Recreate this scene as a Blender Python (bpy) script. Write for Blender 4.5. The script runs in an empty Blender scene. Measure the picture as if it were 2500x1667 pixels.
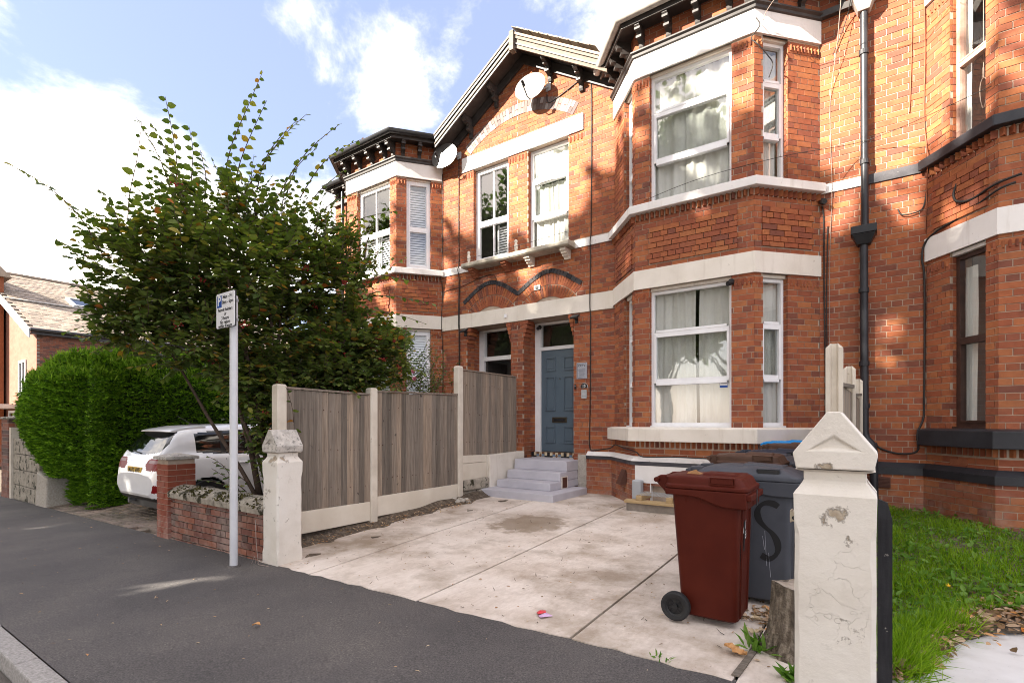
import bpy, bmesh, math, random
import numpy as np
from mathutils import Vector, Matrix

random.seed(7)
RNG = np.random.default_rng(7)
SC = bpy.context.scene
COL = SC.collection

# ------------------------------------------------------------------ camera
cam_d = bpy.data.cameras.new('camera')
cam_d.lens = 18.0
cam_d.sensor_width = 36.0
cam_d.shift_y = 0.0786
cam_d.clip_end = 2000
cam = bpy.data.objects.new('camera', cam_d)
cam.location = (0, 0, 1.40)
cam.rotation_euler = (math.radians(90), 0, math.radians(35.0))
COL.objects.link(cam)
SC.camera = cam

# ------------------------------------------------------------------ exposure
SC.view_settings.view_transform = 'Standard'
SC.view_settings.look = 'None'
SC.view_settings.exposure = 3.0
SC.view_settings.gamma = 1.0
SC.view_settings.use_curve_mapping = False
SC.cycles.max_bounces = 8
SC.cycles.transparent_max_bounces = 16
SC.cycles.use_denoising = True
SC.cycles.filter_width = 1.0

# ------------------------------------------------------------------ sun
SUN_AZ = math.radians(32.5)      # to the left of the street normal, behind the camera
SUN_EL = math.radians(29.0)
to_sun = Vector((-math.sin(SUN_AZ) * math.cos(SUN_EL), -math.cos(SUN_AZ) * math.cos(SUN_EL), math.sin(SUN_EL)))
sun_d = bpy.data.lights.new('sun', 'SUN')
sun_d.energy = 3.5
sun_d.angle = math.radians(0.53)
sun_d.color = (1.0, 0.92, 0.80)
sun = bpy.data.objects.new('sun', sun_d)
sun.rotation_euler = to_sun.to_track_quat('Z', 'Y').to_euler()
sun.location = to_sun * 60
COL.objects.link(sun)

# ------------------------------------------------------------------ world: sky with clouds
W = bpy.data.worlds.new('World')
SC.world = W
W.use_nodes = True
nt = W.node_tree
nt.nodes.clear()
def wn(t, **k):
    n = nt.nodes.new(t)
    for a, b in k.items():
        setattr(n, a, b)
    return n
out = wn('ShaderNodeOutputWorld')
bg = wn('ShaderNodeBackground')
SKY_STRENGTH = 0.15
bg.inputs[1].default_value = SKY_STRENGTH
sky = wn('ShaderNodeTexSky')
sky.sky_type = 'NISHITA'
sky.sun_disc = False
sky.sun_elevation = SUN_EL
sky.sun_rotation = math.atan2(to_sun.x, to_sun.y)
sky.air_density = 1.0
sky.dust_density = 1.6
sky.ozone_density = 1.0
tc = wn('ShaderNodeTexCoord')
nz = wn('ShaderNodeTexNoise')
nz.inputs['Scale'].default_value = 3.4
nz.inputs['Detail'].default_value = 9
nz.inputs['Roughness'].default_value = 0.62
nz.inputs['Distortion'].default_value = 0.25
mp = wn('ShaderNodeMapping')
mp.inputs['Location'].default_value = (5.5, 6.1, 7.2)
mp.inputs['Scale'].default_value = (1, 1, 1.5)
nt.links.new(tc.outputs['Generated'], mp.inputs[0])
nt.links.new(mp.outputs[0], nz.inputs['Vector'])
# cloud density raised or, where negative, thinned in a soft lump round a direction
acc = nz.outputs['Fac']
def mathn(op, a, b=None, c=None):
    n = wn('ShaderNodeMath', operation=op)
    for i, v in enumerate((a, b, c)):
        if v is None: continue
        if isinstance(v, (int, float)): n.inputs[i].default_value = v
        else: nt.links.new(v, n.inputs[i])
    return n.outputs[0]
BANKS = [((-0.901, 0.209, 0.38), 70, 0.170), ((-0.939, 0.182, 0.292), 50, 0.180), ((-0.908, 0.274, 0.316), 60, 0.130), ((-0.864, 0.302, 0.404), 220, 0.070), ((-0.921, 0.305, 0.244), 40, 0.120), ((-0.697, 0.424, 0.578), 420, 0.200), ((-0.591, 0.554, 0.586), 300, 0.220), ((-0.655, 0.549, 0.519), 260, 0.200), ((-0.598, 0.609, 0.522), 320, 0.120), ((-0.295, 0.735, 0.61), 250, 0.180), ((-0.807, 0.267, 0.527), 60, -0.150), ((-0.853, 0.173, 0.493), 120, -0.130), ((-0.785, 0.368, 0.498), 130, -0.150), ((-0.736, 0.47, 0.487), 300, -0.120), ((-0.52, 0.708, 0.477), 200, -0.160), ((-0.542, 0.58, 0.608), 900, -0.050), ((-0.459, 0.672, 0.581), 240, -0.150), ((-0.567, 0.66, 0.493), 500, -0.060), ((-0.713, 0.462, 0.528), 9, -0.125),  # the broad last lump holds the raised cloud cover back from the framed sky
         ((0.5, -0.8, 0.5), 4, 0.10), ((0.0, 0.0, 1.0), 4, 0.08), ((-0.9, -0.5, 0.4), 6, 0.10)]  # unseen cloud out of frame, added to brighten the ambient fill
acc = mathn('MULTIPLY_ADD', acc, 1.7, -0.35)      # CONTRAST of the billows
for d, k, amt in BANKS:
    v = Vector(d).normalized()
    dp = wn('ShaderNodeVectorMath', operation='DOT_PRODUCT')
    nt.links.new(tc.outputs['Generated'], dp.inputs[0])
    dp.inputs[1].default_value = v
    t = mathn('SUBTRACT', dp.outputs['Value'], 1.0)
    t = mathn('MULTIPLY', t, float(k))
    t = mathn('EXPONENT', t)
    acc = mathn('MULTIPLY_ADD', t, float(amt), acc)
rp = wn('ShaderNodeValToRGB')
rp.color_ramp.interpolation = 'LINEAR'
rp.color_ramp.elements[0].position = 0.36  # low start: extra cloud outside the frame, for more fill light
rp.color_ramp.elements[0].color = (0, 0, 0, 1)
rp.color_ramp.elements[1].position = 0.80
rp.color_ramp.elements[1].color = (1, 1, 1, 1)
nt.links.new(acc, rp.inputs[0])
# thin high haze pales the blue everywhere
haze = wn('ShaderNodeMixRGB')
haze.inputs['Fac'].default_value = 0.87
haze.inputs[2].default_value = (.37, .415, .68, 1)
nt.links.new(sky.outputs[0], haze.inputs[1])
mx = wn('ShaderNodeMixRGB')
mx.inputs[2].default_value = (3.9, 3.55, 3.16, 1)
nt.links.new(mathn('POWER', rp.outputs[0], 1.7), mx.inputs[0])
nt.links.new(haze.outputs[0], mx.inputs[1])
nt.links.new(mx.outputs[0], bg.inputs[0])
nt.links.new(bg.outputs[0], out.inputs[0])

# ------------------------------------------------------------------ materials
def new_mat(name):
    m = bpy.data.materials.new(name)
    m.use_nodes = True
    n = m.node_tree
    return m, n, n.nodes['Principled BSDF']
def nd(n, t, **k):
    x = n.nodes.new(t)
    for a, b in k.items(): setattr(x, a, b)
    return x
def link(n, a, b): n.links.new(a, b)
def ramp(n, fac, stops):
    r = nd(n, 'ShaderNodeValToRGB')
    els = r.color_ramp.elements
    els.remove(els[1])
    for i, (p, c) in enumerate(stops):
        if i == 0: e = els[0]; e.position = p
        else: e = els.new(p)
        e.color = (*c, 1) if len(c) == 3 else c
    link(n, fac, r.inputs[0])
    return r.outputs[0]
def noise(n, vec, scale, detail=4, rough=0.55, stretch=None):
    x = nd(n, 'ShaderNodeTexNoise')
    x.inputs['Scale'].default_value = scale
    x.inputs['Detail'].default_value = detail
    x.inputs['Roughness'].default_value = rough
    if stretch:
        m = nd(n, 'ShaderNodeMapping')
        m.inputs['Scale'].default_value = stretch
        link(n, vec, m.inputs[0]); vec = m.outputs[0]
    link(n, vec, x.inputs['Vector'])
    return x.outputs['Fac']
def mixc(n, fac, a, b, mode='MIX'):
    x = nd(n, 'ShaderNodeMixRGB', blend_type=mode)
    for i, v in enumerate((fac, a, b)):
        if isinstance(v, (int, float)): x.inputs[i].default_value = v
        elif isinstance(v, tuple): x.inputs[i].default_value = (*v, 1)
        else: link(n, v, x.inputs[i])
    return x.outputs[0]
def mth(n, op, a, b=0.0):
    x = nd(n, 'ShaderNodeMath', operation=op)
    for i, v in enumerate((a, b)):
        if isinstance(v, (int, float)): x.inputs[i].default_value = v
        else: link(n, v, x.inputs[i])
    return x.outputs[0]
def bump(n, bs, h, strength=0.3, dist=0.01):
    b = nd(n, 'ShaderNodeBump')
    b.inputs['Strength'].default_value = strength
    b.inputs['Distance'].default_value = dist
    link(n, h, b.inputs['Height'])
    link(n, b.outputs[0], bs.inputs['Normal'])
def pos(n): return nd(n, 'ShaderNodeNewGeometry').outputs['Position']
def rnd(n):
    g = nd(n, 'ShaderNodeNewGeometry').outputs['Random Per Island']
    o = nd(n, 'ShaderNodeObjectInfo').outputs['Random']
    return mth(n, 'FRACT', mth(n, 'ADD', g, o))

def pmat(name, stops, scale=3.0, rough=0.8, bscale=60, bstr=0.15, detail=5, stretch=None, spec=0.3, fleck=None, metallic=0.0, bdist=0.005):
    """colour from a noise over a ramp, fine grain in the relief, optional flecks of dirt"""
    m, n, b = new_mat(name)
    p = pos(n)
    c = ramp(n, noise(n, p, scale, detail, 0.6, stretch), stops)
    if fleck:
        fs, lo, hi, fc = fleck
        f = ramp(n, noise(n, p, fs, 6, 0.65), [(lo, (0, 0, 0)), (hi, (1, 1, 1))])
        c = mixc(n, f, c, fc)
    link(n, c, b.inputs['Base Color'])
    b.inputs['Roughness'].default_value = rough
    b.inputs['Specular IOR Level'].default_value = spec
    b.inputs['Metallic'].default_value = metallic
    if bstr: bump(n, b, noise(n, p, bscale, 4, 0.6), bstr, bdist)
    return m

def brick_mat(name, palette, soot=0.55, sootc=(0.045, 0.028, 0.026), rough=0.85):
    m, n, b = new_mat(name)
    p = pos(n)
    r = rnd(n)
    k = len(palette)
    c = ramp(n, r, [(i / k, col) for i, col in enumerate(palette)])
    n.nodes[-1]
    for x in n.nodes:
        if x.type == 'VALTORGB': x.color_ramp.interpolation = 'CONSTANT'
    within = ramp(n, noise(n, p, 14, 5, 0.65), [(0.25, (0.78, 0.72, 0.70)), (0.55, (1, 1, 1)), (0.8, (1.18, 1.16, 1.12))])
    c = mixc(n, 1.0, c, within, 'MULTIPLY')
    big = ramp(n, noise(n, p, 0.9, 6, 0.62), [(0.46, (0, 0, 0)), (0.68, (1, 1, 1))])
    r2 = mth(n, 'FRACT', mth(n, 'MULTIPLY', r, 17.3))
    f = mth(n, 'MULTIPLY', mth(n, 'MULTIPLY', big, r2), soot)
    c = mixc(n, f, c, sootc)
    # salts and old whitewash low on the walls
    sz = nd(n, 'ShaderNodeSeparateXYZ'); link(n, p, sz.inputs[0])
    low = ramp(n, sz.outputs['Z'], [(.10, (1, 1, 1)), (.62, (.35, .35, .35)), (.72, (0, 0, 0))])
    sal = ramp(n, noise(n, p, 3.2, 7, .7), [(.44, (0, 0, 0)), (.66, (1, 1, 1))])
    c = mixc(n, mth(n, 'MULTIPLY', mth(n, 'MULTIPLY', low, sal), .55), c, (.40, .30, .26))
    link(n, c, b.inputs['Base Color'])
    b.inputs['Roughness'].default_value = rough
    b.inputs['Specular IOR Level'].default_value = 0.25
    bump(n, b, noise(n, p, 90, 5, 0.65), 0.35, 0.004)
    return m

M = {}
M['brick'] = brick_mat('red_brick', [(.315, .100, .042), (.275, .080, .037), (.345, .118, .046), (.225, .070, .039), (.30, .092, .040), (.35, .125, .049), (.26, .077, .037), (.32, .102, .043), (.185, .064, .040), (.335, .112, .045), (.285, .085, .038), (.295, .094, .045), (.25, .075, .038)], soot=.62, sootc=(.085, .042, .033))
M['brick_dark'] = brick_mat('blue_brick', [(.035, .035, .04), (.05, .048, .05), (.028, .028, .032), (.06, .05, .05)], 0.2)
M['brick_painted'] = brick_mat('flaking_painted_brick', [(.22, .19, .18), (.16, .125, .115), (.30, .27, .26), (.19, .15, .14), (.13, .10, .095), (.36, .33, .32)], 0.1)
M['brick_old'] = brick_mat('old_wall_brick', [(.20, .075, .05), (.16, .065, .05), (.24, .09, .055), (.10, .06, .05), (.22, .1, .07), (.13, .06, .048)], 0.5, (.09, .08, .06))
M['brick_new'] = brick_mat('smooth_red_brick', [(.24, .062, .034), (.225, .058, .032), (.255, .068, .038), (.235, .06, .033)], 0.05)
M['brick_far'] = pmat('far_pale_brick', [(.3, (0.162, 0.071, 0.046)), (.5, (0.190, 0.087, 0.058)), (.7, (0.218, 0.104, 0.071))], 3, .9, 0, 0, stretch=(0.807, 0.593, 1.836))
M['mortar'] = pmat('mortar', [(.3, (.30, .225, .17)), (.7, (.46, .37, .29))], 6, 0.95)
M['mortar_old'] = pmat('grey_mortar', [(.3, (.20, .17, .145)), (.7, (.30, .26, .22))], 9, 0.95)
M['cream'] = pmat('cream_masonry_paint', [(.2, (.66, .60, .52)), (.6, (.75, .70, .62)), (.9, (.78, .74, .67))], 1.6, 0.6, 40, 0.12, fleck=(5, .66, .78, (.5, .43, .35)))
M['white_paint'] = pmat('white_masonry_paint', [(.2, (.72, .70, .67)), (.8, (.82, .81, .79))], 3, 0.6, 45, 0.15, fleck=(9, .68, .75, (.45, .4, .36)))
def painted(name, stops, streak, dirt):
    m, n, b = new_mat(name)
    p = pos(n)
    c = ramp(n, noise(n, p, 2.2, 6, .62), stops)
    s1 = noise(n, p, 7, 5, .65, (1.3, 1.3, .16))
    c = mixc(n, mth(n, 'MULTIPLY', ramp(n, s1, [(.56, (0, 0, 0)), (.74, (1, 1, 1))]), streak), c, dirt)
    fl = ramp(n, noise(n, p, 13, 7, .7), [(.66, (0, 0, 0)), (.70, (1, 1, 1))])
    c = mixc(n, mth(n, 'MULTIPLY', fl, .6), c, (.34, .28, .22))
    link(n, c, b.inputs['Base Color']); b.inputs['Roughness'].default_value = .65; b.inputs['Specular IOR Level'].default_value = .25
    bump(n, b, noise(n, p, 30, 5, .65), .3, .006)
    return m
M['cream'] = painted('cream_masonry_paint', [(.25, (.60, .54, .46)), (.55, (.70, .645, .565)), (.85, (.74, .69, .62))], .45, (.44, .37, .29))
M['white_paint'] = painted('white_masonry_paint', [(.25, (.66, .63, .59)), (.6, (.74, .71, .68)), (.85, (.78, .76, .73))], .5, (.46, .41, .35))
M['black_paint'] = pmat('black_masonry_paint', [(.3, (.016, .016, .019)), (.7, (.035, .035, .040))], 4, 0.42, 60, 0.25, fleck=(11, .70, .73, (.42, .38, .32)))
M['black_band'] = pmat('worn_black_band', [(.3, (.03, .03, .036)), (.7, (.075, .07, .075))], 5, 0.6, 60, 0.3, fleck=(14, .66, .70, (.55, .52, .48)))
M['joinery_black'] = pmat('black_painted_timber', [(.3, (.030, .026, .024)), (.7, (.055, .048, .045))], 6, 0.5, 40, 0.2, fleck=(16, .68, .74, (.16, .13, .11)))
M['barge'] = pmat('weathered_bargeboard', [(.3, (.10, .082, .066)), (.7, (.19, .155, .12))], 5, 0.75, 40, 0.3, stretch=(1, 1, 6), fleck=(10, .60, .72, (.09, .075, .065)))
M['gutter'] = pmat('black_plastic_gutter', [(.3, (.018, .018, .020)), (.7, (.03, .03, .032))], 5, 0.3, 0, 0)
M['gutter_pale'] = pmat('weathered_grey_gutter', [(.3, (.22, .20, .18)), (.7, (.36, .33, .30))], 6, 0.55, 40, .1)
M['pvc'] = pmat('white_window_frame', [(.3, (.76, .76, .77)), (.7, (.82, .82, .83))], 3, 0.35, 0, 0)
M['timber_white'] = pmat('white_painted_window_timber', [(.3, (.72, .71, .71)), (.7, (.80, .80, .80))], 5, 0.4, 60, .15, fleck=(13, .70, .76, (.4, .33, .28)))
M['frame_brown'] = pmat('dark_brown_frame', [(.3, (.035, .018, .013)), (.7, (.07, .034, .025))], 8, 0.45, 50, .1)
M['frame_worn'] = pmat('worn_pinkish_frame', [(.3, (.32, .18, .13)), (.7, (.5, .33, .26))], 9, 0.7, 50, .2)
M['ledge'] = pmat('stained_stone_ledge', [(.25, (.20, .18, .14)), (.5, (.42, .38, .31)), (.8, (.55, .51, .44))], 5, 0.85, 50, .3, fleck=(20, .60, .72, (.10, .095, .06)))
def gate_mat():
    m, n, b = new_mat('peeling_painted_gate_stone')
    p = pos(n)
    c = ramp(n, noise(n, p, 2.5, 6, .6), [(.25, (.55, .495, .42)), (.5, (.66, .61, .54)), (.8, (.72, .68, .615))])
    lay_ = noise(n, p, 5.5, 8, .68)
    flake = ramp(n, lay_, [(.615, (0, 0, 0)), (.635, (1, 1, 1))])
    edge = ramp(n, lay_, [(.594, (0, 0, 0)), (.614, (.7, .7, .7)), (.622, (0, 0, 0))])
    c = mixc(n, flake, c, ramp(n, noise(n, p, 40, 4), [(.3, (.30, .235, .165)), (.7, (.46, .39, .30))]))
    c = mixc(n, edge, c, (.20, .165, .13))
    v = nd(n, 'ShaderNodeTexVoronoi', feature='DISTANCE_TO_EDGE'); v.inputs['Scale'].default_value = 9
    ds = nd(n, 'ShaderNodeVectorMath', operation='ADD'); link(n, p, ds.inputs[0])
    nn_ = nd(n, 'ShaderNodeTexNoise'); nn_.inputs['Scale'].default_value = 14; link(n, p, nn_.inputs['Vector'])
    sc_ = nd(n, 'ShaderNodeVectorMath', operation='SCALE'); sc_.inputs['Scale'].default_value = .12; link(n, nn_.outputs['Color'], sc_.inputs[0]); link(n, sc_.outputs[0], ds.inputs[1]); link(n, ds.outputs[0], v.inputs['Vector'])
    crack = ramp(n, v.outputs['Distance'], [(.002, (1, 1, 1)), (.009, (0, 0, 0))])
    crack = mth(n, 'MULTIPLY', crack, ramp(n, noise(n, p, 3.0, 3), [(.56, (0, 0, 0)), (.66, (1, 1, 1))]))
    c = mixc(n, mth(n, 'MULTIPLY', crack, .10), c, (.17, .135, .10))
    grime = ramp(n, noise(n, p, 11, 8, .7), [(.60, (0, 0, 0)), (.68, (1, 1, 1))])
    sx = nd(n, 'ShaderNodeSeparateXYZ'); link(n, p, sx.inputs[0])
    low = ramp(n, sx.outputs['Z'], [(.0, (1, 1, 1)), (.55, (.10, .10, .10))])
    c = mixc(n, mth(n, 'MULTIPLY', grime, low), c, (.16, .13, .095))
    link(n, c, b.inputs['Base Color']); b.inputs['Roughness'].default_value = .8; b.inputs['Specular IOR Level'].default_value = .25
    hgt = mth(n, 'SUBTRACT', mth(n, 'ADD', mth(n, 'MULTIPLY', noise(n, p, 22, 6, .65), .5), mth(n, 'MULTIPLY', flake, -.55)), mth(n, 'MULTIPLY', crack, .25))
    bump(n, b, hgt, .8, .012)
    return m
M['stone'] = gate_mat()
M['stone_dirty'] = pmat('lichened_gate_cap', [(.3, (.28, .26, .23)), (.55, (.50, .46, .41)), (.85, (.62, .58, .52))], 12, 0.85, 60, .4, fleck=(28, .56, .66, (.10, .095, .085)))
M['coping'] = pmat('mossy_coping_stone', [(.3, (.20, .175, .14)), (.6, (.36, .32, .26)), (.85, (.46, .42, .34))], 8, 0.9, 50, .5, fleck=(6, .54, .60, (.035, .032, .016)), bdist=.01)
M['render'] = pmat('pebbledash_render', [(.3, (.34, .30, .25)), (.7, (.50, .46, .40))], 30, 0.95, 70, .9, bdist=.015)
M['post_conc'] = pmat('cream_concrete_post', [(.25, (.50, .44, .36)), (.6, (.62, .56, .47)), (.85, (.68, .63, .55))], 4, 0.85, 70, .25, fleck=(9, .66, .75, (.36, .30, .22)))
M['gravel_board'] = pmat('cream_gravel_board', [(.2, (.56, .49, .39)), (.7, (.68, .62, .52))], 2.5, 0.85, 80, .25, fleck=(16, .70, .76, (.3, .24, .17)))
M['step'] = pmat('lilac_grey_painted_step', [(.2, (0.409, 0.393, 0.429)), (.7, (0.506, 0.489, 0.522))], 3, 0.7, 40, .25, fleck=(13, .70, .74, (0.126, 0.115, 0.112)))
def tarmac_mat():
    m, n, b = new_mat('tarmac')
    p = pos(n)
    c = ramp(n, noise(n, p, .8, 7, .62), [(.3, (.066, .061, .060)), (.5, (.088, .080, .077)), (.72, (.118, .106, .097))])
    g = noise(n, p, 95, 3, .7)
    c = mixc(n, 1.0, c, ramp(n, g, [(.30, (.50, .50, .50)), (.52, (1, 1, 1)), (.70, (1.65, 1.62, 1.55))]), 'MULTIPLY')
    c = mixc(n, ramp(n, noise(n, p, 48, 2, .5), [(.74, (0, 0, 0)), (.78, (.7, .7, .7))]), c, (.34, .31, .28))
    link(n, c, b.inputs['Base Color']); b.inputs['Roughness'].default_value = .88; b.inputs['Specular IOR Level'].default_value = .3
    bump(n, b, g, .7, .006)
    return m
M['tarmac'] = tarmac_mat()
M['road'] = pmat('old_road_tarmac', [(.3, (.075, .064, .055)), (.6, (.115, .10, .085)), (.85, (.16, .14, .115))], 3, 0.95, 160, .8, detail=8, bdist=.008)
M['kerb'] = pmat('granite_kerb', [(.3, (.20, .185, .17)), (.55, (.32, .30, .28)), (.8, (.42, .40, .38))], 60, 0.85, 90, .5)
M['soil'] = pmat('dark_soil', [(.3, (.055, .042, .031)), (.55, (.13, .10, .072)), (.75, (.24, .20, .155))], 18, 0.95, 50, 1.0, bdist=.02)
M['white_path'] = pmat('white_painted_concrete', [(.25, (.50, .48, .46)), (.75, (.60, .585, .57))], 6, 0.75, 120, .3, fleck=(60, .66, .72, (.2, .2, .2)))
M['paver'] = brick_mat('block_paver', [(.19, .16, .125), (.15, .125, .10), (.22, .185, .14), (.17, .14, .11), (.13, .115, .085)], 0.7, (.05, .055, .025))
M['slate'] = brick_mat('grey_slate', [(0.286, 0.233, 0.184), (0.233, 0.193, 0.153), (0.329, 0.267, 0.211), (0.201, 0.163, 0.135), (0.265, 0.213, 0.167)], 0.35, (0.127, 0.104, 0.063), 0.8)
M['lead'] = pmat('pale_lead_flashing', [(.3, (.42, .40, .37)), (.7, (.55, .52, .48))], 5, 0.6)
M['metal_grey'] = pmat('grey_metal', [(.3, (.34, .35, .36)), (.7, (.40, .41, .42))], 5, 0.45, 0, 0)
M['pole'] = pmat('grey_sign_pole', [(.3, (.48, .48, .50)), (.7, (.56, .56, .57))], 4, 0.4, 60, .05, fleck=(30, .74, .77, (.3, .28, .26)))
M['dish'] = pmat('pale_grey_dish', [(.3, (0.093, 0.087, 0.082)), (.7, (0.112, 0.105, 0.099))], 4, 0.3, 0, 0, spec=.5)
M['black_plastic'] = pmat('black_plastic', [(.3, (.012, .012, .013)), (.7, (.022, .022, .024))], 5, 0.4, 0, 0)
M['rubber'] = pmat('black_rubber', [(.3, (.014, .014, .015)), (.7, (.028, .028, .029))], 9, 0.75, 60, .2)
M['cable'] = pmat('dark_cable', [(.3, (.018, .015, .014)), (.7, (.03, .026, .024))], 5, 0.6, 0, 0)
M['cable_pale'] = pmat('pale_cable', [(.3, (.26, .20, .17)), (.7, (.34, .27, .23))], 5, 0.6, 0, 0)
M['door_blue'] = pmat('blue_grey_door_paint', [(.3, (.088, .122, .152)), (.7, (.10, .136, .168))], 2, 0.38, 0, 0)
M['terracotta'] = pmat('terracotta', [(.3, (.22, .07, .035)), (.7, (.33, .12, .06))], 8, 0.8, 50, .3)
M['white_sign'] = pmat('white_sign_face', [(.3, (.72, .72, .74)), (.7, (.75, .75, .77))], 2, 0.3, 0, 0)
M['ink'] = pmat('black_lettering', [(.3, (.012, .012, .013)), (.7, (.014, .014, .015))], 2, 0.5, 0, 0)
M['ink_grey'] = pmat('grey_lettering', [(.3, (.12, .12, .14)), (.7, (.15, .15, .17))], 2, 0.5, 0, 0)
M['blue_sign'] = pmat('blue_sign_panel', [(.3, (.006, .06, .30)), (.7, (.008, .07, .33))], 2, 0.4, 0, 0)
M['plaque'] = pmat('brushed_grey_plaque', [(.3, (.33, .34, .38)), (.7, (.38, .39, .43))], 9, 0.4, 0, 0, stretch=(1, 1, 12))
M['white_ink'] = pmat('white_lettering', [(.3, (.7, .7, .7)), (.7, (.74, .74, .74))], 2, 0.5, 0, 0)
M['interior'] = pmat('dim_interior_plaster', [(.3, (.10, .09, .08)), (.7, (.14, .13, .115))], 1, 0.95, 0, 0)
M['new_timber'] = pmat('pale_sawn_timber', [(.3, (.34, .23, .11)), (.7, (.48, .35, .19))], 8, 0.8, 40, .2, stretch=(1, 8, 8))
M['old_timber'] = pmat('dark_old_timber', [(.3, (.08, .065, .05)), (.7, (.19, .16, .13))], 8, 0.9, 40, .4, stretch=(1, 8, 8))
M['black_post'] = pmat('black_painted_post', [(.3, (.008, .008, .010)), (.7, (.022, .022, .025))], 7, 0.55, 40, .4, stretch=(8, 8, 1), fleck=(22, .66, .70, (.3, .28, .25)))
M['bark'] = pmat('stump_bark', [(.32, (.035, .026, .018)), (.5, (.12, .095, .07)), (.68, (.26, .215, .165))], 34, 0.95, 34, 1.0, stretch=(1, 1, .28), bdist=.03)
M['twig'] = pmat('twig_bark', [(.3, (.045, .03, .022)), (.7, (.11, .075, .055))], 20, 0.9, 0, 0)
M['stump_top'] = pmat('sawn_stump_top', [(.3, (.2, .16, .12)), (.7, (.38, .32, .26))], 18, 0.9, 50, .4)

def concrete_mat():
    m, n, b = new_mat('stained_drive_concrete')
    p = pos(n)
    c = ramp(n, noise(n, p, 1.4, 7, .62), [(.30, (.47, .39, .32)), (.50, (.635, .56, .49)), (.75, (.73, .665, .60))])
    st = noise(n, p, 30, 5, .65, (1.2, .35, 1))
    c = mixc(n, 1.0, c, ramp(n, st, [(.25, (.90, .88, .86)), (.6, (1.03, 1.03, 1.03))]), 'MULTIPLY')
    br = ramp(n, noise(n, p, .85, 8, .68), [(.47, (0, 0, 0)), (.64, (1, 1, 1))])
    c = mixc(n, mth(n, 'MULTIPLY', br, .75), c, (.22, .16, .10))
    # a dry oil patch in front of the steps, with its own outline
    sub = nd(n, 'ShaderNodeVectorMath', operation='SUBTRACT'); link(n, p, sub.inputs[0]); sub.inputs[1].default_value = (-3.75, 5.75, .05)
    mpp = nd(n, 'ShaderNodeMapping'); mpp.inputs['Scale'].default_value = (1.05, 1.1, 0); link(n, sub.outputs[0], mpp.inputs[0])
    ln = nd(n, 'ShaderNodeVectorMath', operation='LENGTH'); link(n, mpp.outputs[0], ln.inputs[0])
    d = mth(n, 'ADD', ln.outputs['Value'], mth(n, 'MULTIPLY', mth(n, 'SUBTRACT', noise(n, p, 5, 6, .65), .5), 1.1))
    c = mixc(n, mth(n, 'MULTIPLY', ramp(n, d, [(.42, (1, 1, 1)), (.60, (0, 0, 0))]), .75), c, (.20, .145, .09))
    sp = ramp(n, noise(n, p, 55, 3, .6), [(.67, (0, 0, 0)), (.73, (1, 1, 1))])
    c = mixc(n, mth(n, 'MULTIPLY', sp, .55), c, (.16, .12, .085))
    link(n, c, b.inputs['Base Color'])
    b.inputs['Roughness'].default_value = .9
    bump(n, b, noise(n, p, 70, 5, .65), .35, .006)
    return m
M['concrete'] = concrete_mat()

def board_mat():
    m, n, b = new_mat('weathered_fence_board')
    p = pos(n); r = rnd(n)
    off = nd(n, 'ShaderNodeCombineXYZ'); link(n, mth(n, 'MULTIPLY', r, 37.0), off.inputs[0]); link(n, mth(n, 'MULTIPLY', r, 53.0), off.inputs[2])
    va = nd(n, 'ShaderNodeVectorMath', operation='ADD'); link(n, p, va.inputs[0]); link(n, off.outputs[0], va.inputs[1]); p = va.outputs[0]
    g = noise(n, p, 6, 7, .68, (9, 9, .40))
    c = ramp(n, g, [(.28, (.105, .086, .070)), (.5, (.185, .155, .128)), (.68, (.25, .214, .178)), (.85, (.33, .288, .242))])
    c = mixc(n, 1.0, c, ramp(n, r, [(0, (.62, .60, .57)), (.35, (.95, .93, .90)), (.7, (1.15, 1.08, 1.0)), (1, (1.5, 1.36, 1.2))]), 'MULTIPLY')
    k = ramp(n, noise(n, p, 13, 2, .5, (1, 1, .7)), [(.72, (0, 0, 0)), (.77, (1, 1, 1))])
    c = mixc(n, mth(n, 'MULTIPLY', k, .8), c, (.03, .022, .017))
    link(n, c, b.inputs['Base Color']); b.inputs['Roughness'].default_value = .92
    bump(n, b, g, .5, .006)
    return m
M['board'] = board_mat()

def leaf_mat(name, stops, trans=.35, rough=.45):
    m, n, b = new_mat(name)
    c = ramp(n, rnd(n), stops)
    link(n, c, b.inputs['Base Color'])
    b.inputs['Roughness'].default_value = rough
    b.inputs['Specular IOR Level'].default_value = .14
    t = nd(n, 'ShaderNodeBsdfTranslucent')
    tcx = mixc(n, 1.0, c, (1.9, 2.1, .7), 'MULTIPLY')
    link(n, tcx, t.inputs[0])
    ms = nd(n, 'ShaderNodeMixShader'); ms.inputs[0].default_value = trans
    link(n, b.outputs[0], ms.inputs[1]); link(n, t.outputs[0], ms.inputs[2])
    link(n, ms.outputs[0], n.nodes['Material Output'].inputs[0])
    return m
M['leaf'] = leaf_mat('cotoneaster_leaf', [(0, (0.049, 0.077, 0.023)), (.3, (0.076, 0.116, 0.028)), (.6, (0.107, 0.145, 0.036)), (.9, (0.152, 0.182, 0.046)), (.955, (0.268, 0.231, 0.048)), (.985, (0.317, 0.154, 0.038)), (1, (0.366, 0.110, 0.028))], .3)
M['leaf_rose'] = leaf_mat('rose_leaf', [(0, (.03, .06, .018)), (.5, (.06, .10, .03)), (1, (.11, .12, .035))])
M['leaf_street'] = leaf_mat('street_tree_leaf', [(0, (.05, .085, .025)), (.5, (.075, .12, .035)), (1, (.11, .16, .05))], .3)
M['conifer'] = leaf_mat('conifer_spray', [(0, (0.033, 0.083, 0.007)), (.4, (0.078, 0.173, 0.010)), (.75, (0.143, 0.285, 0.016)), (1, (0.225, 0.375, 0.026))], .2, .6)
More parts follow.
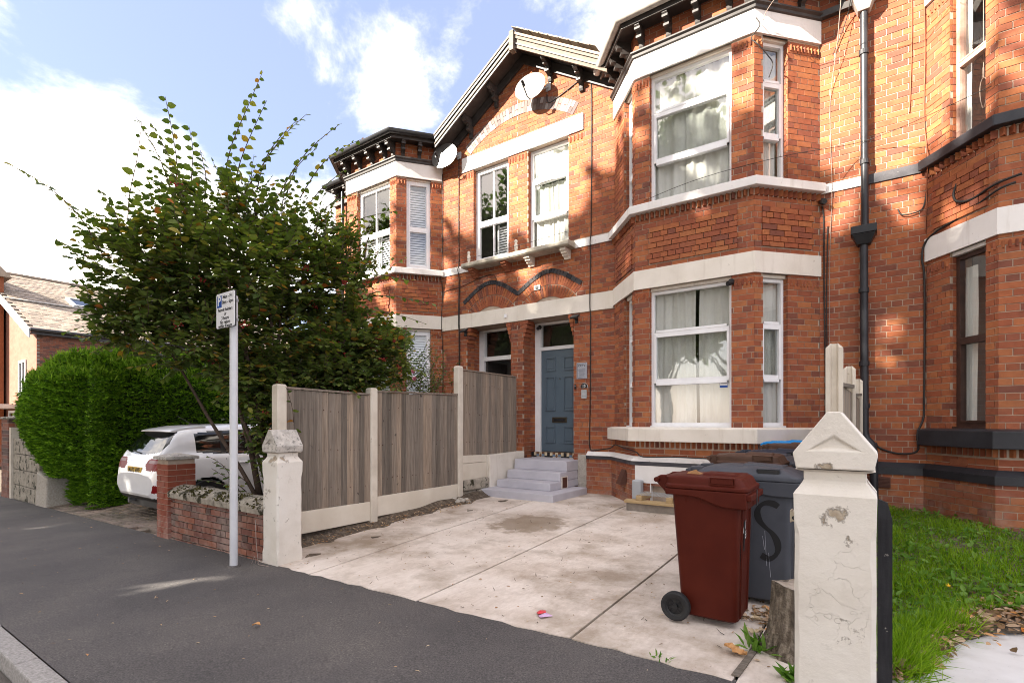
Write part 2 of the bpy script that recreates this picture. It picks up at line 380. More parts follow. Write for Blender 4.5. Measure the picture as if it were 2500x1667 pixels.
M['conifer_tip'] = leaf_mat('bright_conifer_tip', [(0, (0.090, 0.180, 0.014)), (.5, (0.156, 0.276, 0.019)), (1, (0.240, 0.348, 0.036))], .3, .6)
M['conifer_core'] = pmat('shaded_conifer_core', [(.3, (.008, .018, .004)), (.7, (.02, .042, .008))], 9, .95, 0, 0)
M['grass'] = leaf_mat('grass_blade', [(0, (0.071, 0.146, 0.006)), (.5, (0.132, 0.239, 0.010)), (1, (0.223, 0.322, 0.022))], .35, .5)
M['weed'] = leaf_mat('broad_weed_leaf', [(0, (0.056, 0.135, 0.017)), (.5, (0.099, 0.198, 0.024)), (1, (0.159, 0.260, 0.061))], .3, .5)
M['litter'] = leaf_mat('dead_leaf', [(0, (.11, .065, .036)), (.25, (.24, .155, .095)), (.5, (.40, .29, .20)), (.75, (.34, .17, .07)), (.88, (.54, .43, .32)), (1, (.46, .20, .06))], .12, .8)
M['berry'] = pmat('dark_red_berry', [(.3, (.17, .012, .012)), (.7, (.28, .025, .018))], 20, .35, 0, 0)
M['petal'] = pmat('pink_petal', [(.3, (.62, .17, .25)), (.7, (.72, .32, .38))], 30, .6, 0, 0)
M['yellow'] = pmat('yellow_petal', [(.3, (.70, .38, .01)), (.7, (.75, .48, .02))], 30, .6, 0, 0)

def plain(name, col, rough=.5, spec=.4, metallic=0, coat=0):
    m, n, b = new_mat(name)
    p = pos(n)
    c = ramp(n, noise(n, p, 4, 3), [(.3, tuple(x * .95 for x in col)), (.7, tuple(min(1, x * 1.05) for x in col))])
    link(n, c, b.inputs['Base Color'])
    b.inputs['Roughness'].default_value = rough
    b.inputs['Specular IOR Level'].default_value = spec
    b.inputs['Metallic'].default_value = metallic
    b.inputs['Coat Weight'].default_value = coat
    return m
def bin_mat(name, a, b_):
    m, n, b = new_mat(name)
    p = pos(n)
    c = ramp(n, noise(n, p, 5, 5), [(.3, a), (.7, b_)])
    sc = ramp(n, noise(n, p, 22, 6, .7, (1, 1, .4)), [(.68, (0, 0, 0)), (.76, (1, 1, 1))])
    c = mixc(n, mth(n, 'MULTIPLY', sc, .12), c, (.42, .30, .26))
    link(n, c, b.inputs['Base Color'])
    link(n, ramp(n, noise(n, p, 7, 4), [(.3, (.42,) * 3), (.7, (.60,) * 3)]), b.inputs['Roughness'])
    b.inputs['Specular IOR Level'].default_value = .12
    bump(n, b, noise(n, p, 160, 3), .06, .003)
    return m
M['bin_red'] = bin_mat('dark_red_bin_plastic', (.060, .0085, .0045), (.078, .012, .006))
M['bin_grey'] = bin_mat('dark_grey_bin_plastic', (.055, .058, .068), (.070, .073, .084))
M['bin_navy'] = bin_mat('blue_black_bin_plastic', (.022, .026, .040), (.032, .037, .052))
M['bin_brown'] = bin_mat('brown_bin_plastic', (.070, .038, .026), (.095, .052, .036))
M['bin_cyan'] = bin_mat('light_blue_bin_plastic', (.012, .20, .50), (.02, .25, .58))
M['bin_blue'] = bin_mat('royal_blue_bin_plastic', (.03, .07, .52), (.06, .10, .60))
M['car_white'] = plain('white_car_paint', (.74, .74, .75), .28, .5, 0, .8)
M['car_dark'] = plain('dark_trim', (.012, .012, .013), .5)
M['car_glass'] = plain('tinted_car_glass', (.006, .007, .008), .04, .6)
M['tail_red'] = plain('red_tail_lamp', (.20, .004, .006), .35, .15)
M['tail_clear'] = plain('pale_tail_lamp', (.30, .18, .18), .35, .15)
M['plate_yellow'] = plain('yellow_number_plate', (.60, .36, .015), .45)
M['alloy'] = plain('silver_alloy', (.42, .42, .43), .3, .5, .8)
M['wrapper_red'] = plain('red_wrapper', (.62, .03, .05), .35)
M['wrapper_lilac'] = plain('lilac_wrapper', (.55, .36, .55), .35)
M['vent_brown'] = plain('brown_vent', (.09, .035, .022), .7)
M['rust_steel'] = plain('painted_rusty_steel', (.42, .36, .27), .7)
M['brass'] = plain('aged_brass', (.08, .065, .045), .35, .5, .6)
M['lamp_lens'] = plain('floodlight_lens', (.42, .38, .28), .2, .6)
M['tile_cream'] = plain('cream_tile', (.56, .46, .31), .35)
M['tile_brown'] = plain('brown_tile', (.16, .075, .035), .35)
M['tile_black'] = plain('black_tile', (.018, .018, .019), .3)
M['tile_blue'] = plain('blue_grey_tile', (.14, .20, .27), .35)
M['tile_white'] = plain('white_tile', (.64, .64, .66), .3)

def glass_mat():
    m, n, b = new_mat('window_glass')
    n.nodes.remove(b)
    g = nd(n, 'ShaderNodeBsdfGlossy'); g.inputs['Roughness'].default_value = .02
    t = nd(n, 'ShaderNodeBsdfTransparent'); t.inputs[0].default_value = (.93, .95, .94, 1)
    gm = nd(n, 'ShaderNodeNewGeometry')          # Schlick reflectance, the same from both sides of the pane
    dt = nd(n, 'ShaderNodeVectorMath', operation='DOT_PRODUCT'); link(n, gm.outputs['Normal'], dt.inputs[0]); link(n, gm.outputs['Incoming'], dt.inputs[1])
    k5 = mth(n, 'POWER', mth(n, 'SUBTRACT', 1.0, mth(n, 'ABSOLUTE', dt.outputs['Value'])), 5.0)
    refl = mth(n, 'ADD', mth(n, 'MULTIPLY', k5, .84), .16)
    p = pos(n)
    bp = nd(n, 'ShaderNodeBump'); bp.inputs['Strength'].default_value = .04; bp.inputs['Distance'].default_value = .02
    link(n, noise(n, p, 2.2, 2), bp.inputs['Height']); link(n, bp.outputs[0], g.inputs['Normal'])
    ms = nd(n, 'ShaderNodeMixShader')
    link(n, refl, ms.inputs[0]); link(n, t.outputs[0], ms.inputs[1]); link(n, g.outputs[0], ms.inputs[2])
    link(n, ms.outputs[0], n.nodes['Material Output'].inputs[0])
    return m
M['glass'] = glass_mat()
def cloth_mat():
    m, n, b = new_mat('sheer_white_curtain')
    p = pos(n)
    c = ramp(n, noise(n, p, 6, 4, .6, (1, 1, .15)), [(.3, (.74, .71, .65)), (.7, (.86, .84, .80))])
    link(n, c, b.inputs['Base Color']); b.inputs['Roughness'].default_value = .9
    t = nd(n, 'ShaderNodeBsdfTranslucent'); link(n, c, t.inputs[0])
    ms = nd(n, 'ShaderNodeMixShader'); ms.inputs[0].default_value = .25
    link(n, b.outputs[0], ms.inputs[1]); link(n, t.outputs[0], ms.inputs[2])
    link(n, ms.outputs[0], n.nodes['Material Output'].inputs[0])
    return m
M['cloth'] = cloth_mat()

# ------------------------------------------------------------------ mesh helpers
class MB:
    """collects shapes into one mesh"""
    def __init__(s): s.v = []; s.f = []; s.m = []; s.cur = 0
    def add(s, vs, fs):
        o = len(s.v)
        s.v += [tuple(x) for x in vs]
        for f in fs: s.f.append([o + i for i in f]); s.m.append(s.cur)
        return s
    def box(s, x0, x1, y0, y1, z0, z1):
        return s.add([(x0, y0, z0), (x1, y0, z0), (x1, y1, z0), (x0, y1, z0), (x0, y0, z1), (x1, y0, z1), (x1, y1, z1), (x0, y1, z1)],
                     [(0, 3, 2, 1), (4, 5, 6, 7), (0, 1, 5, 4), (1, 2, 6, 5), (2, 3, 7, 6), (3, 0, 4, 7)])
    def hexa(s, b, t):
        """eight corners: bottom loop b, top loop t"""
        n = len(b)
        return s.add(list(b) + list(t), [tuple(reversed(range(n))), tuple(range(n, 2 * n))] + [(i, (i + 1) % n, n + (i + 1) % n, n + i) for i in range(n)])
    def prism(s, poly, fn, a, b):
        """polygon poly of 2D points mapped by fn(p, h) at heights a and b"""
        return s.hexa([fn(p, a) for p in poly], [fn(p, b) for p in poly])
    def tube(s, path, r, n=8, cap=True, taper=None):
        path = [Vector(p) for p in path]
        rings = []
        prev = None
        for i, p in enumerate(path):
            d = (path[min(i + 1, len(path) - 1)] - path[max(i - 1, 0)]).normalized()
            a = prev if prev is not None else (Vector((0, 0, 1)) if abs(d.z) < .9 else Vector((1, 0, 0)))
            u = (a - d * a.dot(d))
            if u.length < 1e-5: u = d.orthogonal()
            u.normalize(); w = d.cross(u); prev = u
            rr = r if taper is None else r * (1 + (taper - 1) * i / (len(path) - 1))
            rings.append([p + u * (math.cos(2 * math.pi * k / n) * rr) + w * (math.sin(2 * math.pi * k / n) * rr) for k in range(n)])
        vs = [q for R in rings for q in R]
        fs = []
        for i in range(len(rings) - 1):
            for k in range(n):
                fs.append((i * n + k, i * n + (k + 1) % n, (i + 1) * n + (k + 1) % n, (i + 1) * n + k))
        if cap: fs += [tuple(reversed(range(n))), tuple(range((len(rings) - 1) * n, len(rings) * n))]
        return s.add(vs, fs)
    def loft(s, rings, cap=True, closed=True):
        n = len(rings[0])
        vs = [q for R in rings for q in R]
        fs = []
        for i in range(len(rings) - 1):
            for k in range(n if closed else n - 1):
                fs.append((i * n + k, i * n + (k + 1) % n, (i + 1) * n + (k + 1) % n, (i + 1) * n + k))
        if cap: fs += [tuple(reversed(range(n))), tuple(range((len(rings) - 1) * n, len(rings) * n))]
        return s.add(vs, fs)
    def lathe(s, prof, c=(0, 0, 0), axis='Z', n=20, cap=True):
        rings = []
        for r, h in prof:
            R = []
            for k in range(n):
                a = 2 * math.pi * k / n
                if axis == 'Z': q = (r * math.cos(a), r * math.sin(a), h)
                elif axis == 'Y': q = (r * math.cos(a), h, r * math.sin(a))
                else: q = (h, r * math.cos(a), r * math.sin(a))
                R.append((c[0] + q[0], c[1] + q[1], c[2] + q[2]))
            rings.append(R)
        return s.loft(rings, cap)
    def sweep(s, prof, poly, closed=False, cap=True):
        """profile of (outward offset, z) swept along a plan polyline; outward = right of travel"""
        P = [Vector(p) for p in poly]
        rings = []
        for i, p in enumerate(P):
            ns = []
            if i > 0: d = (P[i] - P[i - 1]).normalized(); ns.append(Vector((d.y, -d.x)))
            if i < len(P) - 1: d = (P[i + 1] - P[i]).normalized(); ns.append(Vector((d.y, -d.x)))
            if len(ns) == 2:
                m = (ns[0] + ns[1]).normalized(); m = m / max(.35, m.dot(ns[0]))
            else: m = ns[0]
            rings.append([(p.x + m.x * o, p.y + m.y * o, z) for o, z in prof])
        return s.loft(rings, cap)
    def build(s, name, mats, parent=None, smooth=False, kind=None, bevel=0, flip=False):
        me = bpy.data.meshes.new(name)
        me.from_pydata(s.v, [], s.f)
        mats = mats if isinstance(mats, (list, tuple)) else [mats]
        for m in mats: me.materials.append(M[m] if isinstance(m, str) else m)
        if len(mats) > 1: me.polygons.foreach_set('material_index', s.m)
        if not flip:
            bm = bmesh.new(); bm.from_mesh(me)
            bmesh.ops.recalc_face_normals(bm, faces=bm.faces)
            bm.to_mesh(me); bm.free()
        me.polygons.foreach_set('use_smooth', [False] * len(me.polygons))
        return place(name, me, parent, smooth, kind, bevel)
def place(name, me, parent=None, smooth=False, kind=None, bevel=0):
    o = bpy.data.objects.new(name, me)
    COL.objects.link(o)
    if smooth:
        me.polygons.foreach_set('use_smooth', [True] * len(me.polygons))
        if smooth != 'all':
            try: me.set_sharp_from_angle(angle=math.radians(38))
            except Exception: pass
    if bevel:
        b = o.modifiers.new('bevel', 'BEVEL'); b.width = bevel; b.segments = 2; b.limit_method = 'ANGLE'; b.angle_limit = math.radians(40)
    if parent is not None:
        o.parent = parent
        if parent.parent is None and parent.type == 'EMPTY' and not parent.get('local'):
            o.matrix_parent_inverse = Matrix.Translation(parent.location).inverted()
    if kind: o['kind'] = kind
    return o
def thing(name, label, cat, loc=(0, 0, 0), group=None, local=False):
    o = bpy.data.objects.new(name, None)
    o.empty_display_size = .2
    o.location = loc
    COL.objects.link(o)
    o['label'] = label; o['category'] = cat
    if group: o['group'] = group
    if local: o['local'] = 1
    return o
def tag(o, label, cat, group=None):
    o['label'] = label; o['category'] = cat
    if group: o['group'] = group
    return o
def struct(o): o['kind'] = 'structure'; return o
def copy_tree(o, parent=None):
    c = o.copy(); COL.objects.link(c)
    if parent is not None: c.parent = parent
    for ch in list(o.children): copy_tree(ch, c)
    return c
def npmesh(name, V, F, mat, smooth=False):
    """fast mesh: V (n,3), F (m,k) all faces with k corners"""
    me = bpy.data.meshes.new(name)
    V = np.asarray(V, np.float32); F = np.asarray(F, np.int32)
    k = F.shape[1]
    me.vertices.add(len(V)); me.vertices.foreach_set('co', V.ravel())
    me.loops.add(F.size); me.loops.foreach_set('vertex_index', F.ravel())
    me.polygons.add(len(F))
    me.polygons.foreach_set('loop_start', np.arange(len(F), dtype=np.int32) * k)
    me.polygons.foreach_set('loop_total', np.full(len(F), k, np.int32))
    me.update(calc_edges=True)
    me.polygons.foreach_set('use_smooth', np.full(len(F), bool(smooth)))
    me.materials.append(M[mat] if isinstance(mat, str) else mat)
    return me
def unit(a):
    a = np.asarray(a, float)
    return a / np.maximum(np.linalg.norm(a, axis=-1, keepdims=True), 1e-9)
LEAF = (np.array([(0, 0, 0), (.25, .30, .05), (.25, -.30, .05), (.62, .27, .03), (.62, -.27, .03), (1, 0, -.12), (.25, 0, -.03), (.62, 0, -.04)], float),
        np.array([(0, 6, 1), (0, 2, 6), (6, 7, 3), (6, 3, 1), (6, 4, 7), (6, 2, 4), (7, 5, 3), (7, 4, 5)]))
QUAD = (np.array([(0, -.5, 0), (1, -.35, .1), (1, .35, -.1), (0, .5, 0)], float), np.array([(0, 1, 2), (0, 2, 3)]))
BLADE = (np.array([(0, -.5, 0), (0, .5, 0), (.55, .38, .06), (.55, -.38, .06), (1, 0, .28)], float), np.array([(0, 1, 2), (0, 2, 3), (3, 2, 4)]))
FAN = (np.array([(0, 0, 0), (.45, .22, .02), (.8, .42, -.03), (.6, .08, .05), (1, 0, 0), (.6, -.08, .05), (.8, -.42, -.03), (.45, -.22, .02)], float),
       np.array([(0, 2, 1), (0, 3, 2), (0, 4, 3), (0, 5, 4), (0, 6, 5), (0, 7, 6)]))
def scatter(name, tmpl, P, A, U, L, Wd, mat, parent=None, kind=None):
    """copies of a small template joined in one mesh: base P, along A, up U, length L, width Wd"""
    T, F = tmpl
    A = unit(A); S = unit(np.cross(U, A)); N = np.cross(A, S)
    L = np.broadcast_to(L, (len(P),)); Wd = np.broadcast_to(Wd, (len(P),))
    V = (P[:, None, :] + A[:, None, :] * (T[None, :, 0:1] * L[:, None, None]) + S[:, None, :] * (T[None, :, 1:2] * Wd[:, None, None]) + N[:, None, :] * (T[None, :, 2:3] * L[:, None, None]))
    FF = F[None] + (np.arange(len(P)) * len(T))[:, None, None]
    me = npmesh(name, V.reshape(-1, 3), FF.reshape(-1, F.shape[1]), mat)
    return place(name, me, parent, False, kind)
def text_mesh(body, size, mat, align='CENTER', extrude=.0006, bold=0.0, sx=1.0):
    cu = bpy.data.curves.new('lettering', 'FONT')
    cu.body = body; cu.size = size; cu.align_x = align; cu.align_y = 'CENTER'; cu.extrude = extrude; cu.offset = bold; cu.resolution_u = 3
    ob = bpy.data.objects.new('lettering_source', cu)
    me = bpy.data.meshes.new_from_object(ob)
    bpy.data.objects.remove(ob); bpy.data.curves.remove(cu)
    if sx != 1.0: me.transform(Matrix.Diagonal((sx, 1, 1, 1)))
    me.materials.clear(); me.materials.append(M[mat])
    return me
def put_text(body, size, mat, loc, parent, facing='-Y', name='lettering', bold=0.0, sx=1.0):
    me = text_mesh(body, size, mat, bold=bold, sx=sx)
    R = Matrix.Rotation(math.radians(90), 4, 'X')          # faces -Y, reads along +X
    if facing == '+X': R = Matrix.Rotation(math.radians(90), 4, 'Z') @ R
    me.transform(Matrix.Translation(loc) @ R)
    return place(name, me, parent)

def zs(X): return .02 + .021 * max(min(X, 6.0), -45.0)
def gz(X, Y):
    """height of the ground: the street falls to the left, the drives rise to the houses"""
    t = min(max((Y - 2.93) / 4.4, 0), 1)
    s = zs(X)
    return s + (.09 - s) * t * (1 if X > -14 else max(0, 1 - (-14 - X) / 10))
# ------------------------------------------------------------------ ground, road, pavement
def grid(name, x0, x1, y0, y1, nx, ny, fz, mat, parent=None, thick=0, edge=None):
    xs = np.linspace(x0, x1, nx + 1); ys = np.linspace(y0, y1, ny + 1)
    V = [(x, y, fz(x, y)) for y in ys for x in xs]
    F = [(j * (nx + 1) + i, j * (nx + 1) + i + 1, (j + 1) * (nx + 1) + i + 1, (j + 1) * (nx + 1) + i) for j in range(ny) for i in range(nx)]
    return place(name, npmesh(name, V, F, mat), parent, False)
struct(grid('ground', -400, 400, -400, 500, 90, 90, lambda x, y: zs(x) - .35, 'soil'))
struct(grid('road', -120, 40, -6.0, .80, 160, 4, lambda x, y: zs(x) - .10, 'road'))
def pave_z(x, y): return zs(x) + .008 * (y - 2.93) * 0
pav = struct(grid('pavement', -110, 30, .93, 2.96, 280, 4, lambda x, y: zs(x), 'tarmac'))
struct(grid('far_pavement', -110, 30, -8.4, -6.0, 140, 2, lambda x, y: zs(x) + .02, 'tarmac'))
struct(grid('verge', -110, 30, -40, -8.4, 80, 6, lambda x, y: zs(x) + .01, 'soil'))
# kerb stones
kerb = struct(grid('kerb', -60, 20, .81, .925, 80, 1, lambda x, y: zs(x) - .06, 'kerb'))
x = -9.0
for i in range(16):
    L = .62 + .35 * random.random()
    mb = MB()
    j = lambda: random.uniform(-.004, .004)
    za, zb = zs(x) + .003, zs(x + L) + .003
    yb, yf = .93 + j(), .795 + j()
    mb.hexa([(x + .006, yf, za - .2), (x + L - .006, yf, zb - .2), (x + L - .006, yb, zb - .2), (x + .006, yb, za - .2)],
            [(x + .006, yf + .012, za), (x + L - .006, yf + .012 + j(), zb), (x + L - .006, yb, zb), (x + .006, yb, za)])
    mb.build('kerb_stone', 'kerb', kerb, bevel=.012)
    x += L
# concrete drive of number 15: cast in strips with open joints
drive = struct(grid('concrete_driveway', -5.6, .05, 2.93, 8.6, 40, 40, lambda x, y: gz(x, y) - .035, 'soil'))
EDGE = [(-5.42, -5.64), (-4.45, -4.68), (-2.99, -3.16), (-1.60, -1.66), (-.60, -.52), (.04, -.10)]
for k in range(len(EDGE) - 1):
    (a0, a1), (b0, b1) = EDGE[k], EDGE[k + 1]
    ny, nx = 56, 10
    V = []; F = []
    for jn in range(ny + 1):
        y = 2.955 + (8.55 - 2.955) * jn / ny
        t = (y - 2.93) / 5.6
        xa = a0 + (a1 - a0) * t + .011; xb = b0 + (b1 - b0) * t - .011
        for i in range(nx + 1):
            xx = xa + (xb - xa) * i / nx
            yy = y
            if jn == 0: yy = 2.945 + .012 * math.sin(xx * 23) + .010 * math.sin(xx * 57)
            V.append((xx, yy, gz(xx, y) + .004 + .003 * math.sin(xx * 3 + y * 2)))
    for jn in range(ny):
        for i in range(nx): q = jn * (nx + 1) + i; F.append((q, q + 1, q + nx + 2, q + nx + 1))
    o = place('slab', npmesh('slab', V, F, 'concrete'), drive)
    s_ = o.modifiers.new('thickness', 'SOLIDIFY'); s_.thickness = .03; s_.offset = -1
struct(grid('garden_bed', -8.0, -4.9, 2.97, 8.6, 24, 40, lambda x, y: gz(x, y) + (.10 if x < -5.65 else max(0, min(.10, (-5.52 - x) * 1.2))) - .012 + .02 * math.sin(x * 9) * math.sin(y * 7), 'soil'))
struct(grid('back_garden_soil', -14, -7.5, 4.9, 12, 10, 10, lambda x, y: gz(x, y) - .03, 'soil'))

# right-hand garden: white painted path, then soil under the grass
def garden_z(x, y):
    b = gz(x, y)
    return b + .09 * min(1, max(0, (y - 4.2) / 4))
struct(grid('white_path', .045, 9, 2.96, 4.75, 24, 12, lambda x, y: gz(x, y) + .006, 'white_path'))
def edge_y(x): # where the path stops and the leaf litter starts
    pts = [(0.0, 3.30), (.10, 3.40), (.28, 3.75), (.43, 4.10), (.60, 4.35), (.79, 4.48), (1.2, 4.60), (3, 4.70)]
    for (xa, ya), (xb, yb) in zip(pts, pts[1:]):
        if x <= xb: return ya + (yb - ya) * (x - xa) / (xb - xa)
    return pts[-1][1]
V = []; F = []; nx, ny = 40, 40
for j in range(ny + 1):
    for i in range(nx + 1):
        xx = .03 + 6 * (i / nx) ** 1.6
        y0 = edge_y(xx); yy = y0 + (8.7 - y0) * j / ny
        V.append((xx, yy, garden_z(xx, yy) + .012 + .02 * min(1, j / 3) + (.008 * math.sin(xx * 31 + yy * 17))))
for j in range(ny):
    for i in range(nx): q = j * (nx + 1) + i; F.append((q, q + 1, q + nx + 2, q + nx + 1))
struct(place('lawn_soil', npmesh('lawn_soil', V, F, 'soil')))

# block-paved drive on the left
pd = struct(grid('block_paved_driveway', -13.4, -7.6, 2.94, 9, 30, 30, lambda x, y: gz(x, y) - .03, 'soil'))
PIECES = []
def unit_box():
    mb = MB(); mb.box(-.5, .5, -.5, .5, -.5, .5)
    me = bpy.data.meshes.new('unit_piece'); me.from_pydata(mb.v, [], mb.f)
    return me
UNIT = {}
def unit_mesh(mat):
    if mat not in UNIT:
        me = unit_box(); me.materials.append(M[mat]); UNIT[mat] = me
    return UNIT[mat]
CV = np.array([(-.5, -.5, -.5), (.5, -.5, -.5), (.5, .5, -.5), (-.5, .5, -.5), (-.5, -.5, .5), (.5, -.5, .5), (.5, .5, .5), (-.5, .5, .5)])
CF = np.array([(0, 3, 2, 1), (4, 5, 6, 7), (0, 1, 5, 4), (1, 2, 6, 5), (2, 3, 7, 6), (3, 0, 4, 7)])
CAMP = np.array([0, 0, 1.4]); FWD = np.array([-.5736, .8192, 0]); RGT = np.array([.8192, .5736, 0])
def in_view(c):
    d = np.asarray(c) - CAMP
    f = d @ FWD
    if f < .5: return False
    return abs(d @ RGT) / f < 1.0 and -.52 < d[2] / f < .84
def pieces(parent, name, mats4, mat, limit=300, min_len=.0, visible=None):
    """bricks, slates, pavers: the ones that show largest become objects of their own, the rest one joined mesh"""
    scored = []
    for A in mats4:
        c = A[:3, 3]; d = c - CAMP; r2 = d @ d
        n = A[:3, 1]; n = n / (np.linalg.norm(n) + 1e-9)
        face = abs(n @ d) / math.sqrt(r2)
        area = np.linalg.norm(A[:3, 0]) * np.linalg.norm(A[:3, 2]) * face
        ok = in_view(c) and (visible is None or visible(c))
        scored.append(area / r2 if ok else 0)
    order = np.argsort(-np.array(scored)) if len(scored) > limit else np.arange(len(scored))
    me = unit_mesh(mat)
    for i in order[:limit]:
        o = bpy.data.objects.new(name, me); COL.objects.link(o)
        o.parent = parent
        if parent.parent is None and parent.type == 'EMPTY': o.matrix_parent_inverse = Matrix.Translation(parent.location).inverted()
        o.matrix_basis = Matrix(mats4[i].tolist())
    rest = order[limit:]
    if len(rest):
        A = np.stack([mats4[i] for i in rest])
        V = np.einsum('nij,kj->nki', A[:, :3, :3], CV) + A[:, None, :3, 3]
        F = CF[None] + (np.arange(len(rest)) * 8)[:, None, None]
        me2 = npmesh(name + '_courses', V.reshape(-1, 3), F.reshape(-1, 4), mat)
        place(name + '_courses', me2, parent, False, 'stuff')
def m4(u, n, w, c, size):
    """columns: u*size0, n*size1, w*size2, centre c"""
    A = np.eye(4)
    A[:3, 0] = np.asarray(u) * size[0]; A[:3, 1] = np.asarray(n) * size[1]; A[:3, 2] = np.asarray(w) * size[2]; A[:3, 3] = c
    return A
lst = []
for j in range(34):
    y = 3.0 + j * .108
    for i in range(28):
        x = -13.2 + i * .208 + (.104 if j % 2 else 0)
        if x > -7.55 or (j < 1 and random.random() < .1): continue
        lst.append(m4((0, 0, 0), (0, 0, 0), (0, 0, 0), (x, y, gz(x, y) - .022 + random.uniform(-.004, .004)), (1, 1, 1)))
        A = lst[-1]; a = random.uniform(-.02, .02)
        A[:3, 0] = (.2 * math.cos(a), .2 * math.sin(a), .2 * .021); A[:3, 2] = (-.1 * math.sin(a), .1 * math.cos(a), .002); A[:3, 1] = (0, 0, .06)
pieces(pd, 'paver', lst, 'paver')
# ------------------------------------------------------------------ the terrace
YW, YF = 8.6, 7.8
CH = .082                                     # one brick course
class House:
    def __init__(s, name, label, cat, loc, group):
        s.root = thing(name, label, cat, loc, group)
        s.bricks = []                          # brick matrices
        s.wall = MB()                          # mortar backing
        s.dog = MB()                           # dog-tooth courses
    def finish(s, dogmat='brick'):
        s.wall.build('wall', 'mortar', s.root)
        pieces(s.root, 'brick', s.bricks, 'brick')
        if s.dog.v: s.dog.build('dogtooth_course', dogmat, s.root, kind='stuff')
def frame2(P0, P1):
    P0 = np.array(P0, float); P1 = np.array(P1, float)
    d = P1 - P0; L = np.linalg.norm(d); u = d / L
    return P0, u, np.array([u[1], -u[0]]), L
def at3(F, u, d, z):
    """point in a wall frame: along u, inwards d, height z"""
    P0, U, N, L = F
    p = P0 + U * u - N * d
    return (p[0], p[1], z)
def lbox(mb, F, u0, u1, d0, d1, z0, z1):
    mb.hexa([at3(F, u0, d0, z0), at3(F, u1, d0, z0), at3(F, u1, d1, z0), at3(F, u0, d1, z0)],
            [at3(F, u0, d0, z1), at3(F, u1, d0, z1), at3(F, u1, d1, z1), at3(F, u0, d1, z1)])
def lay(h, F, z0, z1, u0, u1, holes=(), allowed=None, proud=0.0, jambs=True, skip=()):
    """lay bricks on a wall frame between two heights, leaving the holes"""
    P0, U, N, L = F
    U3 = (U[0], U[1], 0); N3 = (N[0], N[1], 0)
    k0, k1 = int(math.floor(z0 / CH)), int(math.ceil(z1 / CH))
    for k in range(k0, k1):
        za, zb = max(z0, k * CH + .005), min(z1, (k + 1) * CH - .005)
        if zb - za < .03: continue
        zc = (za + zb) / 2
        ivs = [(u0, u1)] if allowed is None else allowed(zc)
        for (a, b, c, d, *_) in list(holes) + list(skip):
            if c < zc < d:
                new = []
                for (p, q) in ivs:
                    if b <= p or a >= q: new.append((p, q)); continue
                    if a - p > .02: new.append((p, a))
                    if q - b > .02: new.append((b, q))
                ivs = new
        header = (k % 4 == 0)
        pitch = .1175 if header else .235
        off = (.0 if k % 2 else .1175) if not header else .059
        for (p, q) in ivs:
            i = math.floor((p - off) / pitch)
            while off + i * pitch < q:
                a = max(p, off + i * pitch + .005); b = min(q, off + (i + 1) * pitch - .005)
                i += 1
                if b - a < .022: continue
                pr = proud + random.uniform(-.0015, .0022)
                c = at3(F, (a + b) / 2, -pr + .0175, zc + random.uniform(-.001, .001))
                t = random.uniform(-.004, .004)
                h.bricks.append(m4(U3, N3, (U3[0] * t, U3[1] * t, 1), c, (b - a, .035, zb - za)))
    if jambs:
        for hole in holes:
            a, b, c, d, rd = hole[:5]
            for k in range(int(math.floor(max(z0, c) / CH)), int(math.ceil(min(z1, d) / CH))):
                za, zb = max(z0, c, k * CH + .005), min(z1, d, (k + 1) * CH - .005)
                if zb - za < .03: continue
                ds = [.037]
                step = .235 if k % 2 else .1175
                while ds[-1] < rd - .03:
                    ds.append(min(rd, ds[-1] + (step if len(ds) > 1 or k % 2 else .1)))
                for d0, d1 in zip(ds, ds[1:]):
                    for uu, sg in ((a, 1), (b, -1)):
                        if uu <= u0 + .01 or uu >= u1 - .01: continue
                        c3 = at3(F, uu - sg * .0155, (d0 + d1) / 2, (za + zb) / 2)
                        h.bricks.append(m4(N3, U3, (0, 0, 1), c3, (d1 - d0 - .008, .035, zb - za)))
def backing(h, F, z0, z1, u0, u1, holes=(), off=.006, thick=.20):
    """mortar face with the openings left in it and their reveals"""
    us = sorted({u0, u1, *[min(max(x, u0), u1) for q in holes for x in q[:2]]})
    zz = sorted({z0, z1, *[min(max(x, z0), z1) for q in holes for x in q[2:4]]})
    mb = h.wall
    for a, b in zip(us, us[1:]):
        for c, d in zip(zz, zz[1:]):
            m, n = (a + b) / 2, (c + d) / 2
            if any(q[0] < m < q[1] and q[2] < n < q[3] for q in holes): continue
            mb.add([at3(F, a, off, c), at3(F, b, off, c), at3(F, b, off, d), at3(F, a, off, d)], [(0, 1, 2, 3)])
    for q in holes:
        a, b, c, d, rd = q[:5]
        a -= .006; b += .006
        for (p, r, s_, t) in ((a, a, c, d), (b, b, c, d)):
            mb.add([at3(F, p, off, s_), at3(F, p, rd + .12, s_), at3(F, p, rd + .12, t), at3(F, p, off, t)], [(0, 1, 2, 3)])
        for z in (c, d):
            mb.add([at3(F, a, off, z), at3(F, b, off, z), at3(F, b, rd + .12, z), at3(F, a, rd + .12, z)], [(0, 1, 2, 3)])
def dogtooth(h, F, u0, u1, z0, z1, proud=.03, pitch=.078):
    n = max(1, int(round((u1 - u0) / pitch))); p = (u1 - u0) / n
    for i in range(n):
        a = u0 + i * p + .006; b = a + p - .012; m = (a + b) / 2
        h.dog.hexa([at3(F, a, .012, z0), at3(F, m, -proud, z0), at3(F, b, .012, z0)], [at3(F, a, .012, z1), at3(F, m, -proud, z1), at3(F, b, .012, z1)])

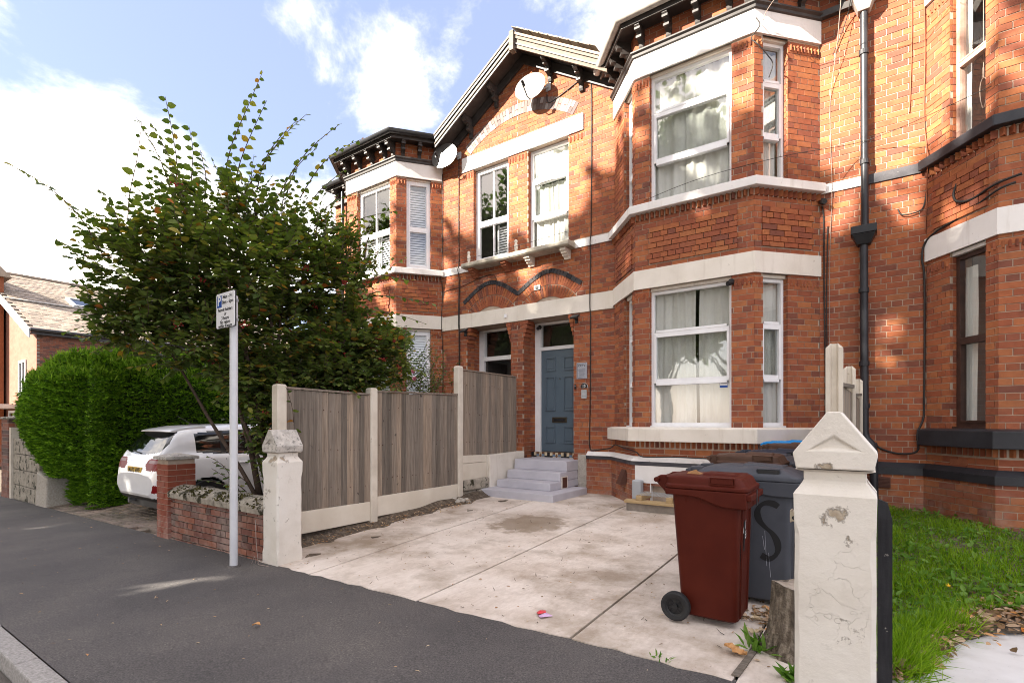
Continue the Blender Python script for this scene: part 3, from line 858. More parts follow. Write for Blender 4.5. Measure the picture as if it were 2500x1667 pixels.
def window(h, F, u0, u1, z0, z1, setback=.09, fw=.055, rails=(), mulls=(), mat='pvc', sash=None, curtain=None, cill=True, depth=.07, name='window', curt_u=None):
    """frame with rails, separate panes, and whatever hangs behind"""
    mb = MB(); d0, d1 = setback, setback + depth
    lbox(mb, F, u0, u0 + fw, d0, d1, z0, z1); lbox(mb, F, u1 - fw, u1, d0, d1, z0, z1)
    lbox(mb, F, u0 + fw, u1 - fw, d0 + .002, d1, z0, z0 + fw); lbox(mb, F, u0 + fw, u1 - fw, d0 + .002, d1, z1 - fw, z1)
    zz = [z0 + fw]
    for r in rails:
        zc, th = r[0], r[1]
        pr = r[2] if len(r) > 2 else 0
        lbox(mb, F, u0 + fw, u1 - fw, d0 + .006 - pr, d1 - .004, zc - th / 2, zc + th / 2)
        zz += [zc - th / 2, zc + th / 2]
    zz.append(z1 - fw)
    cells = [(zz[i], zz[i + 1]) for i in range(0, len(zz), 2)]
    panes = []
    for ci, (a, b) in enumerate(cells):
        inset = 0.0
        if sash and ci in sash:                 # opening light with its own inner frame
            s_ = sash[ci]
            lbox(mb, F, u0 + fw, u0 + fw + s_, d0 - .012, d1 - .01, a, b); lbox(mb, F, u1 - fw - s_, u1 - fw, d0 - .012, d1 - .01, a, b)
            lbox(mb, F, u0 + fw + s_, u1 - fw - s_, d0 - .011, d1 - .01, a, a + s_); lbox(mb, F, u0 + fw + s_, u1 - fw - s_, d0 - .011, d1 - .01, b - s_, b)
            inset = s_
        ulist = [u0 + fw + inset] + [x for m in mulls for x in (m - .012, m + .012)] + [u1 - fw - inset]
        for m in mulls: lbox(mb, F, m - .012, m + .012, d0 + .008, d1 - .012, a + inset, b - inset)
        for i in range(0, len(ulist), 2): panes.append((ulist[i], ulist[i + 1], a + inset, b - inset))
    if cill: lbox(mb, F, u0 - .004, u1 + .004, d0 - .05, d1, z0 - .035, z0 - .001)
    fr = mb.build(name, mat, h.root)
    for (a, b, c, d) in panes:
        g = MB(); g.add([at3(F, a, d0 + .03, c), at3(F, b, d0 + .03, c), at3(F, b, d0 + .03, d), at3(F, a, d0 + .03, d)], [(0, 1, 2, 3)])
        g.build('pane', 'glass', fr, flip=True)
    if curtain:
        for (a, b, c, d, amp, fr_) in curtain:
            n = max(20, int((b - a) * 60)); V = []; Fc = []
            rr = random.uniform(0, 6)
            for i in range(n + 1):
                u = a + (b - a) * i / n
                w1 = math.sin(u * fr_ + rr) + .5 * math.sin(u * fr_ * 2.3 + 1.7 * rr) + .3 * math.sin(u * fr_ * .45 + rr)
                for j in range(5):
                    z = c + (d - c) * j / 4
                    V.append(at3(F, u + .012 * math.sin(u * 9 + j), d1 + .035 + amp * w1 * (1 - .10 * j), z))
            for i in range(n):
                for j in range(4): q = i * 5 + j; Fc.append((q, q + 5, q + 6, q + 1))
            place('curtain', npmesh('curtain', V, Fc, 'cloth', True), fr)
    return fr
def blind(h, fr, F, u0, u1, z0, z1, d, mat='pvc', pitch=.055):
    mb = MB()
    n = int((z1 - z0) / pitch)
    for i in range(n):
        z = z0 + (i + .5) * pitch
        mb.hexa([at3(F, u0, d, z - .022), at3(F, u1, d, z - .022), at3(F, u1, d + .006, z - .026), at3(F, u0, d + .006, z - .026)],
                [at3(F, u0, d + .03, z + .022), at3(F, u1, d + .03, z + .022), at3(F, u1, d + .036, z + .018), at3(F, u0, d + .036, z + .018)])
    for a in (u0 - .03, u1):
        lbox(mb, F, a, a + .03, d, d + .035, z0, z1)
    mb.build('louvre_shutter', mat, fr, kind='stuff')

def eaves_bracket(h, F, u, z0, z1, out=.25, w=.075, mat='joinery_black'):
    """scrolled timber bracket: profile in the plane square to the wall"""
    H = z1 - z0
    prof = [(0.0, 0.0), (-.045, .02), (-.06, .12), (-.05, .26), (-.09, .34), (-.15, .38), (-.16, .46), (-.13, .52), (-.16, .62), (-.16 - (out - .16) * .5, .70), (-out * .93, .74), (-out, .80), (-out, 1.0), (0, 1.0)]
    mb = MB()
    mb.hexa([at3(F, u - w / 2, d, z0 + z * H) for d, z in prof], [at3(F, u + w / 2, d, z0 + z * H) for d, z in prof])
    for zz, dd in ((.36, -.155), (.64, -.22)):
        lbox(mb, F, u - w / 2 - .006, u + w / 2 + .006, dd - .012, .02 - .02, z0 + zz * H, z0 + zz * H + .035)
    mb.build('eaves_bracket', mat, h.root)

def bay(h, plan, winF, winL, winR, black=False, sides=('L', 'F', 'R'), lower=True):
    """two storeys of canted bay: plan is the polyline root, corner, corner, root.
       win* = (u0, u1) of the opening on that face, the same on both storeys"""
    faces = [frame2(plan[i], plan[i + 1]) for i in range(3)]
    wins = {'L': winL, 'F': winF, 'R': winR}
    sill_m = 'black_paint' if black else 'white_paint'
    lower_sill_m = 'black_paint' if black else 'cream'
    for key, F in zip('LFR', faces):
        if key not in sides: continue
        L = F[3]; w = wins[key]
        rd = .16
        holes = []
        if w: holes = [(w[0], w[1], 1.31, 3.49, rd), (w[0], w[1], 4.80, 6.83, rd)]
        backing(h, F, -.2, 7.62, 0, L, holes)
        e = .03
        rp = (.22 * (L > 1.4) + .12 * (L <= 1.4), L - (.22 * (L > 1.4) + .12 * (L <= 1.4)), 3.87, 4.42)
        lay(h, F, 1.31, 3.49, 0, L, holes)
        lay(h, F, .85, 1.0, 0, L)
        lay(h, F, 3.78, 4.57, 0, L, skip=[rp])
        lay(h, F, rp[2], rp[3], rp[0], rp[1], proud=.022, jambs=False)
        lay(h, F, 4.80, 6.83, 0, L, holes)
        lay(h, F, 7.25, 7.60, 0, L)
        dogtooth(h, F, .0, L, 4.575, 4.665, .055); dogtooth(h, F, .0, L, 1.005, 1.095, .03)
        lbox(h.wall, F, .006, L - .006, -.012, .05, 4.663, 4.672)
        if w:
            for (a, b) in ((0, w[0]), (w[1], L)):
                if b - a > .05:
                    for zt in (3.49, 6.83):
                        dogtooth(h, F, a + .01, b - .01, zt - .155, zt - .078, .022, .06)
    return faces
def trim(h, plan, black=False, white_lintel=True):
    """stone bands, sills, cornice, plinth and gutter that run round a plan line"""
    R = h.root
    sill_m = 'black_paint' if black else 'white_paint'
    mb = MB(); mb.sweep([(-.03, 3.785), (.028, 3.785), (.028, 3.49), (-.03, 3.49)], plan); mb.build('lintel_band', 'cream' if not black else 'white_paint', R)
    mb = MB(); mb.sweep([(-.03, 7.15), (.028, 7.15), (.028, 6.83), (-.03, 6.83)], plan); mb.build('upper_lintel_band', 'white_paint', R)
    mb = MB(); mb.sweep([(-.03, 4.815), (.02, 4.815), (.115, 4.795), (.115, 4.672), (-.03, 4.672)], plan); mb.build('upper_sill', sill_m, R, bevel=.008)
    mb = MB(); mb.sweep([(-.03, 1.325), (.03, 1.32), (.135, 1.30), (.135, 1.10), (-.03, 1.10)], plan); mb.build('lower_sill', 'black_paint' if black else 'cream', R, bevel=.008)
    mb = MB(); mb.sweep([(-.03, 7.25), (.075, 7.25), (.09, 7.235), (.09, 7.215), (.06, 7.195), (.055, 7.16), (.032, 7.15), (-.03, 7.15)], plan); mb.build('cornice', 'joinery_black', R)
    # pier caps under the lintels
def plinth(h, plan, black=False, u_cut=None):
    mb = MB(); mb.sweep([(-.02, .86), (.005, .86), (.085, .795), (.085, .786), (-.02, .786)], plan); mb.build('plinth_weathering', 'black_paint' if black else 'white_paint', h.root)
    mb = MB(); mb.sweep([(-.02, .785), (.083, .785), (.083, .70 if black else .725), (-.02, .70 if black else .725)], plan); mb.build('plinth_band', 'black_band' if not black else 'black_paint', h.root)
def offset_plan(plan, o):
    P = [Vector(p) for p in plan]; out = []
    for i, p in enumerate(P):
        ns = []
        if i > 0: d = (P[i] - P[i - 1]).normalized(); ns.append(Vector((d.y, -d.x)))
        if i < len(P) - 1: d = (P[i + 1] - P[i]).normalized(); ns.append(Vector((d.y, -d.x)))
        m = (ns[0] + ns[-1]).normalized(); m = m / max(.35, m.dot(ns[0]))
        out.append((p.x + m.x * o, p.y + m.y * o))
    return out
def gutter(h, plan, mat, o=.33, z=7.62, caps=True):
    mb = MB()
    pts = [(o + .065 * math.cos(a), z + .065 * math.sin(a) + .03) for a in np.linspace(math.pi, 2 * math.pi, 7)]
    pts = [(o - .065, z + .05)] + pts[1:-1] + [(o + .065, z + .05), (o + .055, z + .05)] + [(o + .05 * math.cos(a), z + .05 * math.sin(a) + .035) for a in np.linspace(2 * math.pi, math.pi, 7)]
    mb.sweep(pts, plan)
    mb.build('gutter', mat, h.root, smooth=True)
    mb = MB(); mb.sweep([(o - .06, z + .03), (o - .06, z - .09), (o - .085, z - .09), (o - .085, z + .03)], plan)
    mb.build('fascia', 'joinery_black', h.root)
    mb = MB(); mb.sweep([(-.02, z - .02), (o - .085, z - .02), (o - .085, z - .05), (-.02, z - .05)], plan)
    mb.build('soffit', 'joinery_black', h.root)
def bay_roof(h, plan, z=7.66, o=.32, rise=1.0, back=10.4):
    P = offset_plan(plan, o)
    xl, xr = P[1][0] + .55, P[2][0] - .55
    mb = MB()
    v = [(x, y, z) for x, y in P] + [(xl, back, z + rise), (xr, back, z + rise), (P[0][0], back, z), (P[3][0], back, z)]
    mb.add(v, [(1, 2, 5, 4), (0, 1, 4), (2, 3, 5), (0, 4, 6), (3, 7, 5), (4, 5, 7, 6)])
    mb.build('bay_roof', 'slate', h.root)

# party lines: left house | number 15 | right house
PL, PR = -5.88, -.06
HL = House('terraced_house', 'brick house with louvred white bay windows behind the berry tree', 'house', (-8.9, 8.6, .05), 'terraced brick houses')
HC = House('terraced_house', 'brick house with blue grey door, white bay and lace curtains, number 15', 'house', (-3.0, 8.6, .08), 'terraced brick houses')
HR = House('terraced_house', 'brick house with black sills and brown window frames above the grass', 'house', (2.0, 8.6, .15), 'terraced brick houses')

# ---- bays
planC = [(-3.77, 8.6), (-3.07, 7.8), (-1.33, 7.8), (-.60, 8.6)]
planL = [(-10.99, 8.6), (-10.29, 7.8), (-8.58, 7.8), (-7.95, 8.6)]
planR = [(.60, 8.6), (1.17, 7.8), (2.9, 7.8), (3.5, 8.6)]
fC = bay(HC, planC, (.235, 1.44), (.53, .93), (.14, .55))
fL = bay(HL, planL, (.36, 1.50), (.25, .78), (.22, .76))
fR = bay(HR, planR, (.30, 1.45), (.355, .83), (.2, .6), black=True, sides=('L', 'F'))
for h, pl, bl in ((HC, planC, False), (HL, planL, False), (HR, planR, True)): trim(h, pl, bl)

# windows of the middle bay: white timber, three lights, lace curtains
for (F, a, b) in ((fC[1], .235, 1.44), (fC[2], .14, .55), (fC[0], .53, .93)):
    wide = b - a > .8
    cu = ([(a + .02, a + .665, 1.33, 3.42, .018, 42), (a + .715, b - .02, 1.33, 3.42, .014, 38)] if wide else [(a, b, 1.33, 3.4, .014, 46)])
    window(HC, F, a, b, 1.345, 3.44, .09, .045, [(2.76, .07, .012), (2.04, .065)], (), 'timber_white', {1: .035}, cu)
    cu = ([(a + .02, a + .52, 4.85, 6.77, .022, 24), (a + .50, b - .02, 4.85, 6.77, .022, 27)] if wide else [(a + .03, b - .06, 4.85, 6.72, .018, 40)])
    window(HC, F, a, b, 4.835, 6.80, .09, .045, [(6.20, .065, .012), (5.49, .07)], (), 'timber_white', {1: .035}, cu)
    for zt in (3.445, 6.80):
        mb = MB(); lbox(mb, F, a, b, .05, .16, zt, zt + .044 if zt < 4 else 6.829); mb.build('window_head', 'cream', HC.root)
# left bay: sliding sashes with louvred shutters
for i, (F, a, b) in enumerate(((fL[1], .36, 1.50), (fL[2], .22, .76), (fL[0], .25, .78))):
    wide = b - a > .8
    for (z0, z1, zm, lo) in ((1.345, 3.44, 2.40, 0), (4.835, 6.80, 5.72, 1)):
        fr = window(HL, F, a, b, z0, z1, .09, .06, [(zm, .05, .02)], ((a + b) / 2,) if wide else (), 'pvc', {0: .03, 1: .03})
        zt = zm if lo else z1 - .08
        if wide:
            blind(HL, fr, F, a + .10, (a + b) / 2 - .05, z0 + .07, zt, .22)
            blind(HL, fr, F, (a + b) / 2 + .05, b - .10, z0 + .07, zt, .22)
        else: blind(HL, fr, F, a + .10, b - .10, z0 + .07, zt if i != 1 else z1 - .1, .22)
        mb = MB(); lbox(mb, F, a, b, .05, .16, z1, z1 + (.044 if z1 < 4 else .028)); mb.build('window_head', 'cream', HL.root)
# right bay: brown frames
for (F, a, b) in ((fR[0], .355, .83), (fR[1], .30, 1.45)):
    cu = [(a + .02, a + .17, 1.35, 3.3, .012, 60)]
    window(HR, F, a, b, 1.345, 3.44, .08, .05, [(2.40, .06, .012)], (), 'frame_brown', {0: .025}, cu)
    window(HR, F, a, b, 4.835, 6.80, .08, .05, [(5.78, .06, .012)], (), 'frame_worn', {1: .02}, [(a + .02, a + .1, 4.9, 6.7, .01, 60)])
    mb = MB(); lbox(mb, F, a, b, .03, .14, 3.445, 3.489); mb.build('window_head', 'white_paint', HR.root)
# blind cord with a loop in the upper right-hand window
F = fR[0]
mb = MB(); uc = .60
mb.tube([at3(F, uc, .19, 6.7), at3(F, uc, .19, 5.62)], .004, 5)
lp = [at3(F, uc + .045 * math.sin(t) * (1 + .3 * math.cos(t)), .19, 5.32 + .18 * math.cos(t)) for t in np.linspace(0, 2 * math.pi, 20)]
mb.tube(lp, .0045, 5); mb.tube([at3(F, uc, .19, 5.62), at3(F, uc, .19, 5.5)], .009, 6)
mb.build('blind_cord', 'cable_pale', HR.root)

# ---- flat walls
# entrance wall between the bays, gable above: x -7.95 .. -3.77, shared by two houses
GX, GZ, GS = -5.72, 8.74, .635
def gable_iv(xa, xb):
    def f(z):
        w = (GZ - z) / GS
        a, b = max(xa, GX - w), min(xb, GX + w)
        return [(a - xa, b - xa)] if b - a > .03 else []
    return f
FeL = frame2((-7.95, YW), (PL, YW)); FeC = frame2((PL, YW), (-3.77, YW))
doorL = (-7.23 + 7.95, -6.05 + 7.95, .60, 3.45, .46)
doorC = (-5.745 + 5.88, -4.60 + 5.88, .60, 3.45, .46)
wA = (-7.04 + 7.95, -6.11 + 7.95, 4.80, 6.85, .12)
wB = (-5.63 + 5.88, -4.71 + 5.88, 4.80, 6.85, .12)
arcs = []                                         # regions where arch bricks replace the coursing
for h, F, d, w, xa, xb in ((HL, FeL, doorL, wA, -7.95, PL), (HC, FeC, doorC, wB, PL, -3.77)):
    L = F[3]
    backing(h, F, -.2, 7.2, 0, L, [d, w])
    pts = [(xa, 7.2), (xb, 7.2), (xb, GZ - abs(xb - GX) * GS)] + ([(GX, GZ)] if xa < GX < xb else []) + [(xa, GZ - abs(xa - GX) * GS)]
    h.wall.add([(x, YW + .006, z) for x, z in pts], [tuple(range(len(pts)))])
    cx = -6.58 if h is HL else -5.15
    arch = [(cx - .62 - xa, cx + .62 - xa, 3.78, 4.12), (cx - .42 - xa, cx + .42 - xa, 4.12, 4.28)]
    lay(h, F, .0, 3.45, 0, L, [d])
    lay(h, F, 3.76, 4.67, 0, L, skip=arch)
    lay(h, F, 4.82, 6.85, 0, L, [w])
    lay(h, F, 6.85, 8.75, 0, L, allowed=gable_iv(xa, xb), skip=[(-7.36 - xa, -4.39 - xa, 6.8, 7.17)], jambs=False)
# sill-level and lintel bands on the flat walls
def flat_band(h, xa, xb, z0, z1, mat, name, proud=.02, y=YW):
    mb = MB(); mb.box(xa, xb, y - proud, y + .03, z0, z1); mb.build(name, mat, h.root)
flat_band(HL, -7.93, PL, 3.45, 3.755, 'cream', 'door_band'); flat_band(HC, PL + .004, -3.79, 3.45, 3.765, 'cream', 'door_band', .022)
flat_band(HL, -7.93, -7.10, 4.672, 4.82, 'white_paint', 'sill_band'); flat_band(HC, -4.57, -3.82, 4.672, 4.815, 'white_paint', 'sill_band')
flat_band(HL, -7.35, PL, 6.855, 7.165, 'white_paint', 'gable_lintel', .025); flat_band(HC, PL + .003, -4.39, 6.855, 7.165, 'white_paint', 'gable_lintel', .026)
flat_band(HC, -.62, PR, 4.672, 4.80, 'white_paint', 'sill_band'); flat_band(HR, PR, .62, 4.672, 4.80, 'black_band', 'sill_band')
# cornice along the flat walls
for h, xa, xb, m in ((HC, -.64, PR, 'joinery_black'), (HR, PR, .63, 'joinery_black'), (HL, -11.84, -10.95, 'joinery_black')):
    mb = MB(); mb.box(xa, xb, YW - .08, YW + .02, 7.17, 7.26); mb.build('cornice', m, h.root)
# right-hand flat wall, and the strip left of the left bay
F1 = frame2((-.60, YW), (PR, YW)); F2 = frame2((PR, YW), (.60, YW)); F3 = frame2((-11.85, YW), (-10.99, YW))
for h, F in ((HC, F1), (HR, F2), (HL, F3)):
    L = F[3]
    backing(h, F, -.2, 7.62, 0, L)
    lay(h, F, -.1 if h is not HR else .0, 4.67, 0, L); lay(h, F, 4.80, 7.17, 0, L); lay(h, F, 7.26, 7.6, 0, L)

# below the plinth: bricks stand proud
def base_bricks(h, plan, zt, holes=None, zb=-.1):
    P = offset_plan(plan, .065)
    for i in range(len(P) - 1):
        F = frame2(P[i], P[i + 1])
        hs = holes if (holes and i == holes[0][5]) else []
        backing(h, F, zb - .1, zt, 0, F[3], [q[:5] for q in hs])
        lay(h, F, zb, zt, 0, F[3], [q[:5] for q in hs])
pC = [(-4.30, 8.6)] + planC + [(PR, 8.6)]
plinth(HC, pC); base_bricks(HC, pC, .725, [(.30, 1.35, .09, .45, .14, 2)])
pR = [(PR + .01, 8.6)] + planR
plinth(HR, pR, True); base_bricks(HR, pR, .70)
pLp = planL + [(-7.3, 8.6)]
plinth(HL, pLp); base_bricks(HL, pLp, .725)
# basement lintel and window under the middle bay
Fb = frame2(*offset_plan(planC, .068)[1:3])
mb = MB(); lbox(mb, Fb, .06, 1.62, -.012, .05, .452, .722); mb.build('basement_lintel', 'white_paint', HC.root)
window(HC, Fb, .32, 1.34, .10, .448, .12, .05, (), (.62,), 'timber_white', cill=False)
mb = MB(); lbox(mb, Fb, .30, .317, .0, .13, .09, .45); mb.build('painted_reveal', 'white_paint', HC.root)

# ---- arches over the two doors: dark soldier bricks round fans of red ones
def voussoirs(h, name, cx, cz, r0, r1, a0, a1, n, mat, proud=.004, yb=YW, gap=.008):
    lst = []
    for i in range(n):
        a = a0 + (a1 - a0) * (i + .5) / n
        rm = (r0 + r1) / 2; wth = (a1 - a0) / n * rm - gap
        c = (cx + rm * math.sin(a), yb - proud + .0165, cz + rm * math.cos(a))
        rad = (math.sin(a), 0, math.cos(a)); tan = (math.cos(a), 0, -math.sin(a))
        lst.append(m4(tan, (0, -1, 0), rad, c, (wth, .035, r1 - r0 - gap)))
    return lst
for h, cx in ((HL, -6.58), (HC, -5.15)):
    red = voussoirs(h, 'arch_brick', cx, 3.28, .56, .79, -.98, .98, 22, 'brick') + voussoirs(h, 'arch_brick', cx, 3.28, .795, 1.0, -.82, .82, 26, 'brick')
    red = [A for A in red if A[2, 3] > 3.66]
    pieces(h.root, 'arch_brick', red, 'brick')
    # segmental field between the fan and the dark ring
    mb = MB()
    dark = []
    pts = [(-.73, 4.00), (-.36, 4.235), (-.10, 4.34), (.10, 4.34), (.36, 4.235), (.72, 4.00)]
    segs = []
    for k in range(60):
        t = k / 59 * (len(pts) - 1); i = min(int(t), len(pts) - 2); f = t - i
        segs.append((pts[i][0] + (pts[i + 1][0] - pts[i][0]) * f, pts[i][1] + (pts[i + 1][1] - pts[i][1]) * f))
    nbr = 19
    for k in range(nbr):
        a = segs[int(k / nbr * 59)]; b = segs[min(59, int((k + 1) / nbr * 59))]
        dx, dz = b[0] - a[0], b[1] - a[1]; l = math.hypot(dx, dz)
        c = (cx + (a[0] + b[0]) / 2, YW - .012 + .0165, (a[1] + b[1]) / 2)
        dark.append(m4((dx / l, 0, dz / l), (0, -1, 0), (-dz / l, 0, dx / l), c, (l - .008, .045, .085)))
    pieces(h.root, 'dark_arch_brick', dark, 'brick_dark')
# flaking painted relieving arch in the gable
lst = []
R0, czz = 2.05, 5.58
for i in range(38):
    a = -.655 + 1.31 * (i + .5) / 38
    for j, (ra, rb) in enumerate(((R0, R0 + .115), (R0 + .12, R0 + .235))):
        if i % 2: ra, rb = (R0, R0 + .235) if j == 0 else (9, 9)
        if ra == 9: continue
        rm = (ra + rb) / 2
        c = (-5.87 + rm * math.sin(a), YW - .006 + .0165, czz + rm * math.cos(a))
        lst.append(m4((math.cos(a), 0, -math.sin(a)), (0, -1, 0), (math.sin(a), 0, math.cos(a)), c, (1.31 / 38 * rm - .007, .035, rb - ra - .007)))
pieces(HC.root, 'painted_arch_brick', lst, 'brick_painted')

# ---- doors
def door_frame(h, xa, xb, y, ztop, zbot, zt0, zt1, mat):
    mb = MB(); mb.box(xa, xa + .14, y - .02, y + .09, zbot, ztop); mb.box(xb - .12, xb, y - .02, y + .09, zbot, ztop)
    mb.box(xa + .14, xb - .12, y - .018, y + .09, zt0, zt1); mb.box(xa + .14, xb - .12, y - .018, y + .09, ztop - .04, ztop)
    fr = mb.build('door_frame', mat, h.root)
    g = MB(); g.add([(xa + .14, y + .03, zt1), (xb - .12, y + .03, zt1), (xb - .12, y + .03, ztop - .04), (xa + .14, y + .03, ztop - .04)], [(0, 1, 2, 3)])
    g.build('fanlight', 'glass', fr, flip=True)
    return fr
DY = YW + .46
door_frame(HC, -5.745, -4.60, DY, 3.445, .79, 2.875, 2.945, 'timber_white')
mb = MB(); mb.box(-5.60, -4.72, DY + .01, DY + .06, .80, 2.873)
door = mb.build('front_door', 'door_blue', HC.root)
pan = [(-5.50, -5.255, 2.44, 2.725), (-5.075, -4.83, 2.44, 2.725), (-5.50, -5.255, 1.63, 2.33), (-5.075, -4.83, 1.63, 2.33), (-5.50, -5.255, .97, 1.32), (-5.075, -4.83, .97, 1.32)]
for (a, b, c, d) in pan:
    mb = MB()
    for (p, q, r, s_) in ((a, b, c, c + .028), (a, b, d - .028, d), (a, a + .028, c + .028, d - .028), (b - .028, b, c + .028, d - .028)):
        mb.box(p, q, DY - .010, DY + .012, r, s_)
    mb.box(a + .05, b - .05, DY + .002, DY + .012, c + .05, d - .05)
    mb.build('door_panel', 'door_blue', door, bevel=.004)
mb = MB(); mb.box(-5.34, -5.0, DY - .006, DY + .012, 1.39, 1.50); mb.build('letterbox', 'brass', door, bevel=.004)
mb = MB(); mb.box(-5.29, -5.05, DY - .016, DY - .004, 1.415, 1.47); mb.build('letter_flap', 'black_plastic', door, bevel=.004)
mb = MB(); mb.lathe([(.012, -.006), (.012, .01)], (-5.16, DY - .002, 2.28), 'Y', 10); mb.build('spyhole', 'brass', door)
mb = MB(); mb.lathe([(.022, -.01), (.022, .01)], (-4.80, DY - .002, 2.05), 'Y', 12); mb.build('door_lock', 'brass', door)
# left house door, standing open to a dark hall
door_frame(HL, -7.23, -6.05, DY, 3.445, .79, 2.76, 2.85, 'timber_white')
mb = MB(); mb.box(-7.08, -7.03, DY + .03, DY + .75, .80, 2.75); mb.build('front_door', 'joinery_black', HL.root)
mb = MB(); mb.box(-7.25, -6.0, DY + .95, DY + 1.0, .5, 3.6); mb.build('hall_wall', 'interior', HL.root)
# stepped brick corbels at the heads of the door openings
for h, x, sg in ((HC, -5.745, 1), (HC, -4.60, -1), (HL, -7.23, 1), (HL, -6.05, -1)):
    for i in range(5):
        zt = 3.445 - i * CH * 1.0; ext = .115 - i * .024
        if ext <= 0: continue
        c = (x + sg * ext / 2, YW + .11, zt - CH / 2)
        h.bricks.append(m4((1, 0, 0), (0, -1, 0), (0, 0, 1), c, (ext, .24, CH - .01)))
dogtooth(HC, FeC, .01, .13, 3.33, 3.41, .02, .06); dogtooth(HL, FeL, 1.91, 2.05, 3.33, 3.41, .02, .06)
# tiled riser under the blue door
mb = MB(); cols = ['tile_cream', 'tile_brown', 'tile_black', 'tile_blue', 'tile_white']
y0 = YW + .30; xa, xb, zb, zt = -5.745, -4.60, .655, .79
mb.cur = 1; mb.box(xa, xb, y0 + .004, y0 + .2, .3, zt)
n = 18; tw = (xb - xa) / n
for i in range(n):
    x0_ = xa + i * tw; c = x0_ + tw / 2; k = i % 6; zm = (zb + zt) / 2
    def t4(col, pts, lift=0):
        mb.cur = col; mb.hexa([(p[0], y0 - .002 - lift, p[1]) for p in pts], [(p[0], y0 + .006, p[1]) for p in pts])
    g = .003; A = [(x0_ + g, zb), (x0_ + tw - g, zb), (x0_ + tw - g, zm - g), (x0_ + g, zm - g)]; B = [(x0_ + g, zm + g), (x0_ + tw - g, zm + g), (x0_ + tw - g, zt), (x0_ + g, zt)]
    if k == 0: t4(2, [(x0_ + g, zm - .03), (x0_ + tw - g, zm - .03), (x0_ + tw - g, zt), (x0_ + g, zt)]); t4(4, [(c, zb + .035), (x0_ + g, zb), (x0_ + tw - g, zb)])
    elif k in (1, 5): t4(0, B); t4(2, A); t4(0, [(x0_ + g, zm), (x0_ + tw - g, zm), (x0_ + tw - g, zm + .02), (x0_ + g, zm + .02)], .002)
    elif k in (2, 4): t4(0, A); t4(1, [(x0_ + g, zt), (c, zm + .035), (x0_ + tw - g, zt)], .002); t4(3, [(x0_ + g, zm - .02), (x0_ + tw - g, zm - .02), (x0_ + tw - g, zm + .03), (x0_ + g, zm + .03)], .001)
    else: t4(4, A); t4(1, [(c, zb + .01), (x0_ + tw - g, zm - .01), (c, zm + .045), (x0_ + g, zm - .01)], .002); t4(0, B)
mb.build('tiled_riser', cols, HC.root, kind='stuff')

# ---- first floor windows between the bays
fw = window(HL, FeL, wA[0], wA[1], 4.835, 6.84, .10, .065, [(5.66, .055, .02)], ((wA[0] + wA[1]) / 2,), 'pvc', {0: .03, 1: .03}, cill=False)
blind(HL, fw, FeL, (wA[0] + wA[1]) / 2 + .04, wA[1] - .10, 4.92, 5.62, .24)
window(HC, FeC, wB[0], wB[1], 4.835, 6.84, .10, .05, [(6.19, .07, .012), (5.50, .07)], (), 'pvc', {1: .045},
       [(wB[0] + .04, wB[0] + .47, 4.85, 6.15, .025, 34), (wB[0] + .45, wB[1] - .03, 4.85, 6.15, .025, 34), (wB[0] + .03, wB[1] - .03, 6.2, 6.8, .02, 30)], cill=False)
mb = MB(); mb.box(-5.42, -5.08, YW + .08, YW + .10, 6.16, 6.19); mb.build('trickle_vent', 'gutter_pale', HC.root)
# stone ledge in two lengths on corbels
for h, xa, xb, cs, cm in ((HL, -7.14, -5.885, (-6.96, -6.11), 'terracotta'), (HC, -5.88, -4.55, (-5.53, -4.72), 'cream')):
    mb = MB(); mb.sweep([(-.05, 4.775), (.28, 4.765), (.30, 4.75), (.30, 4.69), (.27, 4.665), (-.05, 4.665)], [(xa, YW), (xb, YW)])
    mb.build('window_ledge', 'ledge', h.root, bevel=.008)
    for cx in cs:
        F = frame2((cx - .06, YW), (cx + .06, YW)); mb = MB()
        prof = [(.01, 4.664), (-.22, 4.664), (-.22, 4.62), (-.17, 4.60), (-.17, 4.58), (-.12, 4.56), (-.11, 4.54), (-.06, 4.52), (-.04, 4.49), (.01, 4.49)]
        mb.hexa([at3(F, 0, d, z) for d, z in prof], [at3(F, .12, d, z) for d, z in prof]); mb.build('ledge_corbel', cm, h.root)
# dog-tooth under the gable lintel beside the windows
for h, F, us in ((HL, FeL, ((.60, .90), (1.85, 2.06))), (HC, FeC, ((.01, .24), (1.18, 1.49)))):
    for a, b in us: dogtooth(h, F, a, b, 6.70, 6.80, .02, .07)

# ---- eaves, brackets, gutters, roofs
for F, us in ((fC[1], (.12, .55, .98, 1.42, 1.66)), (fC[0], (.22, .52, .84)), (fC[2], (.30, .75))):
    for u in us: eaves_bracket(HC, F, u, 7.25, 7.575)
for F, us in ((fL[1], (.10, .52, .95, 1.38, 1.64)), (fL[2], (.14, .50, .86)), (fL[0], (.2, .8))):
    for u in us: eaves_bracket(HL, F, u, 7.25, 7.575)
for h, F, us in ((HC, F1, (.28,)), (HR, F2, (.25,)), (HL, F3, (.2, .65))):
    for u in us: eaves_bracket(h, F, u, 7.26, 7.575)
gutter(HC, planC, 'gutter_pale'); gutter(HL, planL, 'gutter')
gutter(HC, [(-.60, YW), (PR, YW)], 'gutter_pale', .30); gutter(HR, [(PR, YW), (.6, YW)], 'gutter', .30)
gutter(HL, [(-11.95, YW), (-10.99, YW)], 'gutter', .30)
bay_roof(HC, planC); bay_roof(HL, planL)
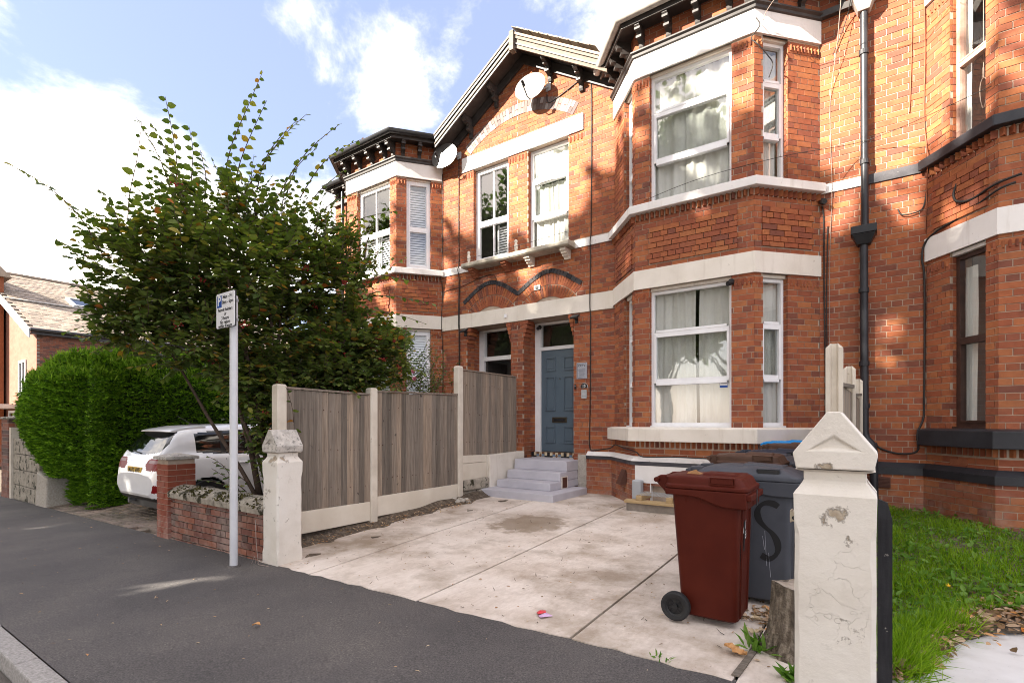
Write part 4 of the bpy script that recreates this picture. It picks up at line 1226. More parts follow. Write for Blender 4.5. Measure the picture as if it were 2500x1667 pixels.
for h, xa, xb in ((HL, -11.95, PL), (HC, PL, PR), (HR, PR, 3.6)):
    mb = MB(); v = lambda x, y, z: (x, y, z)
    mb.hexa([(xa, 9.0, 7.68), (xb, 9.0, 7.68), (xb, 14, 10.4), (xa, 14, 10.4)], [(xa, 9.0, 7.76), (xb, 9.0, 7.76), (xb, 14, 10.48), (xa, 14, 10.48)])
    mb.build('roof', 'slate', h.root)
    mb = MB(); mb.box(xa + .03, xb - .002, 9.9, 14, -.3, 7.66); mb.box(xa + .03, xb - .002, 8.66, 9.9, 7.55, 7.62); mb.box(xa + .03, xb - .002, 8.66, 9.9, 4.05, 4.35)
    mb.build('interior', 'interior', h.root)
mb = MB(); mb.box(-11.85, -11.6, 8.62, 14, -.4, 7.66); mb.build('end_wall', 'brick', HL.root)
# gable: slates, bargeboards, boxed verge, brackets
def verge(h, side, x_end):
    sg = -1 if side == 'L' else 1
    sl = Vector((sg, 0, -GS)).normalized()
    up = Vector((sg * GS, 0, 1)).normalized()
    A = Vector((GX, 0, 8.95)); ln = abs(x_end - GX) / sl.x * sg if sl.x else 0
    ln = abs((x_end - GX) / sl.x)
    def board(name, y0, y1, t0, t1, mat, start=0.0):
        mb = MB(); a = A + sl * 0; b = A + sl * ln
        # cut plumb at the ridge
        q = lambda p, t: Vector((p.x, 0, p.z + t / up.z))
        ps = [q(a, -t0), q(b, -t0), q(b, -t1), q(a, -t1)]
        mb.hexa([(p.x, y0, p.z) for p in ps], [(p.x, y1, p.z) for p in ps])
        return mb.build(name, mat, h.root)
    board('bargeboard', YW - .40, YW - .365, .0, .20, 'barge' if side == 'R' else 'joinery_black')
    board('barge_moulding', YW - .425, YW - .401, .005, .05, 'barge' if side == 'R' else 'joinery_black')
    board('barge_fillet', YW - .42, YW - .401, .12, .145, 'barge' if side == 'L' else 'joinery_black')
    board('verge_soffit', YW - .36, YW - .005, .10, .13, 'joinery_black')
    board('frieze_board', YW - .05, YW - .012, .14, .30, 'joinery_black')
    board('gable_roof', YW - .44, YW + 4.5, -.045, -.005, 'slate')
verge(HL, 'L', -7.80); verge(HC, 'R', -3.74)
mb = MB(); mb.box(GX - .05, GX + .05, YW - .47, YW - .34, 8.62, 9.0); mb.add([(GX - .05, YW - .47, 9.0), (GX + .05, YW - .47, 9.0), (GX + .05, YW - .34, 9.0), (GX - .05, YW - .34, 9.0), (GX, YW - .405, 9.04)], [(0, 1, 4), (1, 2, 4), (2, 3, 4), (3, 0, 4)])
mb.build('ridge_post', 'barge', HC.root)
# ragged slate ends along the right verge
lst = []
sl = Vector((1, 0, -GS)).normalized()
for i in range(16):
    p = Vector((GX + .1, YW - .30, 8.99)) + sl * (i * .125 + random.uniform(-.01, .01))
    t = sl.to_tuple(); nrm = (sl.z * -1, 0, sl.x)
    lst.append(m4(t, (0, 1, 0), nrm, (p.x, p.y, p.z + .025 + .012 * (i % 2)), (.22 + random.uniform(-.02, .02), .34, .012)))
pieces(HC.root, 'slate', lst, 'slate')
for h, x in ((HL, -6.40), (HL, -7.08), (HC, -5.10), (HC, -4.42)):
    z1 = 8.95 - abs(x - GX) * GS - .16
    eaves_bracket(h, frame2((x - .5, YW), (x + .5, YW)), .5, z1 - .40, z1, .33, .075)
mb = MB(); mb.box(-5.50, -5.42, YW - .03, YW + .02, 8.38, 8.45); mb.build('purlin_end', 'terracotta', HC.root)
# chimney tip behind the left bay
mb = MB(); mb.hexa([(-8.9, 11.2, 9.0), (-8.5, 11.2, 9.0), (-8.5, 11.6, 9.0), (-8.9, 11.6, 9.0)], [(-8.75, 11.35, 9.5), (-8.65, 11.35, 9.5), (-8.65, 11.45, 9.5), (-8.75, 11.45, 9.5)]); mb.build('ridge_finial', 'terracotta', HL.root)

# ---- rainwater pipes
def pipe(h, pts, r, mat='black_paint', collars=()):
    mb = MB(); mb.tube(pts, r, 12); p = mb.build('drainpipe', mat, h.root, smooth=True)
    for z, x, y in collars:
        mb = MB(); mb.lathe([(r * 1.02, z - .03), (r * 1.28, z - .03), (r * 1.28, z + .03), (r * 1.02, z + .03)], (x, y, 0), 'Z', 14); mb.build('pipe_collar', mat, p)
    return p
def hopper(h, p, x, y, z, w, hh, mat):
    mb = MB(); mb.hexa([(x - w * .28, y - .06, z), (x + w * .28, y - .06, z), (x + w * .28, y + .07, z), (x - w * .28, y + .07, z)],
                       [(x - w * .5, y - .12, z + hh * .55), (x + w * .5, y - .12, z + hh * .55), (x + w * .5, y + .08, z + hh * .55), (x - w * .5, y + .08, z + hh * .55)])
    mb.box(x - w * .54, x + w * .54, y - .13, y + .085, z + hh * .56, z + hh)
    mb.build('hopper_head', mat, p, bevel=.006)
px_, py_ = -.075, YW - .10
p = pipe(HC, [(px_, py_, 7.1), (px_ + .012, py_, 4.05)], .045, 'black_paint', [(6.45, px_, py_), (4.95, px_ + .01, py_)])
hopper(HC, p, px_, py_, 7.0, .24, .26, 'gutter_pale'); hopper(HC, p, px_, py_, 3.82, .27, .24, 'black_plastic')
p = pipe(HC, [(px_ + .0, py_, 3.84), (px_ + .01, py_, 1.26), (px_ + .03, py_ - .01, 1.17), (px_ + .09, py_ - .02, 1.10), (px_ + .11, py_ - .03, 1.0), (px_ + .12, py_ - .05, .15)], .048, 'black_paint', [(3.2, px_, py_), (2.2, px_ + .005, py_), (1.62, px_ + .01, py_)])
pipe(HL, [(-11.42, YW - .09, 7.5), (-11.42, YW - .09, 0)], .045, 'gutter', [(5.2, -11.42, YW - .09), (2.6, -11.42, YW - .09)])

# odds and ends fixed to the middle house
mb = MB(); mb.hexa([(-3.40, 8.08, .38), (-3.27, 7.92, .38), (-3.36, 7.86, .38), (-3.49, 8.02, .38)], [(-3.40, 8.06, .62), (-3.27, 7.91, .62), (-3.275, 7.905, .62), (-3.405, 8.055, .62)]); mb.build('wall_vent_cowl', 'vent_brown', HC.root)
mb = MB(); mb.box(-3.05, -2.90, 7.60, 7.73, .20, .50); mb.build('meter_box', 'metal_grey', HC.root, bevel=.02)
mb = MB(); mb.tube([(-2.97, 7.66, .20), (-2.97, 7.66, .02)], .012, 6); mb.build('meter_pipe', 'vent_brown', HC.root)
mb = MB(); mb.box(.03, .22, YW - .10, YW - .02, .52, .66)
vb = mb.build('air_brick', 'vent_brown', HR.root)
for i in range(7):
    mb = MB(); mb.box(.035, .215, YW - .112, YW - .10, .53 + i * .018, .538 + i * .018); mb.build('louvre', 'vent_brown', vb)
Fv = fR[0]; mb = MB(); lbox(mb, Fv, .36, .60, -.006, .02, .88, .95); tv = mb.build('terracotta_air_vent', 'terracotta', HR.root)
mb = MB(); lbox(mb, frame2((-5.47, YW), (-5.33, YW)), 0, .14, -.03, .01, 4.01, 4.10); mb.build('arch_vent', 'metal_grey', HC.root)
mb = MB(); lbox(mb, frame2((-5.43, YW), (-5.37, YW)), 0, .06, -.045, -.031, 4.03, 4.08); mb.build('vent_hole', 'black_plastic', HC.root)
# sooty rendered patch between steps and plinth
mb = MB(); mb.box(-4.50, -4.305, YW - .02, YW + .02, .0, .80); mb.build('rendered_patch', 'render', HC.root)
mb = MB(); mb.box(-6.19, -6.14, YW - .05, YW - .02, 3.55, 3.62); mb.build('alarm_sensor', 'pvc', HL.root)
for h in (HL, HC, HR): h.finish()
# ------------------------------------------------------------------ steps and string wall
steps = thing('front_steps', 'lilac grey painted concrete steps up to the blue grey door', 'steps', (-5.1, 7.9, .08))
def step(x0, x1, y0, z0, z1, y1=8.58):
    mb = MB(); mb.hexa([(x0, y0, z0), (x1, y0, z0), (x1, y1, z0), (x0, y1, z0)], [(x0 + .008, y0 + .012, z1), (x1 - .006, y0 + .012, z1), (x1 - .006, y1, z1), (x0 + .008, y1, z1)])
    o = mb.build('step', 'step', steps, bevel=.012); return o
step(-5.76, -4.22, 7.18, .0, .212, 8.42)
step(-5.64, -4.49, 7.55, .2125, .345); step(-5.655, -4.495, 7.90, .3455, .502); step(-5.66, -4.50, 8.15, .5025, .690, 8.93)
mb = MB(); mb.box(-4.492, -4.484, 7.94, 8.16, .215, .43); mb.build('vent_frame', 'cream', steps)
mb = MB(); mb.box(-4.486, -4.480, 7.97, 8.13, .225, .41); mb.build('vent_opening', 'vent_brown', steps)
sw = MB(); sw.hexa([(-5.90, 7.44, .05), (-5.70, 7.44, .05), (-5.70, 8.58, .05), (-5.90, 8.58, .05)], [(-5.90, 7.44, .80), (-5.70, 7.44, .80), (-5.70, 8.58, .82), (-5.90, 8.58, .82)])
tag(sw.build('string_wall', 'cream', None, bevel=.015), 'low cream painted wall beside the front steps', 'low wall')
ft = thing('stone_footing', 'dark rough stone blocks under the end of the timber fence', 'stonework', (-5.78, 7.0, .05))
for (y0, y1, z0, z1) in ((6.72, 7.42, .21, .40), (6.70, 7.10, .02, .205), (7.105, 7.44, .02, .20)):
    mb = MB(); mb.box(-5.90, -5.72 + random.uniform(-.02, .03), y0 + .006, y1 - .006, z0, z1); mb.build('stone', 'coping', ft, bevel=.025)
mb = MB()
for i in range(9):
    a = [(-5.60 + random.uniform(-.1, .12), 6.55 + random.uniform(-.18, .25), .08 + random.uniform(-.02, .04)) for _ in range(1)][0]
    r = random.uniform(.035, .08)
    rings = [[(a[0] + r * math.cos(t) * k * random.uniform(.7, 1.1), a[1] + r * math.sin(t) * k * random.uniform(.7, 1.1), a[2] + r * h) for t in np.linspace(0, 2 * math.pi, 7)[:-1]] for k, h in ((.5, -.5), (1, 0), (.8, .4), (.3, .65))]
    mb.loft(rings)
tag(mb.build('mortar_rubble', 'render', None, kind='stuff'), 'pale broken mortar heaped at the foot of the fence post', 'rubble')

# ------------------------------------------------------------------ boundary fence on the left of the drive
def fxy(y): return -5.58 - .053 * (y - 3.27)
fence = thing('timber_fence', 'weathered grey close board fence with cream concrete posts beside the drive', 'fence', (-5.7, 5.9, 0))
def conc_post(y, zt, zb, parent, w=.115, d=.12):
    x = fxy(y); mb = MB()
    c = .012
    sec = [(-w / 2, -d / 2), (w / 2 - c, -d / 2), (w / 2, -d / 2 + c), (w / 2, d / 2 - c), (w / 2 - c, d / 2), (-w / 2, d / 2)]
    R = lambda z, k=1.0: [(x + a * k, y + b * k, z) for a, b in sec]
    mb.loft([R(zb), R(zt - .02), R(zt, .78)]); return mb.build('concrete_post', 'post_conc', parent)
conc_post(3.30, 1.835, -.1, fence); conc_post(4.695, 1.87, 0, fence); conc_post(6.635, 2.352, .05, fence)
mb = MB(); mb.hexa([(-5.93, 8.47, .8), (-5.86, 8.47, .8), (-5.86, 8.52, .8), (-5.93, 8.52, .8)], [(-5.93, 8.47, 2.33), (-5.86, 8.47, 2.33), (-5.86, 8.52, 2.33), (-5.93, 8.52, 2.33)]); mb.build('timber_post', 'old_timber', fence)
NAILS = MB()
def panel(ya, yb, za, zb, ta, tb):
    """close board panel: feathered boards lapped one on the next; z at both ends"""
    mb = MB(); mb.hexa([(fxy(ya) - .02, ya, ta - .002), (fxy(ya) + .035, ya, ta - .002), (fxy(yb) + .035, yb, tb - .002), (fxy(yb) - .02, yb, tb - .002)],
                       [(fxy(ya) - .02, ya, ta + .022), (fxy(ya) + .035, ya, ta + .022), (fxy(yb) + .035, yb, tb + .022), (fxy(yb) - .02, yb, tb + .022)])
    pn = mb.build('fence_panel', 'board', fence)
    n = int(round((yb - ya) / .098)); w = (yb - ya) / n
    for i in range(n):
        y0 = ya + i * w - .008; y1 = y0 + w + .012
        t = (i + .5) / n
        b0 = za + (zb - za) * t + random.uniform(-.008, .008); t0 = ta + (tb - ta) * t - .003 - random.random() * .012
        k = random.uniform(-.003, .003); xo = fxy((y0 + y1) / 2)
        mb = MB()
        lo = [(xo - .006, y0), (xo + .004 + k, y0), (xo + .025 + k, y1), (xo - .006, y1)]
        s_ = random.uniform(-.004, .004)
        mb.hexa([(a, b, b0) for a, b in lo], [(a + s_, b + s_ * .6, t0) for a, b in lo])
        mb.build('board', 'board', pn)
        for f_ in (.16, .5, .84):
            if random.random() < .3: continue
            zz_ = b0 + (t0 - b0) * f_ + random.uniform(-.02, .02); yy_ = (y0 + y1) / 2 + random.uniform(-.02, .02); rr_ = random.uniform(.003, .0075)
            NAILS.lathe([(rr_, xo + .012), (rr_ * .7, xo + .0245 + k)], (0, yy_, zz_), 'X', 6)
panel(3.36, 4.635, .335, .31, 1.79, 1.77); panel(4.755, 6.575, .365, .355, 1.82, 1.855); panel(6.70, 8.47, .83, .77, 2.29, 2.30)
NAILS.build('nail_head', 'vent_brown', fence, kind='stuff')
def gravel(ya, yb, za, zb):
    mb = MB(); mb.hexa([(fxy(ya) - .02, ya, za[0]), (fxy(ya) + .032, ya, za[0]), (fxy(yb) + .032, yb, zb[0]), (fxy(yb) - .02, yb, zb[0])],
                       [(fxy(ya) - .02, ya, za[1]), (fxy(ya) + .032, ya, za[1]), (fxy(yb) + .032, yb, zb[1]), (fxy(yb) - .02, yb, zb[1])])
    mb.build('gravel_board', 'gravel_board', fence, bevel=.006)
gravel(3.36, 4.635, (.065, .333), (.05, .308)); gravel(4.755, 6.575, (.085, .362), (.07, .352)); gravel(6.70, 7.43, (.40, .682), (.375, .672)); gravel(6.70, 7.43, (.688, .828), (.678, .803))

# concrete post fence between the two drives, behind the right pillar
cf = thing('concrete_post_fence', 'slotted concrete posts with grey timber panels behind the near gate pillar', 'fence', (-.2, 6, .05))
def slot_post(x, y, zt):
    w, d, s_ = .105, .10, .03
    sec = [(-w / 2, -d / 2), (-s_ / 2 - .012, -d / 2), (-s_ / 2, -d / 2 + .03), (s_ / 2, -d / 2 + .03), (s_ / 2 + .012, -d / 2), (w / 2, -d / 2), (w / 2, d / 2), (-w / 2, d / 2)]
    mb = MB(); R = lambda z, o=0: [(x + a * (1 - o), y + b, z) for a, b in sec]
    mb.loft([R(0), R(zt - .02), [(x + a * .85, y + b * .85, zt + (.012 if abs(a) < .04 else -.01)) for a, b in sec]]); mb.build('concrete_post', 'post_conc', cf)
slot_post(-.215, 4.4, 1.955); slot_post(-.175, 6.2, 1.95); slot_post(-.135, 8.1, 1.95)
for (x0, y0, x1, y1) in ((-.215, 4.46, -.175, 6.14), (-.175, 6.26, -.135, 8.04)):
    mb = MB(); mb.hexa([(x0 - .02, y0, 1.66), (x0 + .045, y0, 1.66), (x1 + .045, y1, 1.74), (x1 - .02, y1, 1.74)], [(x0 - .02, y0, 1.69), (x0 + .045, y0, 1.69), (x1 + .045, y1, 1.77), (x1 - .02, y1, 1.77)])
    pn = mb.build('fence_panel', 'old_timber', cf)
    n = 14
    for i in range(n):
        t0, t1 = i / n, (i + 1.08) / n
        a = (x0 + (x1 - x0) * t0, y0 + (y1 - y0) * t0); b = (x0 + (x1 - x0) * min(1, t1), y0 + (y1 - y0) * min(1, t1))
        mb = MB(); mb.hexa([(a[0] - .01, a[1], .2), (a[0] + .006, a[1], .2), (b[0] + .018, b[1], .2), (b[0] - .01, b[1], .2)], [(a[0] - .01, a[1], 1.655), (a[0] + .006, a[1], 1.655), (b[0] + .018, b[1], 1.70), (b[0] - .01, b[1], 1.70)])
        mb.build('board', 'board', pn)
# ------------------------------------------------------------------ gate pillars
def gate_pillar(label, cx, y0, w, ztop, zbase, seed):
    """square stone gate pillar: stopped chamfers, swept neck, gabled cap with a sunk triangle"""
    cy = y0 + w / 2
    t = thing('gate_pillar', label, 'gate pillar', (cx, cy, zbase), 'painted stone gate pillars')
    H = w / 2; rr = random.Random(seed)
    def ring(hw, z, ch=0.0):
        c = max(ch, .002)
        return [(cx - hw + c, cy - hw, z), (cx + hw - c, cy - hw, z), (cx + hw, cy - hw + c, z), (cx + hw, cy + hw - c, z), (cx + hw - c, cy + hw, z), (cx - hw + c, cy + hw, z), (cx - hw, cy + hw - c, z), (cx - hw, cy - hw + c, z)]
    zc = ztop - .236                                 # underside of the cap
    mb = MB()
    mb.loft([ring(H * .985, zbase - .05), ring(H * .985, zbase + .16, .003), ring(H * .982, zbase + .20, .018), *[ring(H * (.98 + rr.uniform(-.006, .006)), zbase + .20 + (zc - .27 - zbase - .20) * k / 9, .018 + rr.uniform(-.004, .005)) for k in range(1, 9)], ring(H * .978, zc - .27, .018), ring(H * .985, zc - .215, .003), ring(H * 1.0, zc - .105, .003)]
            + [ring(H * (.76 + .24 * (1 - math.sin(a)) ** 1.25), zc - .102 + .062 * math.sin(a) * .9, .003) for a in np.linspace(.15, math.pi / 2, 5)]
            + [ring(H * .76, zc - .012, .003), ring(H * .97, zc - .002, .003)])
    sh = mb.build('shaft', 'stone', t, bevel=.009)
    # cap: block then gable with ridge running away from the street
    mb = MB(); hw = H * 1.0; hw2 = H * 1.02; zb = zc + .002; ze = zc + .066; zr = ztop
    P = lambda y, ins=0.0: [(cx - hw + .01, y, zb), (cx + hw - .01, y, zb), (cx + hw2, y, ze), (cx + .022, y, zr), (cx - .022, y, zr), (cx - hw2, y, ze)]
    ya, yb = cy - H * 1.02, cy + H * 1.02
    A, B = P(ya), P(yb)
    # street gable with a sunk triangular panel
    tri_o = [(cx - hw * .60, ya, ze + .012), (cx + hw * .60, ya, ze + .012), (cx, ya, zr - .095)]
    tri_i = [(cx - hw * .54, ya + .014, ze + .020), (cx + hw * .54, ya + .014, ze + .020), (cx, ya + .014, zr - .108)]
    vs = A + B + tri_o + tri_i
    mb.add(vs, [(6, 7, 8, 9, 10, 11)] + [(i, 6 + i, 6 + (i + 1) % 6, (i + 1) % 6) for i in range(6)]
           + [(0, 1, 13, 12), (1, 2, 13), (2, 3, 14, 13), (3, 4, 14), (4, 5, 12, 14), (5, 0, 12), (12, 13, 16, 15), (13, 14, 17, 16), (14, 12, 15, 17), (15, 16, 17)])
    mb.build('cap', 'stone_dirty' if 'Far' in label or seed == 2 else 'stone', t, bevel=.005)
    return t
gp1 = gate_pillar('painted stone gate pillar at the near right of the drive with peeling cream paint', -.122, 2.44, .288, 1.442, -.05, 1)
gp2 = gate_pillar('cream stone gate pillar with gabled lichened cap between brick wall and fence', -5.145, 2.93, .290, 1.318, -.13, 2)
# broken hinge bracket on the near pillar
mb = MB(); mb.box(-.292, -.262, 2.60, 2.66, .955, 1.0); mb.box(-.297, -.290, 2.60, 2.66, .95, 1.005); mb.build('hinge_bracket', 'rust_steel', gp1, bevel=.003)
mb = MB(); mb.lathe([(.009, -.001), (.009, .004)], (-.2805, 2.598, .972), 'Y', 10); mb.build('bracket_hole', 'black_plastic', gp1)

# black timber post
mb = MB(); x0, x1, y0, y1 = .030, .092, 3.26, 3.34
mb.loft([[(x0, y0, 0), (x1, y0, 0), (x1, y1, 0), (x0, y1, 0)], [(x0, y0, .90), (x1, y0, .90), (x1, y1, .90), (x0, y1, .90)], [(x0 + .004, y0 + .004, 1.0), (x0 + .042, y0 + .008, .985), (x0 + .040, y1 - .01, .98), (x0 + .006, y1 - .006, .995)]])
tag(mb.build('timber_post', 'black_post', None), 'rotten topped black painted timber post behind the near gate pillar', 'post')

# ------------------------------------------------------------------ low front wall, brick pillars, far wall
def face_bricks(lst, F, z0, z1, L, ch=.078, bl=.225, soot=0, skip_prob=0):
    U3 = (F[1][0], F[1][1], 0); N3 = (F[2][0], F[2][1], 0)
    k = 0; z = z0
    while z + ch * .6 < z1:
        zt = min(z1, z + ch - .01)
        u = -(bl / 2) * (k % 2)
        while u < L:
            a, b = max(0.0, u), min(L, u + bl - .01)
            if b - a > .03:
                lst.append(m4(U3, N3, (0, 0, 1), at3(F, (a + b) / 2, .012 - random.uniform(0, .005), (z + zt) / 2), (b - a, .04, zt - z)))
            u += bl
        z += ch; k += 1
lw = thing('brick_garden_wall', 'low old brick wall with mossy stone coping behind the sign pole', 'garden wall', (-6.4, 3.05, -.13))
wx0, wx1, wy = -7.57, -5.30, 2.965
mb = MB(); mb.box(wx0, wx1, wy + .012, wy + .23, -.3, .42); mb.build('wall_core', 'mortar_old', lw)
lst = []; F = frame2((wx0, wy), (wx1, wy))
for k in range(8):
    za = -.165 + k * .076
    u = -(k % 2) * .11
    while u < F[3]:
        L_ = .215 if (k % 3) else .11
        a, b = max(0, u), min(F[3], u + L_)
        zz = za + .021 * (wx0 + (a + b) / 2 + 6.4) * (1 - k / 8)
        if b - a > .03: lst.append(m4((1, 0, .008), (0, -1, 0), (0, 0, 1), at3(F, (a + b) / 2, .012 - random.uniform(0, .007), zz + .033), (b - a, .04, .062 + random.uniform(-.004, .002))))
        u += L_ + .011
pieces(lw, 'brick', lst, 'brick_old')
# coping stones with a weathered slope
cuts = [wx0 - .02, -6.95, -6.33, -5.74, wx1]
for a, b in zip(cuts, cuts[1:]):
    mb = MB(); n = 10
    prof = [(-.045, .41), (-.05, .475), (-.03, .495), (.06, .55), (.15, .565), (.24, .55), (.29, .50), (.29, .41)]
    rings = []
    for i in range(n + 1):
        x = a + .004 + (b - a - .008) * i / n
        e = random.uniform(-.006, .006)
        rings.append([(x, wy + o + (e if o < .2 else 0), z + (e * .8 if z > .45 else 0) + .015 * (x + 6.4) * 0) for o, z in prof])
    mb.loft(rings); mb.build('coping_stone', 'coping', lw, bevel=.006)
# moss tufts on the coping
N = 900
P = np.column_stack([RNG.uniform(wx0, wx1, N), wy + RNG.normal(.02, .05, N).clip(-.045, .2), np.zeros(N)])
P[:, 2] = .50 + np.interp(P[:, 1] - wy, [-.05, -.03, .06, .15], [-.02, -.005, .05, .065]) + .002
keep = np.sin(P[:, 0] * 7) + np.sin(P[:, 0] * 17 + 1) + RNG.normal(0, .5, N) > -.2
P = P[keep]; n_ = len(P)
M['moss'] = leaf_mat('dry_moss', [(0, (.03, .026, .012)), (.5, (.06, .055, .02)), (1, (.11, .095, .04))], .1, .95)
scatter('moss', QUAD, P, RNG.normal(0, 1, (n_, 3)) + (0, 0, .8), RNG.normal(0, 1, (n_, 3)), RNG.uniform(.012, .03, n_), RNG.uniform(.012, .03, n_), 'moss', lw, 'stuff')

def brick_pillar(label, x0, x1, y0, y1, z0, z1, mat, mort, capm, ch, group=None):
    t = thing('brick_pillar', label, 'brick pillar', ((x0 + x1) / 2, (y0 + y1) / 2, z0), group)
    mb = MB(); mb.box(x0 + .008, x1 - .008, y0 + .008, y1 - .008, z0 - .2, z1); mb.build('pillar_core', mort, t)
    lst = []
    k = 0; z = z0
    while z + ch < z1 + .02:
        zc = z + (ch - .009) / 2
        hgt = min(ch - .009, z1 - z)
        w, d = x1 - x0, y1 - y0; b = .105
        if k % 2:
            runs = [(x0, x0 + w - b - .01, y0, y0 + b), (x1 - b, x1, y0, y0 + d - b - .01), (x0 + b + .01, x1, y1 - b, y1), (x0, x0 + b, y0 + b + .01, y1)]
        else:
            runs = [(x0 + b + .01, x1, y0, y0 + b), (x1 - b, x1, y0 + b + .01, y1), (x0, x1 - b - .01, y1 - b, y1), (x0, x0 + b, y0, y1 - b - .01)]
        for (a, c, e, f) in runs:
            j = random.uniform(-.002, .002)
            lst.append(m4((1, 0, 0), (0, 1, 0), (0, 0, 1), ((a + c) / 2 + j, (e + f) / 2 + j, zc), (c - a, f - e, hgt)))
        z += ch; k += 1
    pieces(t, 'brick', lst, mat)
    o = .035
    mb = MB(); mb.hexa([(x0 - o, y0 - o, z1 + .002), (x1 + o, y0 - o, z1 + .002), (x1 + o, y1 + o, z1 + .002), (x0 - o, y1 + o, z1 + .002)], [(x0 - o, y0 - o, z1 + .04), (x1 + o, y0 - o, z1 + .04), (x1 + o, y1 + o, z1 + .04), (x0 - o, y1 + o, z1 + .04)])
    mb.hexa([(x0 - o + .003, y0 - o + .003, z1 + .0405), (x1 + o - .003, y0 - o + .003, z1 + .0405), (x1 + o - .003, y1 + o - .003, z1 + .0405), (x0 - o + .003, y1 + o - .003, z1 + .0405)],
            [((x0 + x1) / 2 - .01, (y0 + y1) / 2 - .01, z1 + .085), ((x0 + x1) / 2 + .01, (y0 + y1) / 2 - .01, z1 + .085), ((x0 + x1) / 2 + .01, (y0 + y1) / 2 + .01, z1 + .085), ((x0 + x1) / 2 - .01, (y0 + y1) / 2 + .01, z1 + .085)])
    mb.build('cap', capm, t, bevel=.005)
    return t
brick_pillar('smooth new red brick pillar with pale pyramid cap in front of the white car', -7.915, -7.575, 2.92, 3.26, -.15, .90, 'brick_new', 'mortar', 'stone_dirty', .0765)
brick_pillar('old rough brick gatepost beyond the concrete panel wall at the far left', -16.6, -15.95, 2.95, 3.45, -.34, 1.47, 'brick_old', 'mortar_old', 'coping', .082)
# concrete panel wall and rendered stub under the hedge
cw = thing('concrete_panel_wall', 'greenish concrete panel wall between old gatepost and rendered stub', 'wall', (-14.8, 3.0, -.3))
mb = MB(); mb.box(-15.94, -15.80, 2.96, 3.1, -.4, 1.28); mb.build('concrete_post', 'post_conc', cw)
for i in range(4):
    mb = MB(); mb.box(-15.79, -13.78, 3.0, 3.06, -.32 + i * .34, -.32 + i * .34 + .328); mb.build('concrete_panel', 'coping', cw, bevel=.01)
mb = MB(); mb.hexa([(-13.78, 2.93, -.4), (-13.02, 2.93, -.4), (-13.02, 3.35, -.4), (-13.78, 3.35, -.4)], [(-13.72, 2.95, .42), (-13.08, 2.95, .30), (-13.08, 3.33, .30), (-13.72, 3.33, .42)])
tag(mb.build('rendered_pillar', 'render', None, bevel=.03), 'stubby pebbledash pillar half covered by the hedge', 'pillar')
# ------------------------------------------------------------------ houses down the street
bh = thing('brick_house', 'gabled brick house with big grey slate roof and skylight behind the hedge', 'house', (-40, 10, -.6))
X0, X1, XR, Y0, Y1 = -53.0, -32.6, -43.0, 7.0, 24.0
EZ, RZ = 5.86, 10.3
mb = MB(); mb.add([(X0, Y0, -1), (X1, Y0, -1), (X1, Y0, EZ), (XR, Y0, RZ - .1), (X0, Y0, EZ)], [(0, 1, 2, 3, 4)]); mb.build('gable_wall', 'brick_far', bh)
mb = MB(); mb.add([(X1, Y0, -1), (X1, Y1, -1), (X1, Y1, EZ), (X1, Y0, EZ)], [(0, 1, 2, 3)]); mb.add([(X0, Y1, -1), (X1, Y1, -1), (X1, Y1, EZ), (XR, Y1, RZ - .1), (X0, Y1, EZ)], [(0, 1, 2, 3, 4)]); mb.build('side_wall', 'mortar_old', bh)
lst = []
for k in range(70):
    z = 1.0 + k * .082
    if z > EZ - .12: break
    y = Y0 + (k % 2) * .118
    while y < 14:
        lst.append(m4((0, 1, 0), (1, 0, 0), (0, 0, 1), (X1 + .002, y + .11, z + .036), (.222, .03, .070))); y += .235
pieces(bh, 'brick', [A for A in lst if A[2, 3] > 3.4], 'brick_old', 300)
rs = Vector((XR - X1, 0, RZ - EZ)); rl = rs.length; rs.normalize(); rn = Vector((-rs.z, 0, rs.x)); rn = rn if rn.z > 0 else -rn
E0 = Vector((X1 + .35, 0, EZ - .10))
mb = MB(); a = E0 - rn * .08
q = lambda t, y: tuple(a + rs * t + Vector((0, y, 0)))
mb.hexa([q(0, Y0 - .3), q(0, Y1 + .3), q(rl + .35, Y1 + .3), q(rl + .35, Y0 - .3)], [tuple(Vector(p) + rn * .06) for p in (q(0, Y0 - .3), q(0, Y1 + .3), q(rl + .35, Y1 + .3), q(rl + .35, Y0 - .3))])
mb.add([(X0 - .3, Y0 - .3, EZ - .1), (X0 - .3, Y1 + .3, EZ - .1), (XR, Y1 + .3, RZ), (XR, Y0 - .3, RZ)], [(0, 1, 2, 3)])
rf = mb.build('roof', 'slate', bh)
lst = []
rows = 34; dt = rl / rows
for k in range(rows):
    t = (k + .5) * dt
    lift = .02 + (.05 if t > rl * .46 else 0)
    y = Y0 - .3 + (k % 2) * .2
    while y < 20:
        w = .40; c = E0 + rs * t + rn * (lift + random.uniform(-.008, .008)) + Vector((0, y + w / 2, 0))
        tilt = (rs - rn * .035).normalized()
        lst.append(m4((0, 1, 0), tuple(rn), tuple(tilt), tuple(c), (w - .012, .022, dt * 1.12))); y += w
pieces(rf, 'slate', lst, 'slate', 300)
mb = MB(); p = E0 + rs * (rl * .46) + rn * .07
mb.hexa([tuple(p + Vector((0, Y0 - .3, 0))), tuple(p + Vector((0, Y1, 0))), tuple(p + rs * .16 + Vector((0, Y1, 0))), tuple(p + rs * .16 + Vector((0, Y0 - .3, 0)))], [tuple(p + rn * .05 + Vector((0, Y0 - .3, 0))), tuple(p + rn * .05 + Vector((0, Y1, 0))), tuple(p + rs * .16 + rn * .03 + Vector((0, Y1, 0))), tuple(p + rs * .16 + rn * .03 + Vector((0, Y0 - .3, 0)))])
mb.build('lead_flashing', 'lead', rf)
